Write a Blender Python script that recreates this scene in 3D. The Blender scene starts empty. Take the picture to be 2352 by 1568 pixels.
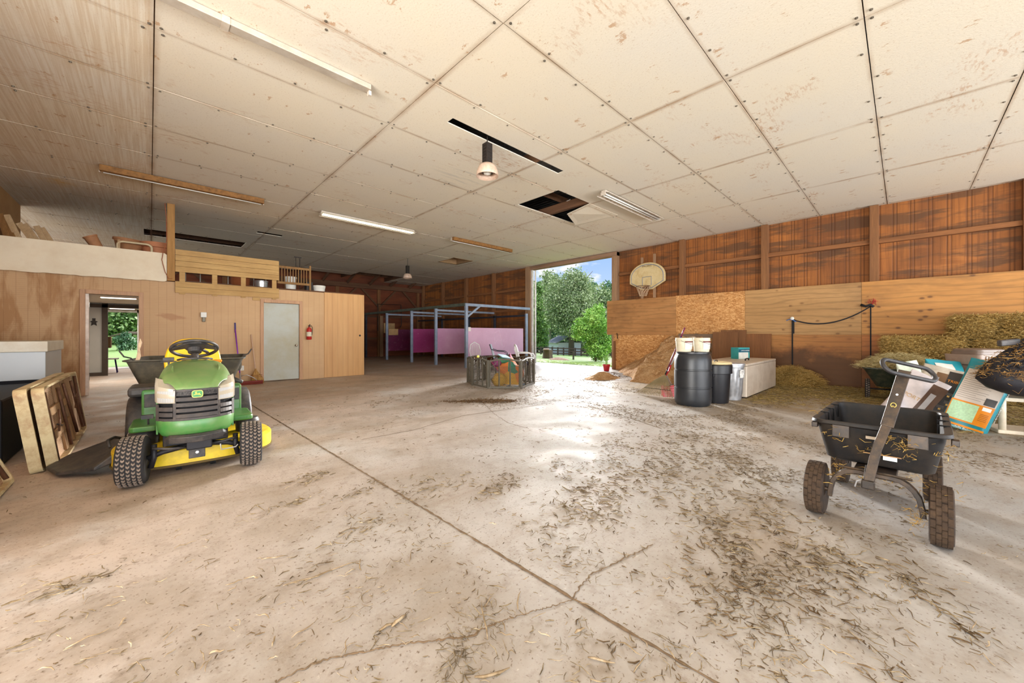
import bpy, math, random
import numpy as np
from mathutils import Vector, Matrix, Euler
random.seed(7); RNG = np.random.default_rng(7)
SC = bpy.context.scene
COL = SC.collection
# ---------------------------------------------------------------- camera
F_PX, CXP, HY = 865.0, 1176.0, 768.0
CAM_H = 1.22
YAW = math.radians(43.886)
cd = bpy.data.cameras.new('camera'); cam = bpy.data.objects.new('camera', cd); COL.objects.link(cam)
cam.location = (0, 0, CAM_H); cam.rotation_euler = (math.pi/2, 0, -YAW)
cd.sensor_width = 36.0; cd.lens = 36.0*F_PX/2352.0; cd.shift_y = (HY-784.0)/2352.0
cd.clip_start = .05; cd.clip_end = 600
SC.camera = cam
SC.view_settings.view_transform = 'Standard'; SC.view_settings.look = 'None'
SC.view_settings.gamma = 1.0; SC.view_settings.use_curve_mapping = False
SC.view_settings.exposure = 0.06
SC.cycles.use_denoising = True
SC.cycles.max_bounces = 7; SC.cycles.diffuse_bounces = 5; SC.cycles.glossy_bounces = 3
SC.cycles.transmission_bounces = 4; SC.cycles.transparent_max_bounces = 6
SC.cycles.sample_clamp_indirect = 4.0
SC.cycles.caustics_reflective = False; SC.cycles.caustics_refractive = False

def sr(r, g=None, b=None):
    if g is None: r, g, b = r
    f = lambda c: (c/255)/12.92 if c/255 <= .04045 else ((c/255+.055)/1.055)**2.4
    return (f(r), f(g), f(b), 1.0)

# world: blue summer sky with white cumulus, pale haze at the horizon, sunlit ground colour below it
w = bpy.data.worlds.new('sky'); SC.world = w; w.use_nodes = True
T = w.node_tree; T.nodes.clear()
o_ = T.nodes.new('ShaderNodeOutputWorld'); bg = T.nodes.new('ShaderNodeBackground'); T.links.new(bg.outputs[0], o_.inputs[0])
tc = T.nodes.new('ShaderNodeTexCoord'); sx = T.nodes.new('ShaderNodeSeparateXYZ'); T.links.new(tc.outputs['Generated'], sx.inputs[0])
rp = T.nodes.new('ShaderNodeValToRGB'); T.links.new(sx.outputs[2], rp.inputs[0])
e = rp.color_ramp.elements
e[0].position = 0.0; e[0].color = sr(172, 158, 138)
e[1].position = 1.0; e[1].color = sr(120, 165, 235)
for p, c in ((.001, sr(205, 218, 236)), (.10, sr(182, 206, 240)), (.22, sr(150, 186, 240))):
    q = e.new(p); q.color = c
mp = T.nodes.new('ShaderNodeMapping'); mp.inputs['Scale'].default_value = (1, 1, 2.6); mp.inputs['Location'].default_value = (.35, .1, 0)
T.links.new(tc.outputs['Generated'], mp.inputs[0])
nz = T.nodes.new('ShaderNodeTexNoise'); nz.inputs['Scale'].default_value = 5.5; nz.inputs['Detail'].default_value = 7; nz.inputs['Roughness'].default_value = .55
T.links.new(mp.outputs[0], nz.inputs[0])
r2 = T.nodes.new('ShaderNodeValToRGB'); T.links.new(nz.outputs[0], r2.inputs[0])
r2.color_ramp.elements[0].position = .52; r2.color_ramp.elements[1].position = .60
up = T.nodes.new('ShaderNodeMath'); up.operation = 'GREATER_THAN'; up.inputs[1].default_value = 0.0; T.links.new(sx.outputs[2], up.inputs[0])
mu = T.nodes.new('ShaderNodeMath'); mu.operation = 'MULTIPLY'; T.links.new(r2.outputs[0], mu.inputs[0]); T.links.new(up.outputs[0], mu.inputs[1])
mx = T.nodes.new('ShaderNodeMix'); mx.data_type = 'RGBA'; T.links.new(mu.outputs[0], mx.inputs[0])
T.links.new(rp.outputs[0], mx.inputs[6]); mx.inputs[7].default_value = sr(250, 250, 252)
T.links.new(mx.outputs[2], bg.inputs[0]); bg.inputs[1].default_value = 1.15

def light(name, kind, loc, rot, energy, color=(1, 1, 1), **kw):
    d = bpy.data.lights.new(name, kind); d.energy = energy; d.color = color
    for k, v in kw.items(): setattr(d, k, v)
    o = bpy.data.objects.new(name, d); COL.objects.link(o); o.location = loc; o.rotation_euler = rot
    return o
def aim(vx, vy, vz):
    return Vector((vx, vy, vz)).to_track_quat('-Z', 'Y').to_euler()
# low hazy brightness streaming in through the big door: three soft suns side by side make a broad fan
for n_, (vx, vy) in enumerate(((-.93, -.36), (-.80, -.60), (-.62, -.78))):
    light('door_haze_%d' % (n_+1), 'SUN', (24, 14+4*n_, 8), aim(vx, vy, -.19), (10.0, 4.6, 15.0)[n_], (1.0, .985, .96), angle=math.radians(13))
light('high_sun', 'SUN', (-10, -5, 30), aim(.34, .24, -.91), 4.2, (1.0, .96, .88), angle=math.radians(3))
# unseen fill lamps added behind, left and by the loft to brighten the interior
light('fill_rear', 'AREA', (3.5, -17.0, 3.2), aim(0, 1, .02), 1900, (.90, .96, 1.0), shape='RECTANGLE', size=26.0, size_y=6.4)  # broad added fill from behind the camera
light('fill_left', 'AREA', (-13, -3.0, 3.0), aim(1, .45, .02), 1000, (.90, .96, 1.0), shape='RECTANGLE', size=12.0, size_y=6.0)  # second added fill, from behind on the left
light('fill_rear_up', 'AREA', (3.5, -10.5, .2), aim(0, .85, .53), 3700, (.95, .97, 1.0), shape='RECTANGLE', size=22.0, size_y=3.0)  # added uplight at floor level, lifts the ceiling brightness
light('fill_left_up', 'AREA', (-5.2, .4, .22), aim(.55, .45, .65), 1900, (1.0, .97, .92), shape='RECTANGLE', size=6.0, size_y=3.0)  # added uplight out of view, brightens the left part of the ceiling
light('fill_loft', 'AREA', (-7.0, 17.0, 3.2), aim(1, -.1, .05), 330, (.92, .96, 1.0), shape='RECTANGLE', size=6.0, size_y=1.5)  # added lamp grazing the far ceiling over the loft

# ---------------------------------------------------------------- helpers
RV = (math.cos(YAW), -math.sin(YAW)); DV = (math.sin(YAW), math.cos(YAW))
def _ray(px): 
    t = (px-CXP)/F_PX
    return t*RV[0]+DV[0], t*RV[1]+DV[1]
def onX(px, X, py=None):
    a, b = _ray(px); d = X/a
    return Vector((X, d*b, CAM_H+(HY-(py if py is not None else HY))*d/F_PX))
def onY(px, Y, py=None):
    a, b = _ray(px); d = Y/b
    return Vector((d*a, Y, CAM_H+(HY-(py if py is not None else HY))*d/F_PX))
def onZ(px, py, z=0.0):
    d = (z-CAM_H)*F_PX/(HY-py); a, b = _ray(px)
    return Vector((d*a, d*b, z))
def onD(px, py, d):
    a, b = _ray(px)
    return Vector((d*a, d*b, CAM_H+(HY-py)*d/F_PX))
I4 = Matrix.Identity(4)
def TR(loc=(0, 0, 0), rx=0, ry=0, rz=0):
    return Matrix.Translation(loc) @ Euler((rx, ry, rz)).to_matrix().to_4x4()

class MB:
    def __init__(s): s.v = []; s.f = []
    def add(s, vs, fs, M=None):
        n = len(s.v)
        s.v += [tuple(M @ Vector(q)) for q in vs] if M is not None else [tuple(q) for q in vs]
        s.f += [tuple(i+n for i in f) for f in fs]; return s
    def box(s, x0, x1, y0, y1, z0, z1, M=None):
        v = [(x, y, z) for z in (z0, z1) for y in (y0, y1) for x in (x0, x1)]
        return s.add(v, [(0, 2, 3, 1), (4, 5, 7, 6), (0, 1, 5, 4), (2, 6, 7, 3), (0, 4, 6, 2), (1, 3, 7, 5)], M)
    def cb(s, c, sz, M=None):
        return s.box(c[0]-sz[0]/2, c[0]+sz[0]/2, c[1]-sz[1]/2, c[1]+sz[1]/2, c[2]-sz[2]/2, c[2]+sz[2]/2, M)
    def bar(s, p, q, w, h=None, up=(0, 0, 1)):
        p, q = Vector(p), Vector(q); h = h or w; d = (q-p); L = d.length; d.normalize(); u = Vector(up)
        if abs(d.dot(u)) > .98: u = Vector((0, 1, 0))
        x = d.cross(u).normalized(); z = x.cross(d).normalized()
        vs = [p+x*a*w/2+z*b*h/2 for a, b in ((-1, -1), (1, -1), (1, 1), (-1, 1))]
        vs += [v+d*L for v in vs[:4]]
        return s.add(vs, [(3, 2, 1, 0), (4, 5, 6, 7), (0, 1, 5, 4), (1, 2, 6, 5), (2, 3, 7, 6), (3, 0, 4, 7)])
    def tube(s, pts, r, n=8, closed=False, cap=True, M=None):
        pts = [Vector(p) for p in pts]; N = len(pts)
        rs = r if isinstance(r, (list, tuple)) else [r]*N
        vs = []; prev = None
        for i, p in enumerate(pts):
            a = pts[(i-1) % N] if (closed or i > 0) else p
            b = pts[(i+1) % N] if (closed or i < N-1) else p
            d = (b-a)
            d = d.normalized() if d.length > 1e-9 else Vector((0, 0, 1))
            if prev is None:
                u = Vector((0, 0, 1)) if abs(d.z) < .9 else Vector((1, 0, 0))
                x = d.cross(u).normalized()
            else:
                x = (prev-d*prev.dot(d))
                x = x.normalized() if x.length > 1e-6 else d.orthogonal().normalized()
            prev = x; y = d.cross(x)
            for k in range(n):
                t = 2*math.pi*k/n
                vs.append(p+(x*math.cos(t)+y*math.sin(t))*rs[i])
        fs = []
        for i in range(N if closed else N-1):
            j = (i+1) % N
            for k in range(n):
                fs.append((i*n+k, i*n+(k+1) % n, j*n+(k+1) % n, j*n+k))
        if cap and not closed:
            fs.append(tuple(range(n-1, -1, -1))); fs.append(tuple((N-1)*n+k for k in range(n)))
        return s.add(vs, fs, M)
    def cyl(s, p, q, r, r2=None, n=16): return s.tube([p, q], [r, r if r2 is None else r2], n)
    def lathe(s, prof, n=24, M=None, sx=1, sy=1, cap=True):
        vs = [(r*math.cos(2*math.pi*k/n)*sx, r*math.sin(2*math.pi*k/n)*sy, z) for r, z in prof for k in range(n)]
        fs = [(i*n+k, i*n+(k+1) % n, (i+1)*n+(k+1) % n, (i+1)*n+k) for i in range(len(prof)-1) for k in range(n)]
        if cap:
            fs.append(tuple(range(n-1, -1, -1))); fs.append(tuple((len(prof)-1)*n+k for k in range(n)))
        return s.add(vs, fs, M)
    def prism(s, poly, h, M=None):   # polygon in XY extruded 0..h in z
        n = len(poly); vs = [(x, y, 0) for x, y in poly]+[(x, y, h) for x, y in poly]
        fs = [tuple(range(n-1, -1, -1)), tuple(range(n, 2*n))]+[(i, (i+1) % n, n+(i+1) % n, n+i) for i in range(n)]
        return s.add(vs, fs, M)
    def loft(s, rings, M=None, cap=True, closed=True):
        n = len(rings[0]); vs = [p for r in rings for p in r]; fs = []
        for i in range(len(rings)-1):
            for k in range(n if closed else n-1):
                fs.append((i*n+k, i*n+(k+1) % n, (i+1)*n+(k+1) % n, (i+1)*n+k))
        if cap and closed:
            fs.append(tuple(range(n-1, -1, -1))); fs.append(tuple((len(rings)-1)*n+k for k in range(n)))
        return s.add(vs, fs, M)
    def grid(s, fn, nu, nv, M=None):
        vs = [fn(i/nu, j/nv) for j in range(nv+1) for i in range(nu+1)]
        fs = [(j*(nu+1)+i, j*(nu+1)+i+1, (j+1)*(nu+1)+i+1, (j+1)*(nu+1)+i) for j in range(nv) for i in range(nu)]
        return s.add(vs, fs, M)
    def build(s, name, mat, parent=None, smooth=False, bev=0, seg=2, M=None, sub=0, ang=None):
        me = bpy.data.meshes.new(name); me.from_pydata(s.v, [], s.f); me.materials.append(mat)
        if smooth:
            me.polygons.foreach_set('use_smooth', [True]*len(me.polygons))
        o = bpy.data.objects.new(name, me); COL.objects.link(o)
        if parent is not None: o.parent = parent
        if M is not None: o.matrix_local = M
        if bev:
            m = o.modifiers.new('bevel', 'BEVEL'); m.width = bev; m.segments = seg; m.limit_method = 'ANGLE'; m.angle_limit = math.radians(40)
        if sub:
            m = o.modifiers.new('sub', 'SUBSURF'); m.levels = sub; m.render_levels = sub
        if ang:
            me.set_sharp_from_angle(angle=math.radians(ang))
        return o
def rrect(w, h, r, n=5, cx=0, cy=0):
    pts = []
    for sx_, sy_, a0 in ((1, 1, 0), (-1, 1, 90), (-1, -1, 180), (1, -1, 270)):
        for i in range(n+1):
            a = math.radians(a0+90*i/n)
            pts.append((cx+sx_*(w/2-r)+r*math.cos(a), cy+sy_*(h/2-r)+r*math.sin(a)))
    return pts
def thing(name, label, cat, loc=(0, 0, 0), rz=0, group=None, rot=None):
    o = bpy.data.objects.new(name, None); COL.objects.link(o); o.empty_display_size = .1
    o.location = loc; o.rotation_euler = rot or (0, 0, rz)
    o['label'] = label; o['category'] = cat
    if group: o['group'] = group
    return o
def tag(o, label, cat, group=None, kind=None):
    o['label'] = label; o['category'] = cat
    if group: o['group'] = group
    if kind: o['kind'] = kind
    return o
def struct(o, label=None, cat=None):
    o['kind'] = 'structure'
    if label: o['label'] = label
    if cat: o['category'] = cat
    return o
def stuffpart(o): o['kind'] = 'stuff'; return o
def dup(root, label, loc=None, rot=None, scale=None):
    r = root.copy(); COL.objects.link(r); r['label'] = label
    if loc is not None: r.location = loc
    if rot is not None: r.rotation_euler = rot
    if scale is not None: r.scale = (scale,)*3
    for ch in list(root.children):
        c = ch.copy(); COL.objects.link(c); c.parent = r
        for g in ch.children:
            d = g.copy(); COL.objects.link(d); d.parent = c
    return r
def text(name, body, size, mat, parent, M, depth=.001, align='CENTER', sx=1.0):
    cu = bpy.data.curves.new(name, 'FONT'); cu.body = body; cu.size = size; cu.extrude = depth; cu.align_x = align; cu.align_y = 'CENTER'
    t = bpy.data.objects.new(name+'_tmp', cu); COL.objects.link(t)
    dg = bpy.context.evaluated_depsgraph_get(); me = bpy.data.meshes.new_from_object(t.evaluated_get(dg))
    bpy.data.objects.remove(t); me.materials.clear(); me.materials.append(mat)
    o = bpy.data.objects.new(name, me); COL.objects.link(o); o.parent = parent
    o.matrix_local = M @ Matrix.Diagonal((sx, 1, 1, 1))
    return o

# ---------------------------------------------------------------- material builder
class Mt:
    def __init__(s, name, rough=.8, metal=0.0, spec=.3):
        s.m = bpy.data.materials.new(name); s.m.use_nodes = True; s.t = s.m.node_tree
        s.b = s.t.nodes['Principled BSDF']; s.b.inputs['Roughness'].default_value = rough
        s.b.inputs['Metallic'].default_value = metal; s.b.inputs['Specular IOR Level'].default_value = spec
        s.tc = s.t.nodes.new('ShaderNodeTexCoord')
    def L(s, a, b): s.t.links.new(a, b)
    def setin(s, sock, v):
        if hasattr(v, 'is_linked') or hasattr(v, 'node'): s.L(v, sock)
        else: sock.default_value = v
    def P(s, scale=(1, 1, 1), loc=(0, 0, 0), rot=(0, 0, 0), src=None):
        n = s.t.nodes.new('ShaderNodeMapping'); s.L(src or s.tc.outputs['Object'], n.inputs[0])
        n.inputs['Scale'].default_value = scale; n.inputs['Location'].default_value = loc; n.inputs['Rotation'].default_value = rot
        return n.outputs[0]
    def xyz(s, src=None):
        n = s.t.nodes.new('ShaderNodeSeparateXYZ'); s.L(src or s.tc.outputs['Object'], n.inputs[0]); return n.outputs
    def noise(s, scale, vec=None, detail=4, rough=.55, dist=0):
        n = s.t.nodes.new('ShaderNodeTexNoise'); n.inputs['Scale'].default_value = scale; n.inputs['Detail'].default_value = detail
        n.inputs['Roughness'].default_value = rough; n.inputs['Distortion'].default_value = dist
        s.L(vec or s.tc.outputs['Object'], n.inputs[0]); return n.outputs[0]
    def vor(s, scale, vec=None, feat='F1', rnd=1.0, out=0):
        n = s.t.nodes.new('ShaderNodeTexVoronoi'); n.feature = feat; n.inputs['Scale'].default_value = scale
        n.inputs['Randomness'].default_value = rnd
        s.L(vec or s.tc.outputs['Object'], n.inputs[0]); return n.outputs[out]
    def wave(s, scale, vec=None, dist=0, detail=2, dsc=1, kind='BANDS', dirn='X'):
        n = s.t.nodes.new('ShaderNodeTexWave'); n.wave_type = kind
        if kind == 'BANDS': n.bands_direction = dirn
        else: n.rings_direction = dirn
        n.inputs['Scale'].default_value = scale; n.inputs['Distortion'].default_value = dist; n.inputs['Detail'].default_value = detail
        n.inputs['Detail Scale'].default_value = dsc
        s.L(vec or s.tc.outputs['Object'], n.inputs[0]); return n.outputs[1]
    def ramp(s, fac, stops, interp='LINEAR'):
        n = s.t.nodes.new('ShaderNodeValToRGB'); s.L(fac, n.inputs[0]); n.color_ramp.interpolation = interp
        e = n.color_ramp.elements
        while len(e) < len(stops): e.new(.5)
        for i, (p, c) in enumerate(stops):
            e[i].position = p; e[i].color = (c, c, c, 1) if isinstance(c, (int, float)) else c
        return n.outputs[0]
    def mix(s, fac, a, b, mode='MIX'):
        n = s.t.nodes.new('ShaderNodeMix'); n.data_type = 'RGBA'; n.blend_type = mode
        s.setin(n.inputs[0], fac); s.setin(n.inputs[6], a); s.setin(n.inputs[7], b); return n.outputs[2]
    def ma(s, op, a, b=0.0, c=None):
        n = s.t.nodes.new('ShaderNodeMath'); n.operation = op
        s.setin(n.inputs[0], a); s.setin(n.inputs[1], b)
        if c is not None: s.setin(n.inputs[2], c)
        return n.outputs[0]
    def color(s, v): s.setin(s.b.inputs['Base Color'], v); return s
    def rough(s, v): s.setin(s.b.inputs['Roughness'], v); return s
    def bump(s, h, strength=.3, dist=.01, ):
        n = s.t.nodes.new('ShaderNodeBump'); n.inputs['Strength'].default_value = strength; n.inputs['Distance'].default_value = dist
        s.L(h, n.inputs['Height']); s.L(n.outputs[0], s.b.inputs['Normal']); return s
def flat(name, c, rough=.6, metal=0.0, var=.12, sc=8, bump=.0, spec=.3, dust=None):
    m = Mt(name, rough, metal, spec); c = sr(*c)
    n = m.noise(sc, detail=5)
    k = m.ramp(n, [(.3, 1-var), (.7, 1+var)])
    col = m.mix(1.0, c, k, 'MULTIPLY')
    if dust:
        d = m.ramp(m.noise(sc*1.7, detail=6, rough=.7), [(.42, 0.0), (.72, dust[1])])
        col = m.mix(d, col, sr(*dust[0]))
    m.color(col)
    if bump: m.bump(m.noise(sc*6), bump, .004)
    return m.m
def wood(name, c1, c2, axis='X', sc=1.0, rough=.75, knots=0.0, dark=None, bump=.15):
    # grain runs along the axis
    m = Mt(name, rough); s = {'X': (.25, 4, 4), 'Y': (4, .25, 4), 'Z': (4, 4, .25)}[axis]
    v = m.P(tuple(q*sc for q in s))
    n = m.noise(2.2, v, 6, .6, .6)
    fine = m.noise(14, v, 4, .7)
    col = m.mix(m.ramp(n, [(.3, 0.0), (.7, 1.0)]), sr(*c1), sr(*c2))
    col = m.mix(m.ramp(fine, [(.35, .35), (.62, 0.0)]), col, sr(*[q*.62 for q in c1]))
    if dark:
        col = m.mix(m.ramp(m.noise(1.1*sc, detail=6, rough=.65), [(.48, 0.0), (.68, dark[1])]), col, sr(*dark[0]))
    m.color(col)
    if bump: m.bump(fine, bump, .004)
    return m.m
# ================================================================ SETTING
XR, YP, YB, XL, ZC = 11.7, 11.35, 20.0, -2.1, 4.12
# ---- floor
m = Mt('concrete', .6, spec=.28)
x, y, z = m.xyz()
big = m.noise(.35, detail=5, rough=.6); med = m.noise(2.3, detail=7, rough=.62); fine = m.noise(38, detail=4, rough=.6)
col = m.mix(m.ramp(big, [(.35, 0.0), (.65, 1.0)]), sr(172, 164, 156), sr(165, 162, 159))
warm = m.ramp(m.ma('SUBTRACT', m.ma('MULTIPLY', y, .16), m.ma('MULTIPLY', x, .13)), [(.0, 0.0), (.9, 1.0)])
col = m.mix(m.ma('MULTIPLY', warm, .7), col, sr(190, 163, 142))
hayd = m.ramp(m.ma('ADD', m.ma('ADD', m.ma('MULTIPLY', x, .30), m.ma('MULTIPLY', y, -.28)), m.ma('MULTIPLY', big, 1.2)), [(.0, 0.0), (1.0, 1.0)])
hb = m.ramp(m.ma('ADD', m.ma('MULTIPLY', m.ma('SUBTRACT', x, 6.3), .45), m.ma('MULTIPLY', m.ma('SUBTRACT', med, .5), 1.5)), [(.0, 0.0), (.7, 1.0)])
hb2 = m.ramp(m.ma('SUBTRACT', 5.6, y), [(.0, 0.0), (1.0, 1.0)])
col = m.mix(m.ma('MULTIPLY', m.ma('MULTIPLY', hb, hb2), .75), col, sr(150, 126, 84))
col = m.mix(m.ramp(med, [(.38, .50), (.56, 0.0)]), col, sr(144, 132, 118)); col = m.mix(m.ramp(m.noise(1.0, m.P((.5, 1.6, 1), rot=(0, 0, -.65)), 7, .7, .6), [(.50, 0.0), (.66, .5)]), col, sr(146, 128, 108)); col = m.mix(m.ramp(m.noise(.9, m.P((1, 1, 1), (9, 4, 0)), 6, .6), [(.52, 0.0), (.66, .5)]), col, sr(194, 192, 190))
col = m.mix(m.ramp(m.noise(9, detail=8, rough=.75), [(.3, .6), (.48, 0.0)]), col, sr(128, 112, 96))
specks = m.ramp(m.noise(60, detail=3), [(.30, .9), (.40, 0.0)])
col = m.mix(specks, col, sr(112, 96, 80)); col = m.mix(m.ramp(m.noise(26, detail=6, rough=.75), [(.62, 0.0), (.70, .55)]), col, sr(206, 200, 192))
m.color(col)
m.rough(m.ramp(med, [(.35, .50), (.65, .72)]))
m.bump(m.ma('ADD', m.ma('MULTIPLY', fine, .5), med), .12, .02)
M_CONC = m.m
b = MB(); b.grid(lambda u, v: (-7+u*19.35, -7+v*27.4, 0), 4, 4)
floor = struct(b.build('floor', M_CONC))
# saw-cut joint and wandering cracks, filled with dirt
dirt = flat('crack_dirt', (118, 98, 76), .95, var=.3, sc=30)
def crack(pts, w, jit, seed, nseg=60):
    rr = random.Random(seed); P = []
    seglen = [(Vector(b_)-Vector(a_)).length for a_, b_ in zip(pts, pts[1:])]
    for (a_, b_), L in zip(zip(pts, pts[1:]), seglen):
        n = max(2, int(nseg*L/sum(seglen)))
        for i in range(n):
            t = i/n; P.append(Vector(a_).lerp(Vector(b_), t)+Vector((rr.uniform(-jit, jit), rr.uniform(-jit, jit), 0)))
    P.append(Vector(pts[-1])); vs = []
    for i, p in enumerate(P):
        d = (P[min(i+1, len(P)-1)]-P[max(i-1, 0)]).normalized(); nn = Vector((-d.y, d.x, 0))
        ww = w*rr.uniform(.45, 1.3)/2
        vs += [p+nn*ww+Vector((0, 0, .0025)), p+Vector((0, 0, .004)), p-nn*ww+Vector((0, 0, .0025))]
    fs = []
    for i in range(len(P)-1):
        fs += [(3*i, 3*i+1, 3*i+4, 3*i+3), (3*i+1, 3*i+2, 3*i+5, 3*i+4)]
    return MB().add(vs, fs)
def crk(pts, w, jit, seed, n=60):
    o = crack([onZ(*p) if len(p) == 2 else p for p in pts], w, jit, seed, n).build('crack', dirt, floor); return o
crack([(1.24, 9.6, 0), (1.36, 3.5, 0), (1.41, 1.0, 0), (1.45, -.3, 0)], .016, .0035, 1, 300).build('expansion_joint', dirt, floor)
crack([(2.34, 17, 0), (4.7, 11.3, 0), (6.2, 9.3, 0), (7.4, 6.2, 0), (9.4, 4.0, 0)], .02, .01, 12, 120).build('crack', dirt, floor)
crk([(630, 1568), (730, 1520), (850, 1495), (930, 1478), (1080, 1462), (1140, 1430)], .010, .006, 2, 90)
crk([(1140, 1430), (1260, 1395), (1325, 1375)], .006, .005, 3)
crk([(1315, 1372), (1355, 1320), (1420, 1290), (1500, 1250)], .008, .006, 4)
crk([(830, 1010), (960, 985), (1060, 955), (1130, 945), (1240, 930)], .008, .012, 5)
crk([(1110, 925), (1135, 950), (1165, 970), (1215, 985)], .007, .01, 6)
crk([(1130, 900), (1240, 916), (1330, 926), (1420, 950), (1520, 985)], .012, .012, 7)

# ---- ceiling of screwed-up fibre panels
m = Mt('ceiling_board', .85, spec=.2)
x, y, z = m.xyz()
col = m.mix(m.ramp(m.noise(.5, detail=5), [(.35, 0.0), (.65, 1.0)]), sr(219, 208, 187), sr(214, 206, 191))
lw_ = m.ramp(x, [(.0, 1.0), (.02, 0.0)])
st = m.noise(3.0, m.P((16, .35, 1)), 5, .6)
col = m.mix(m.ma('MULTIPLY', lw_, m.ramp(st, [(.4, .45), (.6, 0.0)])), col, sr(188, 160, 122))
spk = m.ramp(m.noise(55, detail=3), [(.28, .45), (.40, 0.0)])
col = m.mix(spk, col, sr(176, 152, 122))
# brown water stains: bigger patches and dashed rows where the fasteners sit
n1 = m.noise(1.0, m.P((.9, .9, 1), (3, 1, 0)), 5, .7, .5); n2 = m.noise(1.0, m.P((8, 24, 1)), 4, .7)
st1 = m.ma('MULTIPLY', m.ramp(n1, [(.56, 0.0), (.66, 1.0)]), m.ramp(n2, [(.50, 0.0), (.60, 1.0)]))
col = m.mix(m.ma('MULTIPLY', st1, .5), col, sr(172, 112, 52))
rowf = m.ma('ABSOLUTE', m.ma('SUBTRACT', m.ma('FRACT', m.ma('DIVIDE', m.ma('SUBTRACT', y, .45), .585)), .5))
row = m.ma('MULTIPLY', m.ramp(rowf, [(.06, 1.0), (.14, 0.0)]), m.ramp(m.noise(1.0, m.P((9, 5, 1), (7, 0, 0)), 4, .7), [(.60, 0.0), (.64, 1.0)]))
col = m.mix(m.ma('MULTIPLY', row, .6), col, sr(168, 118, 66))
# dirt along the seams
sxx = m.ma('ABSOLUTE', m.ma('SUBTRACT', m.ma('FRACT', m.ma('DIVIDE', m.ma('SUBTRACT', x, .03), 2.35)), .5))
syy = m.ma('ABSOLUTE', m.ma('SUBTRACT', m.ma('FRACT', m.ma('DIVIDE', m.ma('SUBTRACT', y, .25), 1.17)), .5))
nb = m.noise(1.6, detail=5)
seam = m.ma('MAXIMUM', m.ramp(sxx, [(.475, 0.0), (.5, 1.0)]), m.ma('MULTIPLY', m.ramp(syy, [(.465, 0.0), (.5, 1.0)]), .9))
col = m.mix(m.ma('MULTIPLY', seam, m.ramp(nb, [(.35, .15), (.65, .75)])), col, sr(150, 112, 72))
# a couple of scuffed grey smears and one yellow patch
sm = m.ma('MULTIPLY', m.ramp(m.noise(1.0, m.P((.9, 9, 1), rot=(0, 0, .5)), 4, .7), [(.52, 0.0), (.62, 1.0)]),
          m.ramp(m.ma('ADD', m.ma('ABSOLUTE', m.ma('SUBTRACT', x, 4.3)), m.ma('ABSOLUTE', m.ma('SUBTRACT', y, 5.6))), [(.0, .6), (.25, .5), (1.0, .0)]))
col = m.mix(sm, col, sr(170, 166, 158))
yp = m.ramp(m.ma('ADD', m.ma('MULTIPLY', m.ma('ABSOLUTE', m.ma('ADD', x, 1.25)), 1.3), m.ma('ABSOLUTE', m.ma('SUBTRACT', y, 11.15))), [(.0, .9), (.45, 0.0)])
col = m.mix(m.ma('MULTIPLY', yp, m.ramp(m.noise(6, detail=4), [(.4, .2), (.6, 1.0)])), col, sr(205, 165, 85))
m.color(col); m.bump(m.ma('ADD', m.noise(60, detail=3), m.ma('MULTIPLY', lw_, st)), .25, .006)
M_CEIL = m.m
HOLES = [(2.93, 5.32, 4.19, 4.33), (5.93, 8.2, 4.82, 5.98), (8.3, 9.2, 11.8, 12.9), (-.12, 2.2, 14.45, 15.38), (2.19, 2.82, 12.6, 12.82),
         (7.05, 9.4, 17.6, 20.2), (4.7, 7.05, 18.6, 20.2), (2.35, 4.7, 19.0, 20.2), (-6, 2.35, 19.3, 20.2)]
def subtract(rects, h):
    out = []
    for (a0, a1, c0, c1) in rects:
        x0, x1, y0, y1 = max(a0, h[0]), min(a1, h[1]), max(c0, h[2]), min(c1, h[3])
        if x0 >= x1 or y0 >= y1: out.append((a0, a1, c0, c1)); continue
        if a0 < x0: out.append((a0, x0, c0, c1))
        if x1 < a1: out.append((x1, a1, c0, c1))
        if c0 < y0: out.append((x0, x1, c0, y0))
        if y1 < c1: out.append((x0, x1, y1, c1))
    return out
b = MB(); g = .0045; rr = random.Random(3)
screws = MB()
for i in range(-3, 5):
    x0, x1 = .03+2.35*i, .03+2.35*(i+1)
    if i == 4: x1 = XR+.155
    for j in range(-5, 17):
        y0 = .25+1.17*j; y1 = y0+1.17
        if y0 > 20: continue
        y1 = min(y1, 20.1)
        rects = [(x0+g, x1-g, y0+g, y1-g)]
        for h in HOLES: rects = [r for q in rects for r in subtract([q], h)]
        dz = rr.uniform(0, .008)
        for r in rects: b.box(r[0], r[1], r[2], r[3], ZC+dz, ZC+.014+dz)
        for k in range(5):
            xs = x0+.06+(2.23)*k/4
            for yy in (y0+.05, y0-.05):
                if rr.random() < .25: continue
                if any(h[0]-.02 < xs < h[1]+.02 and h[2]-.02 < yy < h[3]+.02 for h in HOLES): continue
                screws.lathe([(.001, -.006), (.006, -.006), (.007, -.002), (.013, -.002), (.013, .006)], 8, TR((xs+rr.uniform(-.03, .03), yy, ZC-.001)))
ceiling = struct(b.build('ceiling', M_CEIL))
stuffpart(screws.build('screws_and_washers', flat('washer_steel', (120, 112, 100), .4, .7), ceiling, smooth=False))
# the piece of panel left hanging beside the square hole
b = MB(); b.prism([(7.03, 4.82), (8.2, 4.82), (8.2, 5.98), (8.0, 5.93), (7.03, 5.45)], .012)
hp = b.build('torn_panel', M_CEIL, ceiling, M=TR((0, 0, ZC-.0))); 
for v_, vv in enumerate(hp.data.vertices):
    if vv.co.x < 7.5 and vv.co.y > 5: vv.co.z -= .09
    if 7.5 < vv.co.x < 8.1 and vv.co.y > 5: vv.co.z -= .05
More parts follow.
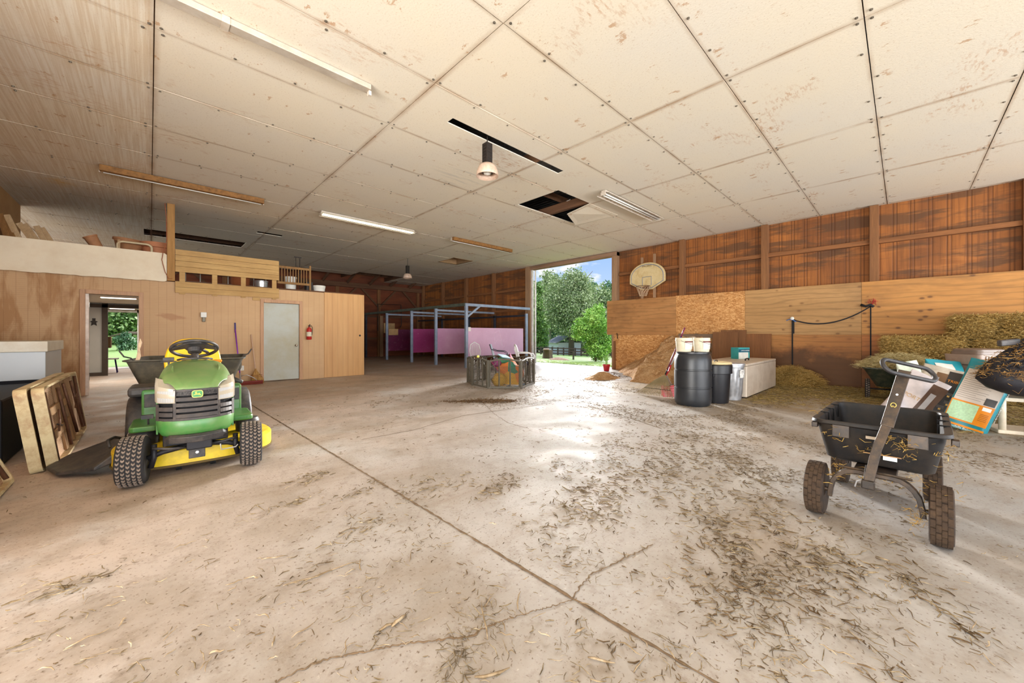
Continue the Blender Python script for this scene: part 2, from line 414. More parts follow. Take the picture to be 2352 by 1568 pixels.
# attic: joists, rafters and metal roof seen through the gaps
M_BEAM = wood('old_beam', (120, 84, 58), (84, 58, 42), 'X', .8, .85)
M_BEAMY = wood('old_beam_long', (122, 86, 60), (84, 58, 42), 'Y', .8, .85)
b = MB()
for i in range(-2, 5): b.box(.03+2.35*i-.02, .03+2.35*i+.02, -6, 20, ZC+.03, ZC+.22)
b.box(6.98, 7.03, 4.0, 7.0, ZC+.02, ZC+.2)
for yy in np.arange(-4, 20, 1.17): b.box(-6, XR, yy+.25-.02, yy+.25+.02, ZC+.22, ZC+.36)
struct(b.build('trim_1', M_BEAMY), 'old brown ceiling joists above the panels', 'joist')
m = Mt('roof_metal', .5, .3); m.color(m.mix(m.ramp(m.noise(3), [(.4, 0.), (.6, 1.)]), sr(120, 124, 128), sr(150, 152, 154))); m.bump(m.wave(2.2, None, 0, 0), .6, .03)
b = MB(); b.box(-7, XR+.5, -6.5, 20.6, 4.95, 4.98)
struct(b.build('wall_roof', m.m), 'grey corrugated metal roof above the barn ceiling', 'roof')
b = MB()   # small shaft box of the square vent hole
b.box(8.28, 8.30, 11.78, 12.92, ZC, ZC+.35); b.box(9.20, 9.22, 11.78, 12.92, ZC, ZC+.35); b.box(8.28, 9.22, 12.9, 12.92, ZC, ZC+.35); b.box(8.28, 9.22, 11.78, 11.8, ZC, ZC+.35)
b.build('vent_shaft', flat('shaft_board', (150, 118, 84), .85), ceiling)
tag(MB().tube([onZ(1240, 493, ZC+.25), onZ(1265, 480, ZC+.18), onZ(1310, 458, ZC+.2)], .008, 6).build('cable', flat('white_cable', (200, 196, 186), .6)), 'thin white cable crossing inside the large square ceiling hole', 'cable')

# ---- right wall: ribbed brown siding between posts, plywood and strand board below
m = Mt('siding_brown', .7, spec=.35)
x, y, z = m.xyz()
base = m.mix(m.ramp(m.noise(1.0, m.P((1, 1.3, .35)), 6, .6), [(.35, 0.), (.65, 1.)]), sr(160, 98, 44), sr(118, 70, 34))
hd = m.noise(1.0, m.P((1, .55, 4.2)), 6, .62, .4)
base = m.mix(m.ramp(hd, [(.50, 0.), (.58, .75)]), base, sr(82, 58, 38))
hl = m.noise(1.0, m.P((1, .8, 6), (5, 0, 3)), 5, .6, .3)
base = m.mix(m.ramp(hl, [(.56, 0.), (.70, .5)]), base, sr(184, 116, 58))
per = m.ma('FRACT', m.ma('DIVIDE', y, .262))
g1 = m.ramp(m.ma('ABSOLUTE', m.ma('SUBTRACT', per, .40)), [(.0, 1.), (.07, 0.)]); g2 = m.ramp(m.ma('ABSOLUTE', m.ma('SUBTRACT', per, .62)), [(.0, 1.), (.07, 0.)])
gr = m.ma('MAXIMUM', g1, g2)
finev = m.noise(1.0, m.P((1, 26, .8)), 3, .6)
base = m.mix(m.ma('MULTIPLY', gr, .65), base, sr(78, 44, 24))
base = m.mix(m.ramp(finev, [(.36, .45), (.5, 0.)]), base, sr(96, 56, 28))
m.color(base); m.bump(m.ma('SUBTRACT', m.ma('MULTIPLY', finev, .5), gr), .4, .012)
M_SIDE = m.m
DY0, DY1, DZ = 7.1, 11.0, 4.08
b = MB()
b.box(XR+.16, XR+.2, -7, DY0-.1, 0, 4.95); b.box(XR+.16, XR+.2, DY1+.1, YB+.1, 0, 4.95); b.box(XR+.16, XR+.2, DY0-.1, DY1+.1, DZ, 4.95)
wall_right = struct(b.build('wall_right', M_SIDE))
M_POST = wood('brown_post', (146, 100, 62), (112, 74, 46), 'Z', 1, .8)
M_GIRT = wood('brown_girt', (150, 98, 58), (108, 70, 42), 'Y', 1, .8)
M_JAMB = wood('jamb_wood', (170, 136, 104), (140, 106, 78), 'Z', 1, .8)
for yy in (-1.62, .46, 2.55, 4.70, 13.5, 15.66, 17.8, 19.9):
    MB().box(XR, XR+.16, yy-.075, yy+.075, 0, ZC).build('post', M_POST, wall_right, bev=.006)
gs = [(-1.55, .39), (.53, 2.48), (2.62, 4.63), (4.77, 6.86)]
for a, c in gs: MB().box(XR+.06, XR+.16, a, c, 3.26, 3.36).build('girt', M_GIRT, wall_right, bev=.005)
for a, c in ((11.32, 13.43), (13.57, 15.59), (15.73, 17.73), (17.87, 19.83)):
    for zz in (3.2, 2.3, 1.5, .72): MB().box(XR+.08, XR+.16, a, c, zz-.05, zz+.05).build('girt', M_GIRT, wall_right, bev=.005)
d1 = MB(); d1.box(XR-.02, XR+.2, DY0-.2, DY0, 0, DZ+.02)
struct(d1.build('trim_2', M_JAMB, bev=.006), 'right wooden jamb of the big barn door opening', 'jamb')
d1 = MB(); d1.box(XR-.02, XR+.2, DY1+.02, DY1+.32, 0, ZC)
struct(d1.build('trim_3', M_JAMB, bev=.006), 'left wooden jamb of the big barn door opening', 'jamb')
d1 = MB(); d1.box(XR-.03, XR+.2, DY0-.2, DY1+.02, DZ-.12, DZ+.03)
struct(d1.build('trim_4', wood('header_wood', (160, 128, 104), (120, 88, 64), 'Y', 1, .8), bev=.01), 'wooden header over the big barn door opening', 'header')
M_WHITEMET = flat('white_painted_metal', (218, 214, 208), .45, .1, dust=((150, 120, 95), .5), sc=5)
d1 = MB(); d1.box(XR+.02, XR+.1, DY1-.07, DY1+.02, 0, DZ-.12); d1.box(XR+.15, XR+.2, DY1-.13, DY1-.07, 0, DZ-.12)
struct(d1.build('trim_5', M_WHITEMET, bev=.008), 'white metal door track along the left jamb', 'door track')
# lower boards: plywood and strand board sheets
def plyw(name, c1, c2, seed, knots=.5, wet=.0, axis='Y'):
    m = Mt(name, .62, spec=.35)
    x, y, z = m.xyz()
    v = m.P((1, .22, 1.5), (seed, seed*1.7, seed*.3))
    wv = m.wave(1.6, v, 9, 3, 1.4, dirn='Z')
    col = m.mix(m.ramp(m.noise(.9, m.P((1, .5, 2.2), (seed, 0, 0)), 5), [(.3, 0.), (.7, 1.)]), sr(*c1), sr(*c2))
    col = m.mix(m.ramp(wv, [(.05, .42), (.25, 0.)]), col, sr(*[q*.68 for q in c1]))
    col = m.mix(m.ramp(m.noise(20, m.P((1, .15, 2)), 3), [(.35, .25), (.5, 0.)]), col, sr(*[q*.7 for q in c2]))
    if knots:
        cb_ = m.t.nodes.new('ShaderNodeCombineXYZ'); m.L(m.ma('MULTIPLY', m.ma('ADD', y, seed), 2.3), cb_.inputs[0]); m.L(m.ma('MULTIPLY', m.ma('ADD', z, seed*.37), 4.2), cb_.inputs[1])
        vn = m.t.nodes.new('ShaderNodeTexVoronoi'); vn.voronoi_dimensions = '2D'; vn.inputs['Scale'].default_value = 1.0; vn.inputs['Randomness'].default_value = 1.0; m.L(cb_.outputs[0], vn.inputs[0]); kv = m.ma('ADD', vn.outputs[0], m.ramp(m.noise(1.4, m.P((1, 1, 1), (seed, 5, 1)), 2), [(.48, 0.), (.54, .25)]))
        col = m.mix(m.ramp(kv, [(.055, .85*knots), (.085, .5*knots), (.12, .12), (.2, 0.)]), col, sr(92, 58, 32))
    if wet:
        wz = m.ma('ADD', m.ma('MULTIPLY', z, -1.1), m.ma('MULTIPLY', m.noise(1.3, m.P((1, .7, 1), (seed, 0, 0)), 7, .65), 2.1))
        col = m.mix(m.ramp(wz, [(.05, 0.), (.5, wet)]), col, sr(86, 56, 32))
    col = m.mix(m.ramp(m.noise(.7, m.P((1, .6, 1), (seed*2, 3, 0), rot=(.6, 0, 0)), 6, .65), [(.52, 0.), (.68, .5)]), col, sr(108, 76, 48))
    m.color(col); m.bump(wv, .08, .004); return m.m
m = Mt('strand_board', .75)
c0 = m.vor(30, m.P((1, .45, 1.2), rot=(.45, 0, 0)), 'F1', 1, 1); n_ = m.t.nodes.new('ShaderNodeRGBToBW'); m.L(c0, n_.inputs[0])
c1 = m.vor(36, m.P((1, .5, 1.3), (3, 1, 2), rot=(-.6, 0, 0)), 'F1', 1, 1); n2_ = m.t.nodes.new('ShaderNodeRGBToBW'); m.L(c1, n2_.inputs[0])
f_ = m.ma('ADD', m.ma('MULTIPLY', m.ma('ADD', n_.outputs[0], n2_.outputs[0]), .25), m.ma('MULTIPLY', m.noise(30, detail=5), .6))
col = m.ramp(f_, [(.35, sr(156, 104, 56)), (.53, sr(194, 138, 80)), (.74, sr(222, 176, 120))])
col = m.mix(m.ramp(m.noise(1.0, detail=6, rough=.7), [(.5, 0.), (.7, .5)]), col, sr(128, 86, 50))
m.color(col); m.bump(f_, .2, .003); M_OSB = m.m
PLY = [plyw('plywood_a', (184, 134, 82), (164, 114, 66), 1.3, .35), M_OSB, plyw('plywood_c', (180, 138, 88), (160, 120, 72), 4.1, .7), plyw('plywood_d', (188, 134, 72), (170, 116, 58), 7.7, .95),
       M_OSB, M_OSB, plyw('plywood_g', (186, 130, 70), (158, 102, 52), 9.2, .4, .9), plyw('plywood_h', (180, 112, 56), (150, 88, 44), 12.2, .4, .7)]
segs = [(7.28, 4.86), (4.855, 2.99), (2.985, .665), (.66, -2.2)]
low = [(7.02, 4.86), (4.855, 2.99), (2.985, .665), (.66, -2.2)]
for i, (a, c) in enumerate(segs):
    MB().box(XR-.03, XR-.012, c, a, 1.215, 2.41+(.0 if i else -.01)).build('plywood_sheet', PLY[i], wall_right)
for i, (a, c) in enumerate(low):
    MB().box(XR-.026, XR-.008, c, a, 0.004, 1.21).build('plywood_sheet', PLY[4+i], wall_right)
MB().box(XR-.07, XR-.03, 6.93, 7.0, 0, 1.0).build('corner_board', M_POST, wall_right, bev=.004)
MB().tube([onX(1417, XR-.04, 765), onX(1418, XR-.09, 770), onX(1419, XR-.04, 778)], .012, 6).build('latch_hook', flat('dark_iron', (60, 52, 46), .5, .6), wall_right)

# ---- back wall
m = Mt('back_siding', .75)
col = m.mix(m.ramp(m.noise(1.0, m.P((.4, 1, 2.6)), 6, .6, .5), [(.35, 0.), (.65, 1.)]), sr(128, 68, 40), sr(92, 50, 32))
col = m.mix(m.ramp(m.noise(1.0, m.P((.6, 1, 1.2), (4, 0, 0)), 6), [(.55, 0.), (.72, .6)]), col, sr(156, 92, 48))
m.color(col)
b = MB(); b.box(-1.24, -7, YB+.12, YB+.16, 0, ZC); 
b = MB(); b.box(-7, -1.28, YB+.12, YB+.16, 0, 4.95); b.box(-.32, XR+.2, YB+.12, YB+.16, 0, 4.95); b.box(-1.28, -.32, YB+.12, YB+.16, 2.04, 4.95)
wall_back = struct(b.build('wall_back', m.m))
for xx in (-.2, 2.3, 4.6, 6.9, 9.1, 11.5):
    MB().box(xx-.08, xx+.08, YB, YB+.12, 0, 3.75).build('post', M_POST, wall_back, bev=.006)
    for s_ in (-1, 1):
        if 11.4 < xx and s_ > 0: continue
        MB().bar((xx+.05*s_, YB+.02, 2.75), (xx+1.0*s_, YB+.02, 3.72), .09, .05, (0, 1, 0)).build('knee_brace', M_BEAM, wall_back)
for zz in (1.0, 2.2): MB().box(4.7, XR, YB+.06, YB+.12, zz-.05, zz+.05).build('girt', M_BEAM, wall_back)
MB().box(-6, XR, YB-.10, YB+.06, 3.68, 3.92).build('top_beam', M_BEAM, wall_back, bev=.01)
b = MB()
for i in range(12): b.bar((i*1.17-2, YB-.05, 3.92), (i*1.17-2, YB-2.5, 4.75), .05, .16)
b.build('rafter', M_BEAMY, wall_back)
MB().tube([onY(868, YB-.12, 760), onY(868, YB-.12, 698), onY(921, YB-.12, 700), onY(922, YB-.12, 745), onY(919, YB-.12, 752)], .02, 6).build('conduit', flat('black_pipe', (34, 30, 30), .5), wall_back)

# ---- left wall beside the loft, partition wall of the enclosed room
m = Mt('left_plywood', .75); col = m.mix(m.ramp(m.noise(1.0, m.P((1, .6, 1)), 6, .6), [(.35, 0.), (.65, 1.)]), sr(190, 146, 100), sr(160, 118, 76)); m.color(col)
b = MB(); b.box(XL-.1, XL, 3.5, 13.8, 0, ZC)
struct(b.build('wall_left', m.m))
m = Mt('grooved_panel', .62, spec=.35)
x, y, z = m.xyz()
v = m.P((1, 1, .22)); gn = m.noise(5, v, 6, .6, .4)
col = m.mix(m.ramp(m.noise(.8, detail=5), [(.3, 0.), (.7, 1.)]), sr(204, 168, 126), sr(190, 152, 110))
lf = m.ramp(m.ma('MULTIPLY', x, -1), [(.5, 0.), (1.0, 1.)])
col = m.mix(m.ma('MULTIPLY', lf, m.ramp(gn, [(.42, .7), (.55, 0.)])), col, sr(158, 110, 62))
px_ = m.ma('ABSOLUTE', m.ma('SUBTRACT', m.ma('FRACT', m.ma('DIVIDE', x, .137)), .5)); pz_ = m.ma('ABSOLUTE', m.ma('SUBTRACT', m.ma('FRACT', m.ma('DIVIDE', z, .037)), .5))
gv = m.ramp(px_, [(.465, 0.), (.5, 1.)]); gh = m.ma('MULTIPLY', m.ramp(pz_, [(.40, 0.), (.5, 1.)]), m.ramp(m.noise(1.0, m.P((3, 1, 12)), 3), [(.35, 0.), (.6, 1.)]))
col = m.mix(m.ma('MULTIPLY', gv, .5), col, sr(140, 96, 62)); col = m.mix(m.ma('MULTIPLY', gh, .5), col, sr(150, 108, 72))
# old stain right of the doorway
sd = m.ma('ADD', m.ma('MULTIPLY', m.ma('ABSOLUTE', m.ma('SUBTRACT', z, m.ma('SUBTRACT', 1.66, m.ma('MULTIPLY', x, .12)))), 6), m.ma('MULTIPLY', m.ma('ABSOLUTE', m.ma('SUBTRACT', x, .35)), 1.4))
col = m.mix(m.ramp(m.ma('ADD', sd, m.noise(5, detail=5)), [(.8, .55), (1.25, 0.)] if False else [(.75, .5), (1.0, 0.)]), col, sr(158, 104, 70))
col = m.mix(m.ma('MULTIPLY', m.ramp(m.ma('ABSOLUTE', m.ma('ADD', x, 1.18)), [(.0, 1.), (.14, 0.)]), m.ramp(m.noise(2.2, detail=4), [(.45, 0.), (.6, .6)])), col, sr(136, 84, 44))
m.color(col); m.bump(m.ma('SUBTRACT', 1.0, m.ma('MAXIMUM', gv, m.ma('MULTIPLY', gh, .5))), .25, .004)
M_GP = m.m
b = MB()
D1 = (-.93, -.17); D2 = (2.10, 2.92); PT = 2.40
for a, c in ((XL, D1[0]-.02), (D1[1]+.02, D2[0]-.02), (D2[1]+.02, 3.55)): b.box(a, c, YP, YP+.1, 0, PT)
for a, c in ((D1[0]-.02, D1[1]+.02), (D2[0]-.02, D2[1]+.02)): b.box(a, c, YP, YP+.1, 2.04, PT)
partition = struct(b.build('wall_partition', M_GP), 'tan grooved plywood partition wall with two doorways', 'wall')
m = Mt('tongue_boards', .45, spec=.4)
x, y, z = m.xyz()
col = m.mix(m.ramp(m.noise(1.0, m.P((6, 6, .5)), 6, .6), [(.3, 0.), (.7, 1.)]), sr(206, 160, 104), sr(188, 138, 82))
px_ = m.ma('ABSOLUTE', m.ma('SUBTRACT', m.ma('FRACT', m.ma('DIVIDE', x, .145)), .5)); gv = m.ramp(px_, [(.465, 0.), (.5, 1.)])
col = m.mix(m.ma('MULTIPLY', gv, .65), col, sr(110, 72, 40))
m.color(col); m.bump(m.ma('SUBTRACT', 1.0, gv), .3, .004); M_TG = m.m
b = MB(); b.box(3.55, 4.68, YP-.02, YP+.1, 0.004, PT+.01); b.box(4.58, 4.68, YP+.1, YB, 0.004, PT)
b.build('tongue_and_groove_panel', M_TG, partition)
# door frames
M_TRIM = wood('pine_trim', (206, 164, 128), (186, 142, 108), 'Z', 1.2, .6)
def frame(x0, x1, n, label):
    b = MB(); w_ = .075
    b.box(x0-w_, x0, YP-.025, YP+.12, 0, 2.05+w_); b.box(x1, x1+w_, YP-.025, YP+.12, 0, 2.05+w_); b.box(x0, x1, YP-.025, YP+.12, 2.04, 2.05+w_)
    return struct(b.build('trim_%d' % n, M_TRIM, bev=.006), label, 'door frame')
f1 = frame(D1[0], D1[1], 6, 'wooden frame around the open left doorway')
f2 = frame(D2[0], D2[1], 7, 'wooden frame around the closed grey door')
b = MB(); b.box(D1[0], D1[0]+.045, YP+.02, YP+.10, .0, 2.04); 
dd = struct(b.build('door_1', flat('door_edge_white', (228, 214, 200), .5, dust=((190, 150, 120), .4))), 'white edge of the open inner door', 'door')
for zz in (.35, 1.1, 1.82): MB().box(D1[0]+.045, D1[0]+.05, YP+.03, YP+.09, zz-.05, zz+.05).build('hinge', flat('hinge_steel', (170, 160, 150), .4, .7), dd)
m = Mt('door_greige', .5, spec=.4)
col = m.mix(m.ramp(m.noise(1.2, detail=6, rough=.65), [(.42, 0.), (.7, .7)]), sr(178, 180, 170), sr(164, 150, 110)); m.color(col)
b = MB(); b.box(D2[0]+.004, D2[1]-.004, YP+.02, YP+.065, .03, 2.035)
dr = struct(b.build('door_2', m.m, bev=.003), 'closed grey-green steel door in the partition wall', 'door')
k = MB(); k.lathe([(.005, 0), (.03, 0), (.03, .012), (.012, .016), (.012, .04), (.028, .05), (.030, .062), (.02, .075), (.002, .078)], 16, TR((D2[1]-.075, YP+.02, .93), rx=math.pi/2))
k.build('door_knob', flat('brass_steel', (190, 180, 165), .25, .9), dr, smooth=True)

# ---- inner rooms seen through the left doorway
M_IW = flat('inner_wall_grey', (176, 172, 164), .7, var=.06, sc=2)
M_DK = flat('dark_trim', (70, 58, 48), .6)
b = MB(); b.box(XL, 4.58, YP+.1, YB+.1, 2.15, 2.19)
struct(b.build('ceiling_room', flat('room_ceiling', (206, 198, 184), .8, var=.05, sc=2)), 'pale ceiling of the small inner room', 'ceiling')
b = MB(); b.box(XL, -1.0, 16.5, 16.58, .0, 2.15)
b.box(.9, 4.58, 16.5, 16.58, 0, 2.15); b.box(-1.0, .9, 16.5, 16.58, 2.10, 2.15)
w2 = struct(b.build('wall_inner', M_IW), 'pale grey inner wall with a dark framed opening', 'wall')
b = MB(); b.box(-1.02, -.9, 16.42, 16.5, 0, 2.15); b.box(XL, 1.0, 16.42, 16.5, 2.02, 2.12); b.box(XL, -1.02, 16.44, 16.5, 0, .1)
b.build('dark_frame', M_DK, w2)
b = MB(); b.box(XL-.05, XL, YP+.1, YB+.1, 0, 2.4)
struct(b.build('wall_room_side', M_IW), 'grey side wall of the inner room', 'wall')
b = MB(); b.box(-1.34, -1.24, YB+.02, YB+.18, 0, 2.12); b.box(-.34, -.26, YB+.02, YB+.18, 0, 2.12); b.box(-1.34, -.26, YB+.02, YB+.18, 2.04, 2.12)
struct(b.build('trim_8', M_WHITEMET), 'pale frame of the outside doorway at the end of the inner room', 'door frame')
# loft floor over the rooms, white fascia, corner post
b = MB(); b.box(.27, 4.6, YP+.02, 15.2, 2.405, 2.44); b.box(XL, .27, YP+.12, 15.2, 2.90, 2.94); b.box(XL, .27, YP+.02, YP+.12, 2.405, 2.94)
struct(b.build('floor_loft', M_BEAM), 'loft floor above the partition', 'floor')
# ================================================================ LIGHT FITTINGS
M_FIX = flat('dusty_white_enamel', (196, 186, 172), .5, .1, dust=((140, 108, 76), .5), sc=4)
M_RUSTY = flat('rusty_channel', (140, 98, 52), .7, dust=((70, 44, 24), .7), sc=10)
M_TUBEOFF = flat('dull_tube', (214, 212, 204), .3, var=.03)
M_DARKMET = flat('dark_metal', (48, 42, 38), .5, .5)
mm = Mt('lit_tube', .4); mm.b.inputs['Emission Color'].default_value = (1, 1, .62, 1); mm.b.inputs['Emission Strength'].default_value = 2.0; M_LIT = mm.m
def fluor(x0, x1, y, z, label, style='strip', lit=False, tilt=0.0):
    t = thing('fluorescent_light', label, 'ceiling light', ((x0+x1)/2, y, z), group=None)
    L = (x1-x0)/2; w_ = .06
    if style == 'reflector':      # slotted white reflector with bare tubes
        b = MB(); b.box(-L, L, -.05, .05, -.05, -.01); b.build('housing', M_FIX, t, bev=.004)
        for s in (-1, 1):
            b = MB(); n = 15
            b.add([(-L, .05*s, -.05), (L, .05*s, -.05), (L, .09*s, -.066), (-L, .09*s, -.066)], [(0, 1, 2, 3)])
            for k in range(n):   # slots in the reflector flank
                a = -L+2*L*(k+.15)/n; c = -L+2*L*(k+.6)/n
                b.add([(a, .09*s, -.066), (c, .09*s, -.066), (c, .125*s, -.08), (a, .125*s, -.08)], [(0, 1, 2, 3)])
            b.add([(-L, .125*s, -.08), (L, .125*s, -.08), (L, .15*s, -.09), (-L, .15*s, -.09)], [(0, 1, 2, 3)])
            b.box(-L, L, .145*s-.004, .145*s+.004, -.10, -.088)
            b.build('reflector', M_FIX if not lit else M_FIX, t)
        for s in (-1, 1):
            MB().tube([(-L+.03, .035*s, -.085), (L-.03, .035*s, -.085)], .016, 10).build('tube', M_LIT if lit else M_TUBEOFF, t, smooth=True)
        for s in (-1, 1):
            b = MB(); b.box(L*s-.012, L*s+.012, -.055, .055, -.11, -.05); b.build('lamp_holder', M_FIX, t)
    elif style == 'trough':       # side channel with a rusty flank and a pale diffuser
        b = MB(); b.box(-L, L, .01, .085, -.085, -.0); b.build('diffuser', M_FIX, t, bev=.004)
        b = MB(); b.box(-L, L, -.075, .01, -.10, -.0); b.build('channel', M_RUSTY, t, bev=.004)
        MB().tube([(-L+.04, .05, -.097), (L-.04, .05, -.097)], .012, 8).build('tube', M_TUBEOFF, t, smooth=True)
        for s in (-1, 1): MB().cb((L*s, .045, -.07), (.014, .08, .085)).build('lamp_holder', M_FIX, t)
    else:                         # plain pair of strips end to end
        for a, c in ((-L, -.02), (.02, L)):
            MB().box(a, c, -.055, .055, -.06, 0).build('channel', M_FIXG, t, bev=.004)
        MB().box(-.03, .03, -.062, .062, -.066, -.0).build('joint_cover', M_FIX, t)
        for s in (-1, 1): MB().cb((L*s, 0, -.085), (.03, .05, .05)).build('lamp_holder', M_FIX, t)
    return t
M_FIXG = flat('grey_channel', (186, 176, 162), .5, .2, dust=((150, 126, 96), .4), sc=5)
fluor(-.85, 1.85, 4.33, ZC-.002, 'bare grey fluorescent channel with a joint in its middle, nearest the camera', 'plain')
fluor(-.62, 1.76, 9.52, ZC-.006, 'dark rusty-sided fluorescent fitting above the loft post, leftmost on the ceiling', 'trough')
fluor(2.88, 5.28, 9.43, ZC-.002, 'glowing yellow-white fluorescent light, the only one switched on', 'reflector', lit=True)
fluor(6.48, 8.90, 9.30, ZC-.002, 'unlit rusty-sided fluorescent fitting right of the lit one', 'trough')
fluor(6.55, 8.98, 4.17, ZC-.002, 'unlit fluorescent fitting with a slotted white reflector beside the square ceiling hole', 'reflector')
ll = light('lit_tube_glow', 'AREA', (4.08, 9.43, ZC-.14), (0, 0, 0), 18, (1, .97, .75), shape='RECTANGLE', size=2.3, size_y=.08)

def gradglass(name, c1, c2, z0, z1):
    m = Mt(name, .35, spec=.5); x, y, z = m.xyz()
    f = m.ramp(m.ma('DIVIDE', m.ma('SUBTRACT', z, z0), z1-z0), [(0, 0.), (1, 1.)])
    m.color(m.mix(f, sr(*c1), sr(*c2))); return m.m
M_BELL = flat('dusty_bell_glass', (196, 170, 150), .4, var=.2, sc=12, dust=((146, 100, 70), .4), spec=.5)
bell = thing('high_bay_lamp', 'bell shaped high bay lamp hanging under the narrow ceiling slot', 'ceiling lamp', (3.60, 4.27, 3.56))
MB().tube([(0, 0, .47), (0, 0, .795), (0, .16, .80)], .008, 8).build('hook', M_DARKMET, bell)
b = MB(); b.box(-.055, .055, -.055, .055, .17, .48)
for k in range(6):
    for s in (-1, 1):
        b.box(.055*s-.006, .055*s+.006, -.045, .045, .21+k*.045, .225+k*.045); b.box(-.045, .045, .055*s-.006, .055*s+.006, .21+k*.045, .225+k*.045)
b.build('ballast_housing', M_DARKMET, bell, bev=.006)
MB().lathe([(.05, .18), (.10, .17), (.135, .13), (.155, .07), (.165, 0), (.160, -.002), (.150, .07), (.13, .125), (.09, .155), (.03, .16)], 40, cap=False).build('bell_shade', M_BELL, bell, smooth=True)
MB().lathe([(.001, .06), (.09, .055), (.105, .07), (.09, .09), (.001, .10)], 32).build('inner_ring', M_DARKMET, bell, smooth=True)
MB().lathe([(.001, .02), (.05, .03), (.06, .07), (.04, .12), (.02, .15)], 20).build('bulb', M_TUBEOFF, bell, smooth=True)
dup(bell, 'small looking bell shaped high bay lamp hanging far away above the stalls', (7.08, 13.1, 3.36))

# ================================================================ LOFT
M_FASC = flat('cream_foam_board', (234, 220, 194), .75, var=.05, sc=1.5, dust=((200, 166, 122), .3), bump=.03)
b = MB()
def fz(u):
    return 2.385+.004*math.sin(u*23)+.006*math.sin(u*61)*math.sin(u*17)
N_ = 60
vs = []; fs = []
for i in range(N_+1):
    u = i/N_; X_ = XL+(0.27-XL)*u
    for yy in (YP-.10, YP-.03): vs += [(X_, yy, fz(u) if i < N_ else fz(u)+.02), (X_, yy, 3.005-(.03 if i == N_ else 0))]
for i in range(N_):
    a = i*4; c = a+4
    fs += [(a, a+1, c+1, c), (a+2, c+2, c+3, a+3), (a+1, a+3, c+3, c+1), (a, c, c+2, a+2)]
fs += [(0, 2, 3, 1), (N_*4, N_*4+1, N_*4+3, N_*4+2)]
tag(MB().add(vs, fs).build('loft_fascia', M_FASC, bev=.004), 'cream foam-faced board running along the loft edge above the left doorway', 'fascia board')
tag(MB().box(.275, .405, YP-.10, YP+.03, 2.412, ZC-.002).build('loft_post', wood('loft_post_wood', (186, 140, 84), (150, 108, 60), 'Z', 1, .8), bev=.006), 'square wooden post between loft and ceiling beside the cream fascia', 'post')
tag(MB().tube([(.24, YP-.12, 4.1), (.26, YP-.13, 3.8), (.27, YP-.13, 3.3), (.21, YP-.13, 3.0), (.19, YP-.13, 2.85), (.24, YP-.13, 2.6), (.30, YP-.13, 2.45), (.36, YP-.13, 2.46)], .007, 6).build('electric_wire', flat('copper_wire', (150, 86, 56), .6)), 'thin reddish wire hanging down the loft post', 'wire')
M_RAILB = wood('railing_board', (206, 168, 110), (186, 146, 92), 'X', 1.1, .75, dark=((150, 112, 66), .4))
rail = thing('slatted_board_panel', 'horizontal board panel of oak planks fixed on the wall above the grey door', 'board panel', (.41, YP-.03, 2.13))
for i in range(4):
    MB().box(0, 2.02, -.025, -.002, .50+.127*i, .50+.127*i+.122).build('board', M_RAILB, rail, bev=.004)
for i in range(2): MB().box(0, 2.02, -.025, -.002, .03+.13*i, .03+.13*i+.125).build('board', M_RAILB, rail, bev=.004)
for xx in (.12, .70, 1.26, 1.92): MB().box(xx-.05, xx+.05, 0, .028, 0.0, .98).build('upright', M_RAILB, rail, bev=.004)
tag(MB().box(1.86, 2.02, YP-.026, YP-.001, 2.08, 2.155).build('wood_offcut', M_RAILB, bev=.003), 'short wood block under the board panel at the door corner', 'wood block')
# long things lying behind the board panel on the loft
M_GREYW = flat('weathered_aluminium', (128, 120, 108), .6, .2)
M_ALU = flat('aluminium', (196, 196, 196), .35, .8)
def P3(px, py, Y): return onY(px, Y, py)
lad = thing('aluminium_ladder', 'aluminium ladder standing on edge on the loft behind the oak board panel', 'ladder', (0, 0, 0))
for z_ in (2.475, 2.70): MB().box(.5, 2.3, YP+.42, YP+.45, z_-.012, z_+.012).build('rail', M_GREYW, lad)
for k in range(7): MB().box(.6+.27*k, .62+.27*k, YP+.425, YP+.445, 2.475, 2.70).build('rung', M_GREYW, lad)
# leaning lumber
M_LUM = wood('pale_lumber', (206, 178, 140), (180, 146, 104), 'Z', 1, .8, dark=((110, 76, 50), .7))
M_LUM2 = wood('brown_lumber', (150, 108, 62), (116, 78, 44), 'Z', 1, .8)
for i, (px0, px1, pt, mat, lab) in enumerate((
        (14, 0, 492, M_LUM2, 'brown board leaning on the loft, at the photo edge'), (28, 8, 500, M_LUM2, 'brown board second from the left among the leaning loft boards'),
        (42, 16, 494, M_LUM, 'tallest whitish board leaning on the loft left of the gap'), (76, 44, 513, M_LUM, 'split pale board leaning on the loft just right of the gap'),
        (86, 56, 515, M_LUM, 'pale board leaning third from the right on the loft'), (102, 84, 520, M_LUM, 'rough pale board leaning second from the right on the loft'),
        (118, 96, 524, M_LUM, 'rightmost shortest pale board leaning on the loft'))):
    lo = P3(px0+6, 552, YP+.18); hi = P3(px1, pt, YP+.38)
    lo.z = 2.945; d = (hi-lo)
    o = thing('lumber_board', lab, 'board', tuple(lo), group=None)
    MB().bar((0, 0, 0), tuple(d), .085, .05, (0, 1, 0)).build('plank', mat, o, bev=.003)
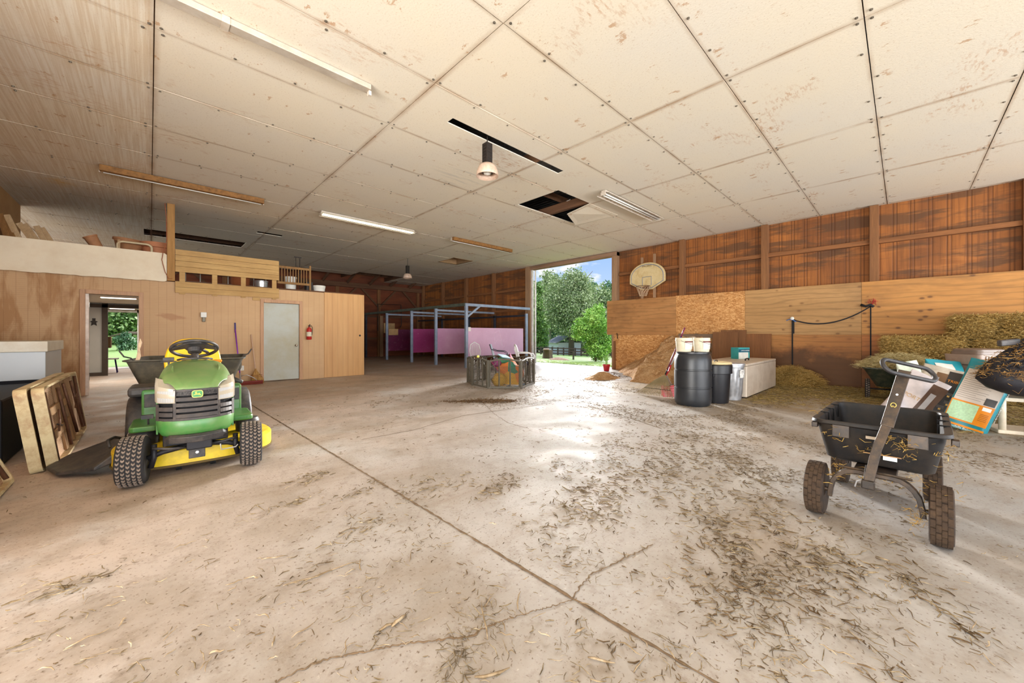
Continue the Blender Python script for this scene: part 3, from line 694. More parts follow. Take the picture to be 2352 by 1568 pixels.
    # joined as the single visible part
M_TERRA = flat('terracotta_plastic', (178, 124, 84), .7, var=.12, dust=((146, 106, 78), .5))
M_TAN = flat('tan_plastic', (178, 136, 96), .6)
p = P3(228, 552, YP+.45)
t = tag(MB().lathe([(.001, 0), (.12, 0), (.13, .02), (.16, .42), (.175, .43), (.175, .47), (.155, .47), (.14, .44), (.12, .05), (.001, .04)], 28, TR((p.x, p.y, 3.0), ry=-.45, rx=.1) @ Matrix.Scale(.66, 4)).build('flower_pot', M_TERRA, smooth=True, ang=40), 'tall terracotta pot tipped over, leftmost pot on the loft', 'flower pot')
p = P3(294, 556, YP+.50)
tag(MB().lathe([(.001, 0), (.20, 0), (.22, .02), (.30, .30), (.33, .31), (.33, .36), (.31, .36), (.28, .31), (.20, .04), (.001, .03)], 40, TR((p.x, p.y+.15, 3.04), rx=.3, ry=.1) @ Matrix.Scale(.82, 4)).build('flower_pot', M_TERRA, smooth=True, ang=40), 'large round terracotta bowl with a grooved rim on the loft', 'flower pot')
p = P3(362, 572, YP+.48)
tag(MB().lathe([(.001, 0), (.22, 0), (.27, .24), (.30, .25), (.30, .36), (.275, .36), (.26, .26), (.20, .03), (.001, .03)], 40, TR((p.x, p.y+.1, 2.945))).build('flower_pot', flat('orange_pot', (194, 128, 90), .65), smooth=True, ang=40), 'smooth orange terracotta pot right behind the loft post', 'flower pot')
p = P3(310, 568, YP+.12)
b = MB(); ring = [(x_, 0, y_) for x_, y_ in rrect(.52, .24, .08)]; b.tube(ring, .022, 8, closed=True, M=TR((p.x, p.y, 3.07)))
t = tag(b.build('picture_surround', flat('beige_plastic', (206, 186, 150), .6), smooth=True), 'beige rounded plastic frame standing on the loft in front of the bowl', 'frame')
p = P3(273, 560, YP+.1); tag(MB().box(p.x-.02, p.x+.02, p.y, p.y+.03, 2.945, 3.22).build('wood_stake', M_LUM), 'short pale stake on the loft beside the plastic frame', 'stake')
p = P3(552, 590, YP+.5); tag(MB().lathe([(.001, 0), (.2, 0), (.22, .5), (.14, .62), (.001, .64)], 28, TR((p.x, p.y, 2.445), ry=.0)).build('brown_tub', flat('brown_dome', (150, 84, 48), .6), smooth=True), 'brown domed tub peeking over the oak board panel', 'tub')
# crib side rail
M_CRIB = wood('crib_wood', (156, 116, 66), (128, 90, 48), 'Z', 1, .6)
crib = thing('crib_rail', 'wooden crib side with vertical spindles standing on the loft', 'crib side', (2.44, YP+.18, 2.44))
MB().box(0, .78, -.015, .015, .56, .62).build('top_rail', M_CRIB, crib, bev=.004)
MB().box(0, .78, -.015, .015, .14, .20).build('bottom_rail', M_CRIB, crib, bev=.004)
MB().box(.775, .82, -.02, .02, 0, .70).build('end_post', M_CRIB, crib, bev=.005)
for k in range(11): MB().box(.03+.067*k, .048+.067*k, -.008, .008, .20, .56).build('spindle', M_CRIB, crib)
M_WB = flat('white_plastic', (224, 222, 214), .45, var=.05)
M_CREAMB = flat('cream_bucket', (216, 206, 180), .45, var=.06, dust=((150, 120, 80), .3))
p = P3(668, 660, YP+.45)
tag(MB().lathe([(.001, 0), (.12, 0), (.135, .33), (.15, .33), (.15, .37), (.001, .37)], 24, TR((p.x, p.y, 2.445))).build('bucket', M_WB, smooth=True, ang=40), 'white bucket standing on the loft behind the crib side', 'bucket')
p = P3(600, 668, YP+.30)
tag(MB().lathe([(.001, 0), (.14, 0), (.15, .14), (.16, .15), (.16, .17), (.001, .17)], 24, TR((p.x, p.y, 2.445))).build('metal_pan', M_ALU, smooth=True, ang=40), 'shiny metal tub glimpsed through the gap of the oak board panel', 'tub')
p = P3(733, 668, YP+.25)
bk = thing('bucket', 'white lidded bucket on the wall top right of the crib side', 'bucket', (p.x, p.y, 2.445))
MB().lathe([(.001, 0), (.145, 0), (.155, .10), (.165, .11), (.165, .13), (.155, .14), (.001, .14)], 28).build('body', M_WB, bk, smooth=True, ang=40)
MB().lathe([(.001, .14), (.17, .14), (.17, .165), (.14, .17), (.001, .17)], 28).build('lid', M_WB, bk, smooth=True, ang=40)
p = P3(709, 652, YP+.3); tag(MB().cb((p.x+.0, p.y, 2.57), (.17, .2, .25)).build('storage_box', flat('black_box', (44, 38, 36), .6), bev=.01), 'dark box on the wall top between crib side and white bucket', 'box')
p = P3(684, 640, YP+.6)
b = MB()
for s in (-1, 1): b.tube([(p.x+.05*s, p.y, 2.445), (p.x+.05*s, p.y, 3.42)], .008, 6)
b.box(p.x-.09, p.x+.09, p.y-.01, p.y+.01, 3.40, 3.43)
tag(b.build('wire_stand', M_DARKMET), 'thin black wire stand rising above the crib side', 'stand')

# ================================================================ ON THE PARTITION WALL
p = onY(467, YP, 723)
ws = thing('wall_sensor', 'white wall mounted sensor with a grey bracket between the two doors', 'sensor', (p.x, YP-.002, p.z))
MB().box(-.055, .055, -.09, 0, -.06, .06).build('body', M_WB, ws, bev=.01)
MB().box(-.025, .035, -.07, 0, -.16, -.06).build('bracket', flat('grey_bracket', (120, 112, 96), .5, .4), ws, bev=.008)
p = onY(556, YP, 845)
wo = thing('wall_outlet', 'ivory electric outlet low on the wall behind the brooms', 'outlet', (p.x, YP-.001, p.z))
MB().box(-.037, .037, -.008, 0, -.058, .058).build('cover_plate', M_WB, wo, bev=.003)
for s in (-1, 1): MB().lathe([(.001, .0), (.015, .0), (.015, .003), (.001, .003)], 16, TR((0, -.008, .025*s), rx=math.pi/2)).build('socket', flat('ivory', (210, 200, 176), .5), wo)
p = onY(707, YP, 778)
M_RED = flat('red_paint', (176, 34, 30), .35, var=.1, spec=.5)
fe = thing('fire_extinguisher', 'red fire extinguisher hanging right of the grey door', 'fire extinguisher', (p.x, YP-.115, p.z-.02))
MB().lathe([(.001, 0), (.055, 0), (.065, .012), (.065, .27), (.05, .31), (.02, .33), (.02, .36), (.001, .36)], 28).build('cylinder', M_RED, fe, smooth=True, ang=40)
MB().lathe([(.0655, .09), (.0655, .21)], 28, cap=False).build('paper_label', flat('label_paper', (214, 204, 180), .6, var=.2, sc=60), fe, smooth=True)
b = MB(); b.box(-.014, .014, -.06, .03, .36, .385); b.bar((0, -.02, .385), (0, -.085, .415), .02, .008); b.bar((0, -.02, .365), (0, -.08, .35), .02, .008); b.build('valve_handle', M_DARKMET, fe)
MB().tube([(.015, 0, .37), (.06, .0, .38), (.082, .0, .33), (.078, 0, .2), (.072, 0, .12)], .008, 8).build('hose', M_DARKMET, fe, smooth=True)
MB().box(-.02, .02, .06, .115, .2, .3).build('wall_hook', M_DARKMET, fe)
MB().lathe([(.001, 0), (.028, 0), (.028, .004), (.001, .004)], 20, TR((onY(826, YP).x, YP-.021, 1.19), rx=math.pi/2)).build('finger_pull', flat('black_hole_ring', (20, 18, 16), .5), partition)
# brooms leaning on the wall
b0 = onZ(545, 878); top = onY(540, YP-.03, 741)
M_PURP = flat('purple_metal', (138, 50, 190), .35, .4, var=.05, spec=.5)
M_BRIS = flat('maroon_bristles', (110, 44, 34), .9, bump=.5, sc=60)
pb = thing('push_broom', 'push broom with a bright purple handle leaning on the wall', 'broom', (top.x, YP-.26, 0))
MB().cyl((.06, -.02, .27), (0, .235, top.z-.12), .013, n=10).build('handle', M_PURP, pb, smooth=True)
MB().cyl((0.003, .222, top.z-.24), (0, .24, top.z), .015, n=10).build('grip', flat('blue_grip', (60, 60, 130), .5), pb, smooth=True)
MB().cyl((.075, -.04, .07), (.06, -.02, .30), .017, n=10).build('ferrule', flat('grey_socket', (150, 140, 136), .5, .4), pb, smooth=True)
MB().cb((.22, -.05, .07), (.62, .06, .035)).build('head', flat('red_block', (120, 44, 36), .6), pb, bev=.008)
MB().cb((.22, -.05, .028), (.60, .055, .05)).build('bristles', M_BRIS, pb)
MB().tube([(.08, -.03, .22), (.2, -.03, .24), (.34, -.04, .16), (.40, -.05, .09)], .008, 6).build('brace', M_ALU, pb, smooth=True)
t2 = onY(577, YP-.03, 768)
bm = onY(590, YP-.2, 876)
M_STRAWB = Mt('broom_corn', .9); v = M_STRAWB.P((60, 60, 4)); n = M_STRAWB.noise(1, v, 4, .7)
M_STRAWB.color(M_STRAWB.mix(M_STRAWB.ramp(n, [(.35, 0.), (.65, 1.)]), sr(196, 154, 92), sr(140, 98, 50))); M_STRAWB.bump(n, .8, .01)
sb = thing('straw_broom', 'old straw broom with a pale wooden handle beside the grey door frame', 'broom', (bm.x, YP-.17, 0))
MB().cyl((-.02, .02, .33), (t2.x-bm.x, .14, t2.z), .013, n=10).build('handle', wood('broom_stick', (222, 186, 160), (200, 164, 136), 'Z'), sb, smooth=True)
rings = []
for z_, wx, wy, ox in ((.0, .13, .04, .03), (.10, .135, .045, .02), (.2, .10, .04, .0), (.28, .05, .03, -.015), (.34, .022, .022, -.02), (.37, .018, .018, -.022)):
    rings.append([(ox+wx*math.cos(a), wy*math.sin(a), z_) for a in [2*math.pi*k/20 for k in range(20)]])
MB().loft(rings).build('brush', M_STRAWB.m, sb, smooth=True)
for z_ in (.17, .21): MB().tube([(.003+.118*math.cos(a), .043*math.sin(a), z_) for a in [2*math.pi*k/24 for k in range(24)]], .004, 6, closed=True).build('binding', flat('binding_cord', (120, 60, 40), .8), sb)
# things in the inner rooms
def roomlight(px, py, w_, Y, lab):
    p = onY(px, Y, py); t = thing('ceiling_light', lab, 'ceiling light', (p.x, Y, 2.148))
    mm = Mt('room_lamp', .5); mm.b.inputs['Emission Color'].default_value = (1, .93, .8, 1); mm.b.inputs['Emission Strength'].default_value = 2.2
    MB().box(-w_/2, w_/2, -.06, .06, -.035, -.005).build('diffuser', mm.m, t, bev=.01)
    MB().box(-w_/2-.02, w_/2+.02, -.08, .08, -.012, 0).build('housing', M_TRIM, t)
roomlight(273, 687, .62, 13.6, 'lit warm ceiling light in the first inner room')
roomlight(281, 714, .62, 19.2, 'lit ceiling light in the second inner room, farther back')
light('inner_room_glow', 'AREA', (-.5, 14.2, 2.06), (0, 0, 0), 70, (1, .92, .8), shape='RECTANGLE', size=1.2, size_y=.3)
light('inner_room_glow_far', 'AREA', (-.5, 18.4, 2.06), (0, 0, 0), 50, (1, .95, .88), shape='RECTANGLE', size=1.2, size_y=.3)
cp = onY(244, 18.3, 850)
cab = thing('wooden_cabinet', 'brown wooden cabinet standing in the farther inner room', 'cabinet', (cp.x-.1, 18.2, 0))
M_CAB = wood('cabinet_wood', (120, 90, 56), (88, 62, 40), 'Z')
MB().box(-.22, .14, -.2, .2, 0, .78).build('body', M_CAB, cab, bev=.01)
MB().box(-.22, .22, -.22, .22, .78, 1.15).build('top_box', M_CAB, cab, bev=.01)
MB().box(.141, .146, -.15, -.02, .08, .7).build('panel', M_DK, cab)
MB().box(.08, .12, -.224, -.22, .90, .97).build('paper_label', flat('yellow_label', (210, 160, 50), .6), cab)
ch = thing('stool', 'small seat with thin dark legs inside the inner room', 'stool', (cp.x+.12, 17.5, 0))
MB().box(-.3, .2, -.18, .18, .43, .47).build('seat', flat('grey_seat', (168, 160, 150), .6), ch, bev=.01)
for sx_ in (-1, 1):
    for sy_ in (-1, 1): MB().cyl((-.05+.22*sx_, .16*sy_, 0), (-.05+.17*sx_, .13*sy_, .43), .013, n=8).build('leg', flat('violet_leg', (52, 44, 90), .4, .4), ch)
p = onY(215, 16.4, 740)
b = MB(); b.prism([(-.06, -.1), (.0, -.06), (.06, -.1), (.045, .0), (.085, .02), (.03, .05), (.035, .12), (-.035, .12), (-.03, .05), (-.085, .02), (-.045, 0)], .012, TR((p.x, 16.415+.08, p.z), rx=math.pi/2))
tag(b.build('wall_ornament', M_DARKMET), 'small black star shaped ornament on the grey inner wall', 'ornament')

# ================================================================ HORSE STALLS
M_STEEL = flat('blue_grey_steel', (156, 168, 186), .4, .35, var=.15, dust=((110, 120, 140), .5), sc=3)
M_DSTEEL = flat('dark_steel', (54, 56, 68), .5, .3, dust=((90, 84, 70), .5), sc=3)
M_OLIVE = flat('weathered_rail', (92, 98, 84), .6, .2, dust=((50, 56, 60), .6), sc=4)
SX, SY = 8.3, (11.03, 13.05, 15.0, 17.4, 19.85)
def pinkmat(name, c1, c2):
    m = Mt(name, .4, spec=.5); col = m.mix(m.ramp(m.noise(1.1, detail=6, rough=.65), [(.35, 0.), (.65, 1.)]), sr(*c1), sr(*c2))
    col = m.mix(m.ramp(m.noise(9, detail=6, rough=.7), [(.60, 0.), (.72, .3)]), col, sr(232, 206, 216)); m.color(col); return m.m
stall = thing('horse_stall_frame', 'blue grey steel tube frame of the horse stalls in the far corner', 'stall frame', (SX, SY[0], 0))
for i, yy in enumerate(SY):
    MB().box(-.05, .05, yy-SY[0]-.05, yy-SY[0]+.05, 0, 2.26).build('post', M_STEEL if i < 4 else M_DSTEEL, stall, bev=.006)
    if i < 4:
        MB().box(3.1, 3.2, yy-SY[0]-.04, yy-SY[0]+.04, 0, 2.1).build('rear_post', M_STEEL if i == 0 else M_DSTEEL, stall, bev=.005)
        MB().box(-.04 if i == 0 else .05, 3.35 if i == 0 else 3.1, yy-SY[0]-.035, yy-SY[0]+.035, 2.26-(.0 if i == 0 else .10), 2.36-(0 if i == 0 else .12)).build('cross_rail', M_STEEL, stall, bev=.005)
MB().box(-.05, .05, .04, SY[-1]-SY[0]+.05, 2.26, 2.37).build('front_rail', M_OLIVE, stall, bev=.005)
MB().box(3.1, 3.16, .04, SY[-1]-SY[0], 1.98, 2.06).build('rear_rail', M_DSTEEL, stall)
MB().bar((.03, -.0, 1.86), (.62, -.0, 2.28), .06, .07).build('corner_brace', M_STEEL, stall, bev=.004)
pk = [((214, 172, 196), (204, 160, 184)), ((206, 156, 184), (192, 136, 168)), ((168, 66, 122), (150, 50, 106)), ((120, 40, 82), (98, 32, 68))]
labs = ['palest pink painted plywood divider with a faint scrawled loop, behind the chairs', 'pale pink plywood stall divider left of the corner post', 'magenta plywood stall divider, third from the corner', 'dark purple plywood stall divider, farthest back']
for i in range(4):
    yy = SY[i]
    tag(MB().box(SX+.055, SX+(2.95 if i == 0 else 3.0), yy-.012, yy+.006, .42, 1.47).build('stall_divider', pinkmat('pink_ply_%d' % i, *pk[i])), labs[i], 'plywood divider')
b = MB()
lp = [(1.02, .86), (1.0, 1.3), (1.25, 1.40), (1.32, 1.15), (1.42, .8), (1.32, .62), (1.1, .66), (1.04, .9), (1.16, 1.05), (1.34, .98), (1.40, .8)]
b.tube([(SX+.35+x_, SY[0]-.014, z_-.02) for x_, z_ in lp], .006, 5)
tag(b.build('chalk_scrawl', flat('chalk', (226, 200, 214), .9)), 'looping chalk scrawl on the palest pink divider', 'chalk mark')
M_PAPER = flat('kraft_paper', (196, 158, 112), .8)
p = onY(905, SY[3]-.02, 756); tag(MB().box(p.x-.28, p.x+.22, SY[3]-.03, SY[3]-.014, 1.19, 1.5).build('feed_sack', M_PAPER, bev=.01), 'brown paper sack draped on the dark purple divider', 'sack')
p = onY(893, YB-.1, 752); tag(MB().box(p.x-.3, p.x+.35, YB-.12, YB-.09, 1.3, 1.85).build('cardboard_sheet', M_PAPER), 'cardboard sheet on the far wall behind the dark stalls', 'cardboard')
p = onY(1078, SY[0]-.03, 757); tag(MB().box(SX+.07, SX+.19, SY[0]-.03, SY[0]-.013, 1.34, 1.49).build('paper_note', flat('note', (226, 214, 206), .7)), 'small pale paper note at the top corner of the palest pink divider', 'note')
tag(MB().bar(onY(876, 19.9, 725), onY(876, 19.9, 822), .18, .05).build('leaning_plank', M_JAMB), 'tall wooden plank standing against the far wall', 'plank')

# ---- chairs by the stalls
M_WPL = flat('white_resin', (226, 224, 222), .4, var=.04, spec=.5)
M_GREYF = flat('grey_mesh_fabric', (170, 178, 188), .8)
def armchair(mat):
    t = thing('garden_chair', '', 'chair', (0, 0, 0))
    MB().grid(lambda u, v: ((u-.5)*.46, -.22+v*.44, .42+.02*math.cos((u-.5)*3)-.01*v), 8, 8).build('seat', mat, t, smooth=True)
    o = t.children[0]; q = o.modifiers.new('s', 'SOLIDIFY'); q.thickness = .02
    # slatted fan back with a curved top hoop
    hoop = [(-.22, .22, .42), (-.235, .27, .62), (-.20, .31, .80), (-.1, .335, .88), (0, .34, .90), (.1, .335, .88), (.20, .31, .80), (.235, .27, .62), (.22, .22, .42)]
    MB().tube(hoop, .022, 8).build('back_hoop', mat, t, smooth=True)
    for k in range(-3, 4):
        MB().bar((.05*k, .22, .43), (.058*k, .33, .87-.012*k*k), .03, .01, (1, 0, 0)).build('back_slat', mat, t)
    for s in (-1, 1):
        MB().tube([(.225*s, .28, .66), (.27*s, .16, .65), (.285*s, -.05, .645), (.28*s, -.2, .62), (.265*s, -.24, .54), (.26*s, -.23, .42), (.265*s, -.26, 0)], .021, 8).build('arm', mat, t, smooth=True)
        MB().tube([(.22*s, .22, .43), (.25*s, .29, 0)], .021, 8).build('leg', mat, t, smooth=True)
    return t
c3 = armchair(M_WPL); p = onD(1207, 768, 11.9)
c3.location = (p.x, p.y, 0); c3.rotation_euler = (0, 0, .95); c3['label'] = 'white resin garden armchair with slatted back nearest the barn door'
c2 = thing('patio_chair', 'patio armchair with grey fabric back and thin metal arms, middle of the three', 'chair', (0, 0, 0), .75)
p = onD(1150, 768, 12.6); c2.location = (p.x, p.y, 0)
o = MB().grid(lambda u, v: ((u-.5)*(.46-.16*v*v), .2+.12*v+.04*math.cos((u-.5)*3), .44+.46*v), 10, 10).build('back', M_GREYF, c2, smooth=True); q = o.modifiers.new('s', 'SOLIDIFY'); q.thickness = .012
o = MB().grid(lambda u, v: ((u-.5)*.46, -.22+.44*v, .43), 4, 4).build('seat', M_GREYF, c2, smooth=True); q = o.modifiers.new('s', 'SOLIDIFY'); q.thickness = .015
for s in (-1, 1):
    MB().tube([(.15*s, .36, .89), (.22*s, .3, .74), (.255*s, .15, .68), (.26*s, -.12, .66), (.26*s, -.22, .60), (.26*s, -.25, .3), (.26*s, -.24, 0)], .013, 8).build('arm_frame', M_DSTEEL if s > 0 else M_DSTEEL, c2, smooth=True)
    MB().tube([(.23*s, .22, .43), (.25*s, .3, 0)], .013, 8).build('leg', M_DSTEEL, c2)
c1 = thing('spindle_back_chair', 'white hoop-backed spindle chair left of the play yard', 'chair', (0, 0, 0), -.35)
p = onD(1096, 768, 12.9); c1.location = (p.x, p.y, 0)
MB().tube([(-.17, .17, .45), (-.20, .22, .66), (-.15, .27, .87), (0, .29, .96), (.15, .27, .87), (.20, .22, .66), (.17, .17, .45)], .014, 8).build('back_hoop', M_WPL, c1, smooth=True)
for k in range(-3, 4): MB().cyl((.045*k, .18, .45), (.052*k, .28, .94-.012*k*k), .008, n=6).build('spindle', M_WPL, c1)
MB().lathe([(.001, 0), (.20, 0), (.22, .015), (.21, .035), (.001, .03)], 24, TR((0, 0, .43))).build('seat', flat('brown_seat', (120, 84, 52), .5), c1, smooth=True)
for sx_ in (-1, 1):
    for sy_ in (-1, 1): MB().cyl((.14*sx_, .14*sy_, .44), (.2*sx_, .2*sy_, 0), .014, n=8).build('leg', M_WPL, c1)

# ---- play yard with toys
PEN = [(5.57, 7.16), (5.50, 6.50), (6.03, 5.97), (6.90, 6.38), (7.0, 7.05), (6.45, 7.75), (5.85, 7.72)]
M_PEN = flat('brown_grey_plastic', (92, 86, 74), .6, var=.12)
cx_, cy_ = 6.2, 6.9
pen = thing('play_yard', 'brown grey plastic play yard fence with lattice panels standing on the concrete', 'play yard', (cx_, cy_, 0))
def lattice(p, q, H=.66, arch=.05):
    p, q = Vector((p[0]-cx_, p[1]-cy_, 0)), Vector((q[0]-cx_, q[1]-cy_, 0)); L = (q-p).length; d = (q-p).normalized()
    up = Vector((0, 0, 1)); nrm = d.cross(up)
    at = lambda u, z: p+d*u+up*z
    g_ = .035; top = lambda u: H-.05+arch*math.sin(math.pi*u/L)
    b = MB()
    b.bar(at(g_, .03), at(L-g_, .03), .03, .04); b.bar(at(g_, .03), at(g_, H-.04), .03, .035); b.bar(at(L-g_, .03), at(L-g_, H-.04), .03, .035)
    n = 10; pts = [at(g_+(L-2*g_)*i/n, top(g_+(L-2*g_)*i/n)) for i in range(n+1)]
    b.tube(pts, .02, 6)
    for k in (1, 2): b.bar(at(L*k/3, .04), at(L*k/3, top(L*k/3)), .02, .028)
    for s, u0 in ((1, g_), (-1, L-g_)):
        b.tube([at(u0+s*.14*math.cos(a), H-.07-.09*math.sin(a)) for a in [math.pi/2*k/5 for k in range(6)]], .009, 5)
    b.build('fence_panel', M_PEN, pen)
    b = MB(); st_ = .05
    nx = int((L-2*g_)/st_); nz = int((H-.2)/.032)
    for j in range(nz):
        z0 = .06+j*.032; pts = []
        for i in range(nx*2+1):
            u = g_+(L-2*g_)*i/(nx*2); pts.append(at(u, z0+(.016 if (i+j) % 2 else 0)))
        vs = []
        for pt in pts: vs += [pt+up*.003+nrm*.003, pt-up*.003-nrm*.003]
        b.add(vs, [(2*i, 2*i+2, 2*i+3, 2*i+1) for i in range(len(pts)-1)])
        vs = []
        for i, pt in enumerate(pts): 
            pt = at(g_+(L-2*g_)*i/(nx*2), z0+(.016 if (i+j+1) % 2 else 0)); vs += [pt+up*.004+nrm*.004, pt-up*.004-nrm*.004]
        b.add(vs, [(2*i, 2*i+2, 2*i+3, 2*i+1) for i in range(len(pts)-1)])
    b.build('lattice', M_PEN, pen)
for i in range(len(PEN)): lattice(PEN[i], PEN[(i+1) % len(PEN)])
for x_, y_ in PEN:
    b = MB(); b.cyl((x_-cx_, y_-cy_, .0), (x_-cx_, y_-cy_, .64), .022, n=8); b.build('hinge_post', M_PEN, pen)
def rugmat(name, cols, sc=3.5):
    m = Mt(name, .85); f = m.vor(sc, m.P((1, 1, 1)), 'F1', 1, 1); n = m.t.nodes.new('ShaderNodeRGBToBW'); m.L(f, n.inputs[0])
    st = [(i/len(cols), sr(*c)) for i, c in enumerate(cols)]
    m.color(m.ramp(n.outputs[0], st, 'CONSTANT')); return m.m
rug = rugmat('play_mat_print', [(70, 78, 104), (190, 86, 104), (64, 118, 96), (200, 116, 60), (150, 60, 100), (196, 150, 60), (70, 84, 110)])
o = MB().grid(lambda u, v: (cx_-.34+.70*u+.05*math.sin(v*5), cy_-.45+.10*math.sin(u*7)+.32*v*v-.0, .03+.66*v*(1-.18*math.sin(u*3.1+.6))), 24, 24).build('play_mat', rug, smooth=True); q = o.modifiers.new('s', 'SOLIDIFY'); q.thickness = .02
tag(o, 'colourful patchwork play mat slumped upright inside the play yard', 'play mat')
def blob(name, lab, cat, loc, r, c, sq=(1, 1, 1), seed=1):
    rr = random.Random(seed)
    rings = []
    for i in range(1, 8):
        a = math.pi*i/8; rings.append([(r*sq[0]*math.sin(a)*math.cos(t)*(1+.12*rr.uniform(-1, 1)), r*sq[1]*math.sin(a)*math.sin(t)*(1+.12*rr.uniform(-1, 1)), -r*sq[2]*math.cos(a)) for t in [2*math.pi*k/12 for k in range(12)]])
    return tag(MB().loft(rings, TR(loc)).build(name, flat(name+'_cloth_%d' % seed, c, .85), smooth=True), lab, cat)
blob('toy_cushion', 'orange brown cushion in the right half of the play yard', 'cushion', (6.46, 6.55, .27), .20, (196, 104, 48), (1, .8, 1.1), 3)
blob('toy_cushion', 'mustard yellow cushion at the lower left in the play yard', 'cushion', (5.83, 6.50, .17), .17, (190, 146, 60), (1, .8, 1), 4)
blob('toy_bag', 'green cloth heap on top of the play mat', 'cloth', (6.16, 6.72, .60), .16, (70, 128, 92), (1.5, .8, .5), 5)
blob('toy_bag', 'plum cloth hanging over the left part of the play mat', 'cloth', (5.96, 6.72, .55), .13, (120, 60, 92), (1, .8, .8), 6)
tag(MB().cb((0, 0, 0), (.28, .2, .02), TR((6.11, 6.62, .70), rx=.35, ry=.15)).build('picture_book', flat('pale_blue_card', (150, 186, 206), .5), bev=.003), 'pale blue book lying on top of the green cloth', 'book')
tag(MB().cb((0, 0, .02), (.62, .5, .035), TR((6.15, 6.42, .0), rz=.4)).build('foam_mat', rugmat('foam_colours', [(220, 214, 204), (120, 150, 190), (226, 196, 140), (236, 232, 226), (60, 70, 84)], 9), bev=.004), 'flat patterned foam mat on the floor of the play yard', 'mat')
tag(MB().lathe([(.001, -.035), (.025, -.025), (.035, 0), (.025, .025), (.001, .035)], 14, TR((5.60, 6.98, .70))).build('toy_ball', flat('yellow_ball', (222, 216, 110), .5), smooth=True), 'small yellow ball on the left top corner of the play yard', 'ball')
tag(MB().tube([(6.55, 6.35, .02), (6.6, 6.33, .3), (6.62, 6.32, .55), (6.55, 6.36, .60)], .02, 8).build('curved_toy', M_DARKMET, smooth=True), 'dark curved toy handle inside the right side of the play yard', 'toy')

# ================================================================ BASKETBALL HOOP
hy_, hz_ = 5.74, 3.02
M_BB = flat('weathered_backboard', (206, 186, 140), .6, var=.1, sc=3, dust=((166, 128, 70), .6))
bb = thing('basketball_hoop', 'weathered fan shaped basketball backboard with a rim on two wooden struts', 'basketball hoop', (XR-.10, hy_, hz_))
fan = [(-.60, -.12), (-.60, .08)]+[(-.60*math.cos(a), .08+.44*math.sin(a)) for a in [math.pi*k/18 for k in range(1, 18)]]+[(.60, .08), (.60, -.12), (.18, -.35), (-.18, -.35)]
Mfan = Matrix(((0, 0, -1, 0), (-1, 0, 0, 0), (0, 1, 0, 0), (0, 0, 0, 1)))   # local x -> -y, y -> z, z -> -x
MB().prism(fan, .045, Mfan).build('backboard', M_BB, bb, bev=.008)
M_BLUEL = flat('faded_blue_line', (104, 118, 142), .7, var=.2)
inner = [(x_*.90, y_*.88+.002) for x_, y_ in fan]
b = MB(); b.tube([(-.047, -x_, y_) for x_, y_ in inner], .010, 4, closed=True); b.build('border_line', M_BLUEL, bb)
b = MB(); sq_ = [(-.15, -.22), (-.15, .06), (.15, .06), (.15, -.22)]; b.tube([(-.047, -x_, y_) for x_, y_ in sq_], .009, 4); b.build('target_square', M_BLUEL, bb)
Mt_ = Matrix(((0, 0, -1, -.047), (-1, 0, 0, 0), (0, 1, 0, .405), (0, 0, 0, 1)))
text('brand_lettering', 'SPALDING', .07, M_DARKMET, bb, Mt_)
b = MB(); b.tube([(-.30+.21*math.cos(a), .21*math.sin(a), -.27) for a in [2*math.pi*k/28 for k in range(28)]], .009, 8, closed=True)
b.build('rim', flat('rusted_rim', (104, 70, 54), .5, .5), bb, smooth=True)
b = MB(); b.box(-.10, -.045, -.08, .08, -.34, -.24); b.bar((-.06, .07, -.33), (-.2, .1, -.275), .012); b.bar((-.06, -.07, -.33), (-.2, -.1, -.275), .012); b.build('bracket', flat('rusty_bracket', (110, 74, 52), .6, .4), bb)
b = MB()
for k in range(12):
    for s in (-1, 1):
        pts = []
        for j in range(6):
            a = 2*math.pi*(k+s*j*.5)/12; r_ = .21-.022*j; pts.append((-.30+r_*math.cos(a), r_*math.sin(a), -.27-.062*j))
        b.tube(pts, .004, 4)
b.build('net', flat('dirty_net', (196, 170, 140), .9), bb)
for yy, z1 in ((.20, .72), (-.22, .78)):
    MB().box(-.0, .06, yy-.035, yy+.035, -.62, z1).build('strut', M_JAMB, bb, bev=.004)

# ---- straps on the right wall
M_STRAP = flat('black_webbing', (34, 32, 34), .8)
h1 = onX(1820, XR-.04, 733); h2 = onX(2000, XR-.04, 703)
rc = thing('ratchet_strap', 'black webbing strap slung between two hooks on the plywood wall', 'strap', (XR-.05, h1.y, h1.z))
pts = []
for i in range(15):
    u = i/14; pts.append((-.01, (h2.y-h1.y)*u, (h2.z-h1.z)*u-.42*4*u*(1-u)*.55))
b = MB(); vs = []
for p_ in pts: vs += [(p_[0], p_[1], p_[2]-.018), (p_[0]-.002, p_[1], p_[2]+.012)]
b.add(vs, [(2*i, 2*i+2, 2*i+3, 2*i+1) for i in range(14)]); b.build('hanging_loop', M_STRAP, rc)
MB().box(-.014, -.01, -.018, .012, -1.18, 0).build('left_tail', M_STRAP, rc)
MB().box(-.014, -.01, -.045, -.02, -.36, 0).build('short_tail', M_STRAP, rc)
MB().box(-.014, -.01, h2.y-h1.y-.012, h2.y-h1.y+.012, h2.z-h1.z-1.15, h2.z-h1.z).build('right_tail', M_STRAP, rc)
b = MB(); b.lathe([(.001, 0), (.04, .005), (.045, .03), (.02, .05), (.001, .05)], 12, TR((-.0, 0, .02), ry=-math.pi/2)); b.build('insulator_knob', M_WB, rc, smooth=True)
b = MB(); b.tube([(-.02, .12, -.03), (-.03, .05, 0), (-.03, -.02, -.02), (-.02, -.08, -.07)], .01, 5); b.build('twine', flat('blue_twine', (70, 110, 170), .8), rc)
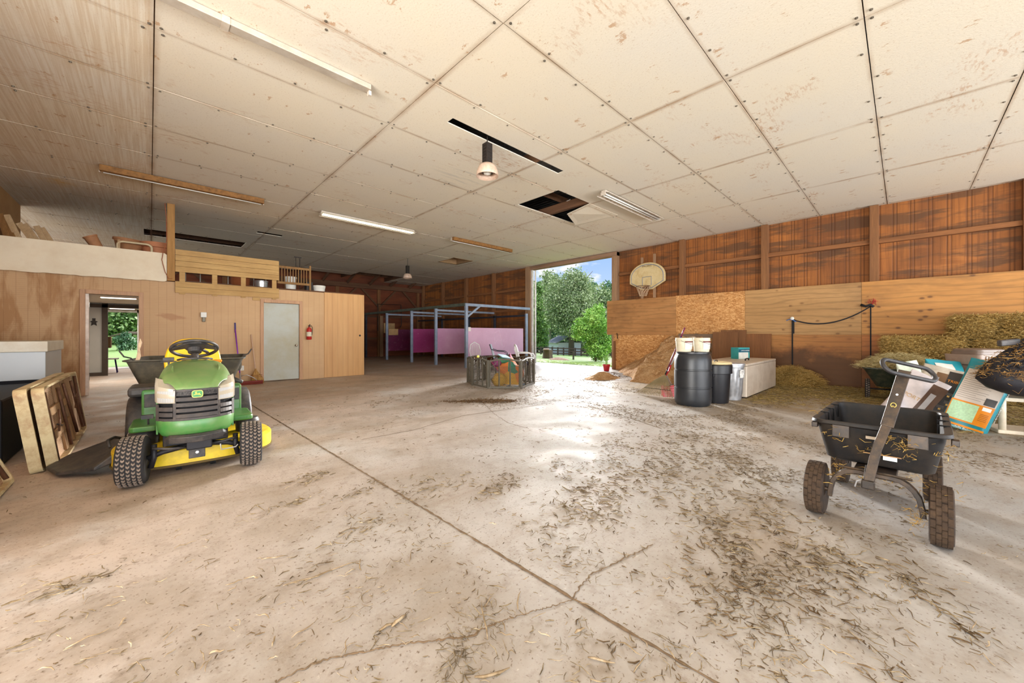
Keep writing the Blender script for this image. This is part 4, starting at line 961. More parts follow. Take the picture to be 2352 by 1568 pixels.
b = MB(); b.tube([(-.03, h2.y-h1.y+.16, h2.z-h1.z+.04), (-.05, h2.y-h1.y+.08, h2.z-h1.z), (-.05, h2.y-h1.y, h2.z-h1.z+.03), (-.04, h2.y-h1.y-.05, h2.z-h1.z-.02)], .03, 6); b.build('buckle', M_STRAP, rc, smooth=True)
b = MB(); rr = random.Random(5)
for k in range(10): b.tube([(-.02, h2.y-h1.y-.02, h2.z-h1.z+.04), (-.04+rr.uniform(-.03, .03), h2.y-h1.y+rr.uniform(-.08, .06), h2.z-h1.z+.1+rr.uniform(-.05, .08)), (-.02, h2.y-h1.y+rr.uniform(-.12, .06), h2.z-h1.z+rr.uniform(0, .15))], .005, 4)
b.build('red_twine', flat('red_twine', (170, 60, 50), .8), rc)
# ================================================================ LAWN TRACTOR
M_GREEN = flat('tractor_green', (64, 122, 56), .35, var=.06, sc=3, dust=((146, 140, 104), .35), spec=.5)
M_GREEND = flat('hood_green_dusty', (92, 122, 66), .42, var=.05, sc=3, dust=((136, 134, 92), .45), spec=.5)
M_YEL = flat('mower_yellow', (226, 192, 30), .4, var=.06, sc=4, dust=((120, 90, 40), .45), spec=.5)
M_YSEAT = flat('seat_yellow', (232, 186, 30), .38, var=.04, spec=.5)
M_BLK = flat('black_plastic', (46, 44, 44), .5, var=.15, sc=6, dust=((110, 96, 84), .45), spec=.4)
M_GRILL = flat('dusty_grille_plastic', (62, 58, 57), .55, var=.12, sc=8, dust=((104, 90, 78), .4))
M_BLKC = flat('deep_black', (16, 15, 16), .8)
M_TIRE = flat('tire_rubber', (44, 42, 42), .85, var=.15)
M_LUG = flat('dusty_tread', (122, 108, 96), .9, var=.2, sc=30)
M_BODYDARK = flat('frame_dark', (40, 38, 40), .5, .4)
m = Mt('headlight_lens', .12, spec=.8)
m.color(m.mix(m.ramp(m.wave(30, None, 0, 0), [(.3, 0.), (.7, 1.)]), sr(150, 150, 150), sr(172, 170, 166))); M_LENS = m.m
M_LENSF = flat('yellowed_lens', (158, 148, 130), .22, var=.08, spec=.6)
A = onZ(308, 1112); Bp = onZ(577, 1066)
tl = (A+Bp)/2; trz = math.atan2(Bp.y-A.y, Bp.x-A.x)
tr = thing('lawn_tractor', 'green and yellow riding lawn tractor facing the camera on the concrete', 'lawn tractor', (tl.x, tl.y, 0), trz+.07)
track = (Bp-A).length
def chevron_wheel(name, parent, loc, r, w, rz=0, rim=M_YEL, n=34, cols=5, lugm=M_LUG, tirem=M_TIRE, hubr=.45, outer=None, style='turf', rings=1):
    o = MB().lathe([(r*.55, -w*.44), (r*.72, -w*.5), (r*.9, -w*.49), (r*.965, -w*.40), (r*.985, -w*.2), (r*.99, 0), (r*.985, w*.2), (r*.965, w*.40), (r*.9, w*.49), (r*.72, w*.5), (r*.55, w*.44)], 48, cap=True).build(name, tirem, parent, smooth=True, ang=50,
        M=Matrix.Translation(loc) @ Euler((0, math.pi/2, rz), 'XYZ').to_matrix().to_4x4())
    b = MB()
    for k in range(n):
        for c in range(cols):
            u = (c-(cols-1)/2)/(cols/2); zc = u*w*.44
            rr_ = r*(.992-.03*abs(u)**3)
            a = 2*math.pi*(k+(.5 if c % 2 else 0))/n
            M_ = Euler((0, 0, a)).to_matrix().to_4x4() @ Matrix.Translation((rr_, 0, zc)) 
            hh = w/cols*.60; ww = 2*math.pi*r/n*.50
            if style == 'turf':
                s = .30
                b.add([(0, -ww*.5-ww*s, -hh*.5), (.006, -ww*.4-ww*s, -hh*.5), (.006, ww*.4-ww*s, -hh*.5), (0, ww*.5-ww*s, -hh*.5),
                       (0, -ww*.5+ww*s, 0), (.006, -ww*.4+ww*s, 0), (.006, ww*.4+ww*s, 0), (0, ww*.5+ww*s, 0),
                       (0, -ww*.5-ww*s, hh*.5), (.006, -ww*.4-ww*s, hh*.5), (.006, ww*.4-ww*s, hh*.5), (0, ww*.5-ww*s, hh*.5)],
                      [(0, 1, 2, 3), (1, 5, 6, 2), (0, 4, 5, 1), (3, 2, 6, 7), (5, 9, 10, 6), (4, 8, 9, 5), (7, 6, 10, 11), (8, 11, 10, 9)], M_)
            else:
                b.cb((.001, 0, 0), (.008, ww*1.65, hh*1.35), M_)
    b.build('tread', lugm, o)
    s = 1
    MB().lathe([(.001, -w*.30), (r*.12, -w*.32), (r*.13, -w*.18), (r*.40, -w*.16), (r*.48, -w*.30), (r*.56, -w*.44), (r*.58, -w*.44), (r*.58, w*.44), (r*.56, w*.44), (r*.48, w*.30), (r*.40, w*.16), (r*.13, w*.18), (r*.12, w*.32), (.001, w*.30)], 32).build('rim', rim, o, smooth=True, ang=40)
    return o
chevron_wheel('front_wheel', tr, (-track/2, 0, .20), .195, .17, rz=-.10, n=36, cols=5)
chevron_wheel('front_wheel', tr, (track/2, 0, .20), .195, .17, rz=-.10, n=36, cols=5)
chevron_wheel('rear_wheel', tr, (-.375, 1.22, .262), .255, .22, n=30, cols=5)
chevron_wheel('rear_wheel', tr, (.375, 1.22, .262), .255, .22, n=30, cols=5)
hw = .262
# hood
secs = [(-.150, .150, .768, .004), (-.125, .160, .800, .01), (-.06, .200, .842, .02), (.03, .25, .880, .03), (.16, .285, .918, .05), (.34, .285, .95, .06), (.52, .27, .968, .06), (.68, .24, .972, .05)]
rings = []
for y_, h_, zt, cr in secs:
    rg = []
    for k in range(25):
        u = -1+2*k/24; au = abs(u)
        zz = zt-cr*au**2-.0*au-(.12*max(0, au-.80)/.2 if y_ > .1 else .05*max(0, au-.80)/.2 if y_ > 0 else .0)
        if .52 < au < .66: zz += .004
        rg.append((h_*u if au < .9 else math.copysign(h_*(.9+.1*(au-.9)/.1*.5), u), y_-.04*(1-au*au) if y_ < .0 else y_, zz))
    rings.append(rg)
o = MB().loft(rings, closed=False).build('hood', M_GREEND, tr, smooth=True); q = o.modifiers.new('s', 'SOLIDIFY'); q.thickness = .012; q.offset = -1; 
q = o.modifiers.new('sub', 'SUBSURF'); q.levels = q.render_levels = 1
for s in (-1, 1):   # raised creases of the hood
    MB().tube([(.135*s, .02, .862), (.155*s, .12, .888), (.165*s, .22, .915), (.163*s, .32, .935)], [.002, .007, .007, .002], 6).build('hood_crease', M_GREEND, o, smooth=True)
MB().tube([(-.13, .60, .972), (-.10, .50, .985), (0, .46, .99), (.10, .50, .985), (.13, .60, .972)], .010, 8).build('hood_lip', M_BLK, o, smooth=True)
# nose body: curved front
def fy(x_, bulge=.10, y0=-.165): return y0+bulge*(x_/hw)**2+.05*(abs(x_)/hw)**6
def nose(z0, z1, h0, h1, yo=0, nx=16, back=.25):
    r0 = [(h0*(-1+2*k/nx), fy(h0*(-1+2*k/nx))+yo, z0) for k in range(nx+1)]+[(h0, back, z0), (-h0, back, z0)]
    r1 = [(h1*(-1+2*k/nx), fy(h1*(-1+2*k/nx))+yo, z1) for k in range(nx+1)]+[(h1, back, z1), (-h1, back, z1)]
    return r0, r1
b = MB(); rs = []
for z_, h_, yo in ((.365, .19, .05), (.385, .225, .015), (.42, .25, .0), (.50, .262, -.004), (.515, .262, .004)):
    rs.append(nose(z_, z_, h_, h_, yo)[0])
b.loft(rs); b.build('front_bumper_cowl', M_GREEN, tr, smooth=True, ang=50)
b = MB(); rs = [nose(z_, z_, .245, .245, .03)[0] for z_ in (.51, .76)]; b.loft(rs); b.build('grille_backing', M_BLKC, tr)
for s in (-1, 1):  # green side panels
    b = MB(); b.box(min(.262*s, .247*s), max(.262*s, .247*s), .02, .62, .38, .80); b.build('side_panel', M_GREEN, tr, bev=.006)
# grille bars
def curvebar(x0, x1, z0, z1, yo, t=.02, n=10, tilt=0.0):
    vs = []; fs = []
    for k in range(n+1):
        x_ = x0+(x1-x0)*k/n; y_ = fy(x_)+yo
        vs += [(x_, y_+tilt, z0), (x_, y_, z1), (x_, y_+t, z1), (x_, y_+t+tilt, z0)]
    for k in range(n):
        for j in range(4): fs.append((4*k+j, 4*k+(j+1) % 4, 4*k+4+(j+1) % 4, 4*k+4+j))
    fs += [(3, 2, 1, 0), (4*n, 4*n+1, 4*n+2, 4*n+3)]
    return vs, fs
gr_ = MB(); gr_.add(*curvebar(-.262, .262, .503, .525, -.006, .03)); gr_.add(*curvebar(-.20, .20, .745, .766, -.002, .03))
for s in (-1, 1):
    gr_.add(*curvebar(.135*s, .155*s, .515, .764, -.006, .03, 2)); gr_.add(*curvebar(.242*s, .262*s, .505, .64, -.006, .03, 2))
gr_.build('grille_frame', M_GRILL, tr, bev=.003)
for z0 in (.540, .586, .632, .678):
    MB().add(*curvebar(-.136, .136, z0-.012, z0+.018, -.004, .02, 10, tilt=-.012)).build('grille_bar', M_GRILL, tr, bev=.002)
for s in (-1, 1):
    for z0 in (.545, .590): MB().add(*curvebar(.156*s, .242*s, z0-.004, z0+.028, .0, .02, 4, tilt=-.014)).build('grille_louver', M_GRILL, tr, bev=.002)
b = MB(); b.add(*curvebar(-.135, .135, .710, .746, .004, .02)); mesh_o = b.build('grille_mesh', flat('mesh_dark', (52, 48, 46), .6, var=.9, sc=90), tr)
MB().add([(-.10, -.11, .55), (.08, -.11, .555), (.09, -.1, .575), (-.09, -.1, .575)], [(0, 1, 2, 3)]).build('engine_fin', M_ALU, tr)
# headlights wrap round the corners
for s in (-1, 1):
    vs = []; fs = []; n = 8
    for k in range(n+1):
        x_ = (.142+.128*k/n)*s; yb = fy(x_)-.008+(.0 if k < n else .03); zl = .652 if k < n else .66
        zt = .765+.028*k/n
        vs += [(x_, yb, zl), (x_, yb-.006, (zl+zt)/2), (x_, yb+.004, zt), (x_, yb+.14, zt+.055), (x_, yb+.16, zl)]
    for k in range(n):
        for j in range(4): fs.append((5*k+j, 5*k+j+1, 5*k+5+j+1, 5*k+5+j))
    fs += [(4, 3, 2, 1, 0), (5*n, 5*n+1, 5*n+2, 5*n+3, 5*n+4)]
    h_ = MB().add(vs, fs).build('headlight', M_LENSF, tr, smooth=True, ang=40)
    MB().add(*curvebar(.150*s, .252*s, .660, .752, -.012, .004, 6)).build('lamp_reflector', M_LENS, h_)
# emblem: leaping deer on a green shield
em = MB().prism(rrect(.074, .060, .018), .006, TR((0, fy(0)-.016, .722), rx=math.pi/2)).build('badge', flat('badge_yellow', (206, 204, 90), .35), tr)
MB().prism(rrect(.064, .050, .014), .007, TR((0, fy(0)-.0165, .722), rx=math.pi/2)).build('badge_field', flat('badge_green', (58, 124, 70), .35), em)
deer = [(-.026, -.004), (-.014, .0), (-.012, .009), (-.016, .013), (-.014, .016), (-.010, .015), (-.012, .021), (-.007, .016), (-.002, .021), (-.005, .013), (-.007, .006), (.004, .004), (.012, .006), (.014, .010), (.015, .004),
        (.018, -.002), (.026, -.012), (.024, -.013), (.013, -.005), (.010, -.008), (.004, -.002), (-.006, -.004), (-.014, -.005), (-.024, -.007)]
MB().prism(deer, .008, TR((0, fy(0)-.0175, .721), rx=math.pi/2)).build('deer_emblem', flat('emblem_yellow', (226, 200, 70), .35), em)
# front bumper bar and axle parts
b = MB(); vs = []
for k in range(13):
    x_ = -.21+.42*k/12; y_ = -.20+.10*(x_/.22)**2+(.03 if k in (0, 12) else 0); zz = .372-(.035 if k in (0, 12) else 0)
    vs += [(x_, y_, zz-.05), (x_, y_-.012, zz), (x_, y_+.02, zz+.018), (x_, y_+.03, zz-.05)]
fs = []
for k in range(12):
    for j in range(4): fs.append((4*k+j, 4*k+(j+1) % 4, 4*k+4+(j+1) % 4, 4*k+4+j))
fs += [(3, 2, 1, 0), (48, 49, 50, 51)]
MB().add(vs, fs).build('bumper', M_BLK, tr, bev=.004)
MB().box(-.07, .10, -.14, .02, .245, .335).build('bumper_mount', M_BODYDARK, tr, bev=.01)
b = MB(); b.box(-.055, .055, -.10, -.06, .165, .27); b.build('hitch_plate', M_BLK, tr, bev=.005)
MB().lathe([(.001, 0), (.012, .0), (.012, .01), (.001, .01)], 12, TR((0, -.10, .215), rx=math.pi/2)).build('bolt', M_ALU, tr)
MB().tube([(-track/2+.08, 0, .20), (-.22, .0, .235), (0, 0, .27), (.22, 0, .235), (track/2-.08, 0, .20)], .022, 8).build('front_axle', M_BODYDARK, tr, smooth=True)
for s in (-1, 1):
    MB().tube([(track/2*s-.10*s, -.01, .12), (track/2*s-.12*s, -.01, .20), (track/2*s-.12*s, -.01, .31)], .02, 8).build('spindle', M_BODYDARK, tr, smooth=True)
    MB().tube([(.28*s, -.05, .285), (.18*s, -.07, .27), (.04*s, -.03, .25)], .011, 6).build('tie_rod', M_BLK, tr, smooth=True)
MB().tube([(.16, -.08, .25), (.165, -.09, .20), (.27, -.09, .205), (.285, -.08, .22)], .006, 6).build('linkage', M_ALU, tr)
MB().box(-.22, .22, .0, 1.3, .27, .40).build('chassis', M_BODYDARK, tr, bev=.01)
MB().box(-.16, .16, .08, .55, .42, .78).build('engine_block', M_BLKC, tr)
# running boards, fenders
for s in (-1, 1):
    b = MB(); pts = rrect(.20, .50, .05, 4); b.prism(pts, .05, TR((.355*s, .62, .350))); b.build('running_board', M_GREEN, tr, bev=.012)
    MB().box(.355*s-.08, .355*s+.08, .42, .84, .386, .392).build('foot_mat', M_BLK, tr)
    # body flank behind the running board
    b = MB(); b.box(min(.26*s, .40*s), max(.26*s, .40*s), .86, 1.02, .36, .67); b.build('fender_skirt', M_GREEN, tr, bev=.02)
    MB().box(.33*s-.05, .33*s+.05, .852, .862, .50, .63).build('side_recess', M_BLK, tr, bev=.004)
    rg = []
    for k in range(13):
        a = math.pi*(.02+.86*k/12); rg.append([(x_, 1.22-.31*math.cos(a), .27+.33*math.sin(a)+dz_) for x_, dz_ in ((.25*s, 0), (.40*s, .0), (.485*s, -.012), (.505*s, -.05), (.505*s, -.075))])
    o = MB().loft(rg, closed=False).build('rear_fender', M_BLK, tr, smooth=True); q = o.modifiers.new('s', 'SOLIDIFY'); q.thickness = .012
b = MB(); b.box(-.50, -.27, .90, 1.30, .60, .70); b.build('tool_tray', M_BLK, tr, bev=.03)
MB().box(-.27, .27, .80, 1.55, .38, .64).build('rear_deck', M_GREEN, tr, bev=.03)
# pedal
b = MB(); b.tube([(-.33, .46, .39), (-.33, .45, .46)], .008, 6); b.box(-.375, -.295, .43, .47, .455, .49); b.build('pedal', M_BLK, tr)
# dashboard, lever, steering wheel
rings = []
for z_, a_, y_ in ((.62, .20, .72), (.80, .17, .70), (.93, .13, .66), (.965, .10, .64)):
    rings.append([(x_, y_+yy_, z_) for x_, yy_ in rrect(a_*2, .22 if z_ < .9 else .12, .05, 4)])
MB().loft(rings).build('dashboard', M_BLK, tr, smooth=True, ang=40)
MB().tube([(0, .66, .93), (0, .76, 1.03)], .03, 12).build('steering_column', M_BLK, tr, smooth=True)
Msw = TR((0, .80, 1.06), rx=math.radians(-28))
sw = MB().tube([(.185*math.cos(a), .185*math.sin(a), .015) for a in [2*math.pi*k/48 for k in range(48)]], .0155, 12, closed=True).build('steering_wheel', M_BLK, tr, smooth=True, M=Msw)
b = MB(); hub = []
b.prism([(-.185*.94, -.05), (-.12, -.105), (-.05, -.175*.97), (.05, -.175*.97), (.12, -.105), (.185*.94, -.05), (.178, -.0), (.08, -.04), (.045, .03), (-.045, .03), (-.08, -.04), (-.178, 0)], .022, TR((0, 0, -.008)))
b.lathe([(.055, -.05), (.06, -.01), (.05, .018), (.001, .022)], 20, TR((0, -.04, 0)))
b.tube([(0.035, -.03, .002), (.10, .07, .008), (.118, .14, .015)], .016, 6)
b.build('wheel_hub', M_BLK, sw, bev=.004)
b = MB(); b.tube([(-.19, .74, .82), (-.20, .76, .955)], .010, 6); b.cb((-.20, .76, .975), (.085, .03, .035)); b.cb((-.20, .76, .95), (.12, .02, .012)); b.build('throttle_lever', M_BLK, tr, bev=.004)
b = MB(); b.cb((.19, .95, .93), (.085, .05, .03)); b.build('choke_knob', flat('orange_knob', (226, 140, 20), .4), tr, bev=.01)
MB().tube([(.27, .85, .68), (.33, .80, .73), (.40, .76, .70)], [.022, .03, .018], 10).build('lift_lever', M_BLK, tr, smooth=True)
# seat
rings = []
for z_, hw_, y0_, y1_ in ((.66, .235, .98, 1.46), (.74, .25, .96, 1.50), (.775, .235, .98, 1.48)):
    rings.append([(x_, (y0_+y1_)/2+yy_, z_) for x_, yy_ in rrect(hw_*2, y1_-y0_, .07, 5)])
MB().loft(rings).build('seat_cushion', M_YSEAT, tr, smooth=True, ang=50)
prof = [(-.262, .74), (-.262, .92), (-.235, 1.06), (-.18, 1.145), (-.10, 1.175), (.0, 1.18), (.10, 1.175), (.18, 1.145), (.235, 1.06), (.262, .92), (.262, .74)]
fr_, bk_ = [], []
b = MB(); rg = []
for sc_, yy_ in ((.80, 1.40), (.93, 1.385), (1.0, 1.42), (.99, 1.49), (.90, 1.52)):
    rg.append([(x_*sc_, yy_+.12*max(0, (z_-.74))+(-.05*(abs(x_)/.26)**2), .74+(z_-.74)*sc_ if z_ > .74 else .74) for x_, z_ in prof])
b.loft(rg).build('seat_back', M_YSEAT, tr, smooth=True, sub=1)
# mower deck
rg = []
for z_, g_ in ((.065, 0), (.195, .0), (.22, .03)):
    pts = []
    for k in range(40):
        a = 2*math.pi*k/40; c_, s_ = math.cos(a), math.sin(a)
        rr_ = 1/((abs(c_)/.60)**2.6+(abs(s_)/.43)**2.6)**(1/2.6)
        pts.append((.03+(rr_-g_)*c_, .56+(rr_-g_)*s_, z_+(.0)))
    rg.append(pts)
deck = MB().loft(rg).build('mower_deck', M_YEL, tr, smooth=True, ang=40)
MB().tube([(x_, y_, .066) for x_, y_, _ in rg[0]], .012, 6, closed=True).build('deck_rim', flat('grass_caked_rim', (96, 78, 44), .9), deck, smooth=True)
MB().lathe([(.001, .0), (.10, 0), (.105, .12), (.09, .15), (.001, .16)], 24, TR((.42, .52, .20))).build('belt_cover', M_BLK, deck, smooth=True, ang=40)
MB().lathe([(.001, .0), (.10, 0), (.105, .12), (.09, .15), (.001, .16)], 24, TR((-.36, .52, .20))).build('belt_cover', M_BLK, deck, smooth=True, ang=40)
MB().cb((-.02, .12, .13), (.05, .02, .055)).build('deck_bracket', M_YEL, deck)
for s in (-1, 1): MB().lathe([(.001, -.02), (.045, -.02), (.045, .02), (.001, .02)], 16, TR((.0+.12*s, .22, .05), ry=math.pi/2)).build('gauge_roller', M_BLKC, deck, smooth=True, ang=40)
# side discharge chute on the left of the picture
b = MB()
top_ = [(-.50, .45, .22), (-.50, 1.0, .22), (-.62, 1.08, .20), (-.90, 1.06, .10), (-1.0, .86, .065), (-.90, .62, .055), (-.66, .42, .09)]
bot_ = [(x_, y_, max(.02, z_-(.10 if x_ > -.6 else .03))) for x_, y_, z_ in top_]
b.loft([bot_, top_])
b.build('discharge_chute', M_BLK, tr, bev=.01)
MB().tube([(-.58, .55, .22), (-.60, .62, .27), (-.57, .75, .27), (-.52, .82, .23)], .012, 6).build('chute_handle', M_BLK, tr, smooth=True)

# ---- dump cart parked behind the tractor
M_TUB = flat('olive_black_poly', (66, 62, 54), .6, var=.15, sc=4, dust=((120, 112, 90), .5))
yc = thing('yard_cart', 'black plastic dump cart with a wide open tub behind the lawn tractor', 'cart', (onD(445, 800, 5.2).x, onD(445, 800, 5.2).y, 0), trz-.05)
def tub(name, par, w0, w1, l0, l1, z0, z1, mat, rim=.03, t=.02, M=None):
    rg = []
    for z_, w_, l_ in ((z0, w0, l0), (z0+.02, w0+.03, l0+.03), (z1-.01, w1, l1), (z1, w1+2*rim, l1+2*rim), (z1+.015, w1+2*rim, l1+2*rim), (z1+.015, w1-t, l1-t), (z0+.04, w0-t, l0-t)):
        rg.append([(x_, y_, z_) for x_, y_ in rrect(w_, l_, .07, 5)])
    b = MB(); b.loft(rg, M=M); return b.build(name, mat, par, smooth=True, ang=35)
tub('tub', yc, .78, 1.12, .95, 1.15, .44, .90, M_TUB)
for s in (-1, 1):
    chevron_wheel('wheel', yc, (.42*s, .05, .20), .20, .10, n=24, cols=3, rim=M_BLK)
    MB().tube([(.52*s, -.3, .88), (.56*s, -.32, .93), (.62*s, -.32, .95), (.66*s, -.32, 1.02)], .009, 6).build('tie_hook', M_BLK, yc)
    for k in range(7): MB().cb((.5*s+.012*s, -.3+.1*k, .80), (.035, .03, .16)).build('rib', M_TUB, yc)
MB().box(-.30, .30, -.42, .42, .38, .44).build('bed_frame', M_BODYDARK, yc); MB().cyl((-.42, .05, .2), (.42, .05, .2), .015).build('axle', M_BODYDARK, yc)
for s in (-1, 1): MB().bar((.26*s, .05, .2), (.26*s, .05, .40), .04).build('axle_bracket', M_BODYDARK, yc)
b = MB(); b.box(-.545, -.52, -.55, -.45, .82, 1.08); 
rr = random.Random(8); b = MB(); b.prism([(-.02, 0), (.03, 0), (.035, .08), (.055, .16), (.045, .24), (.065, .32), (.05, .37), (.035, .30), (.03, .22), (.015, .13), (-.01, .07)], .03, TR((-.49, -.50, .80), rx=math.pi/2))
b.build('torn_tailgate_edge', flat('torn_pale_edge', (196, 170, 140), .8, var=.3, sc=20), yc)

# ================================================================ FOLDING TABLES
M_FT = flat('cream_tabletop', (204, 188, 146), .55, var=.14, sc=3, dust=((140, 88, 46), .95), spec=.4)
m = Mt('table_underside', .75); c_ = m.vor(60, m.P((1, 1, 1)), 'F1', .3)
m.color(m.mix(m.ramp(m.noise(3, detail=5), [(.4, 0.), (.7, .6)]), m.mix(m.ramp(c_, [(.1, 0.), (.6, 1.)]), sr(224, 196, 164), sr(176, 140, 108)), sr(160, 112, 76))); m.bump(c_, .3, .003); M_UND = m.m
M_RUSTL = flat('rusty_brown_leg', (96, 66, 50), .5, .4, var=.2, dust=((150, 110, 80), .4))
M_BATT = wood('table_batten', (186, 150, 112), (156, 118, 80), 'Z', 1, .7)
def folding_table(label, loc, rz, lean, L=2.05, full=True):
    # local: long side along y, stands on its long edge, underside towards +x
    t = thing('folding_table', label, 'folding table', loc, 0, group=None, rot=(0, -lean, rz))
    H = .75; T_ = .075
    out = [(y_+L/2, z_+H/2) for y_, z_ in rrect(L, H, .06, 5)]; inn = [(y_+L/2, z_+H/2) for y_, z_ in rrect(L-.04, H-.04, .05, 5)]
    n = len(out)
    vs = [(-T_/2, y_, z_) for y_, z_ in out]+[(T_/2, y_, z_) for y_, z_ in out]+[(T_/2, y_, z_) for y_, z_ in inn]+[(-T_/2+.02, y_, z_) for y_, z_ in inn]
    fs = [tuple(range(n))]
    for a in range(3):
        fs += [(a*n+k, a*n+(k+1) % n, (a+1)*n+(k+1) % n, (a+1)*n+k) for k in range(n)]
    MB().add(vs, fs).build('tabletop', M_FT, t, smooth=True, ang=40)
    MB().box(-T_/2+.018, -T_/2+.024, .02, L-.02, .02, H-.02).build('underside_board', M_UND, t)
    if full:
        x0 = -T_/2+.026
        for y_ in (.07, L-.09): MB().cyl((x0+.035, y_, .05), (x0+.035, y_, H-.05), .016, n=10).build('end_rail', M_RUSTL, t, smooth=True)
        MB().box(x0, x0+.02, .72, .84, .03, H-.03).build('batten', M_BATT, t); MB().box(x0, x0+.02, 1.22, 1.34, .03, H-.03).build('batten', M_BATT, t)
        MB().box(x0, x0+.02, .12, .62, .20, .27).build('batten', M_BATT, t); MB().box(x0+.02, x0+.035, .08, 1.2, .46, .53).build('batten', M_BATT, t)
        MB().box(x0+.02, x0+.035, .08, 1.2, .24, .31).build('batten', M_BATT, t)
        for a, c in (((.80, .06), (.68, .68)), ((1.30, .10), (1.02, .69)), ((1.75, .08), (1.55, .67))):
            MB().tube([(x0+.045, a[0], a[1]), (x0+.045, c[0], c[1])], .014, 10).build('leg', M_RUSTL, t, smooth=True)
        MB().tube([(x0+.05, .28, .30), (x0+.06, .34, .40), (x0+.05, .46, .48)], .009, 6).build('leg_brace', M_RUSTL, t); MB().tube([(x0+.05, .26, .37), (x0+.06, .42, .33)], .007, 6).build('leg_brace', M_DARKMET, t)
        MB().tube([(x0+.05, 1.45, .36), (x0+.06, 1.55, .44), (x0+.05, 1.68, .50)], .009, 6).build('leg_brace', M_RUSTL, t)
    return t
folding_table('outer cream folding table standing on edge, its brown legs and lattice underside showing', (-.62, 5.28, .002), .0, .13)
folding_table('stained cream folding table standing on edge, leaning second behind the other', (-.712, 5.24, .002), .0, .13, full=False)
folding_table('folding table at the photo\'s left edge, only its stained corner in view', (-.835, 2.98, .002), .0, .38, L=2.12, full=True)
# ---- chest with white top behind the tables
cw = thing('storage_chest', 'white chest with a grey-white front on a dark base in the left corner', 'chest', (XL+.04, 7.6, 0))
M_CW = flat('painted_board_white', (212, 206, 190), .55, var=.05, sc=3, dust=((176, 152, 118), .4)); M_CB = flat('pale_blue_panel', (188, 194, 198), .4, var=.03, sc=2)
MB().box(0, 1.10, 0, 1.2, .65, 1.0).build('body', M_CB, cw, bev=.005)
MB().box(-.0, 1.12, -.02, 1.22, 1.0, 1.135).build('lid', M_CW, cw, bev=.01)
MB().box(.02, 1.08, .02, 1.18, 0, .65).build('base', flat('navy_black', (12, 12, 20), .6, spec=.2), cw)
tag(MB().box(XL+.05, -.98, 5.75, 7.5, .003, .62).build('black_crate', flat('black_glossy_plastic', (10, 10, 16), .55, spec=.25), bev=.02), 'large black glossy bin low in front of the white chest', 'bin')
# ================================================================ RIGHT SIDE OF THE BARN
def straw(n, sampler, L=(.05, .18), w=.0022, lift=.006, seed=1, tilt=.25, bend=.5, segs=2, thick=.5):
    r = np.random.default_rng(seed); V = []; Fc = []
    P, NZ = sampler(n, r)     # positions, per-item base z offset
    n = len(P)
    ang = r.uniform(0, 2*np.pi, n); ln = r.uniform(L[0], L[1], n)*r.uniform(.5, 1, n); el = r.normal(0, tilt, n); ww = w*r.uniform(.5, 1.6, n)
    bd = r.normal(0, bend, n)
    cur = P.copy(); pts = [P]; a = ang.copy()
    for k in range(segs):
        d = np.stack([np.cos(a)*np.cos(el), np.sin(a)*np.cos(el), np.sin(el)], 1)
        cur = cur+d*(ln/segs)[:, None]; pts.append(cur.copy()); a = a+bd; el = el*-.5
    verts = np.zeros((n, (segs+1)*3, 3))
    for k, p in enumerate(pts):
        px_ = -np.sin(ang); py_ = np.cos(ang)
        s_ = 1.0 if 0 < k < segs else .6
        verts[:, k*3+0] = p+np.stack([px_*ww*s_, py_*ww*s_, np.zeros(n)], 1)
        verts[:, k*3+1] = p-np.stack([px_*ww*s_, py_*ww*s_, np.zeros(n)], 1)
        verts[:, k*3+2] = p+np.stack([np.zeros(n), np.zeros(n), ww*1.5*s_], 1)
    base = np.arange(n)[:, None]*((segs+1)*3)
    f = []
    for k in range(segs):
        o = k*3
        for a_, b_ in ((0, 1), (1, 2), (2, 0)):
            f.append(np.concatenate([base+o+a_, base+o+b_, base+o+3+b_, base+o+3+a_], 1))
    return verts.reshape(-1, 3), np.concatenate(f, 0)
def np_mesh(name, parts, mat, parent=None, smooth=False):
    V = []; Fq = []; o = 0
    for v, f in parts: V.append(v); Fq.append(f+o); o += len(v)
    V = np.concatenate(V); Fq = np.concatenate(Fq)
    me = bpy.data.meshes.new(name); me.vertices.add(len(V)); me.vertices.foreach_set('co', V.astype(np.float32).ravel())
    me.loops.add(Fq.size); me.polygons.add(len(Fq)); me.loops.foreach_set('vertex_index', Fq.astype(np.int32).ravel())
    me.polygons.foreach_set('loop_start', (np.arange(len(Fq))*Fq.shape[1]).astype(np.int32)); me.update(); me.validate()
    me.materials.append(mat); o_ = bpy.data.objects.new(name, me); COL.objects.link(o_)
    if parent is not None: o_.parent = parent
    return o_
def haymat(name, c1, c2, c3):
    m = Mt(name, .85, spec=.2)
    v = m.noise(30, detail=2); w_ = m.noise(3, detail=4)
    c = m.ramp(v, [(.3, sr(*c1)), (.5, sr(*c2)), (.68, sr(*c3))])
    m.color(m.mix(m.ramp(w_, [(.35, .35), (.65, 0.)]), c, sr(*[q*.65 for q in c1]))); return m.m
M_HAY = haymat('hay', (150, 116, 56), (200, 164, 92), (230, 204, 138))
M_HAYP = haymat('pale_hay', (164, 142, 88), (212, 192, 134), (236, 222, 176))
M_HAYC = haymat('hay_core', (104, 80, 38), (136, 108, 56), (160, 132, 74))
def on_box(x0, x1, y0, y1, z0, z1, j=.012):
    def s(n, r):
        u = r.uniform(0, 1, (n, 3)); P = np.array([x0, y0, z0])+u*np.array([x1-x0, y1-y0, z1-z0])
        f = r.integers(0, 5, n)
        P[f == 0, 0] = x0; P[f == 1, 0] = x1; P[f == 2, 1] = y0; P[f == 3, 1] = y1; P[f == 4, 2] = z1
        return P+r.normal(0, j, (n, 3)), None
    return s
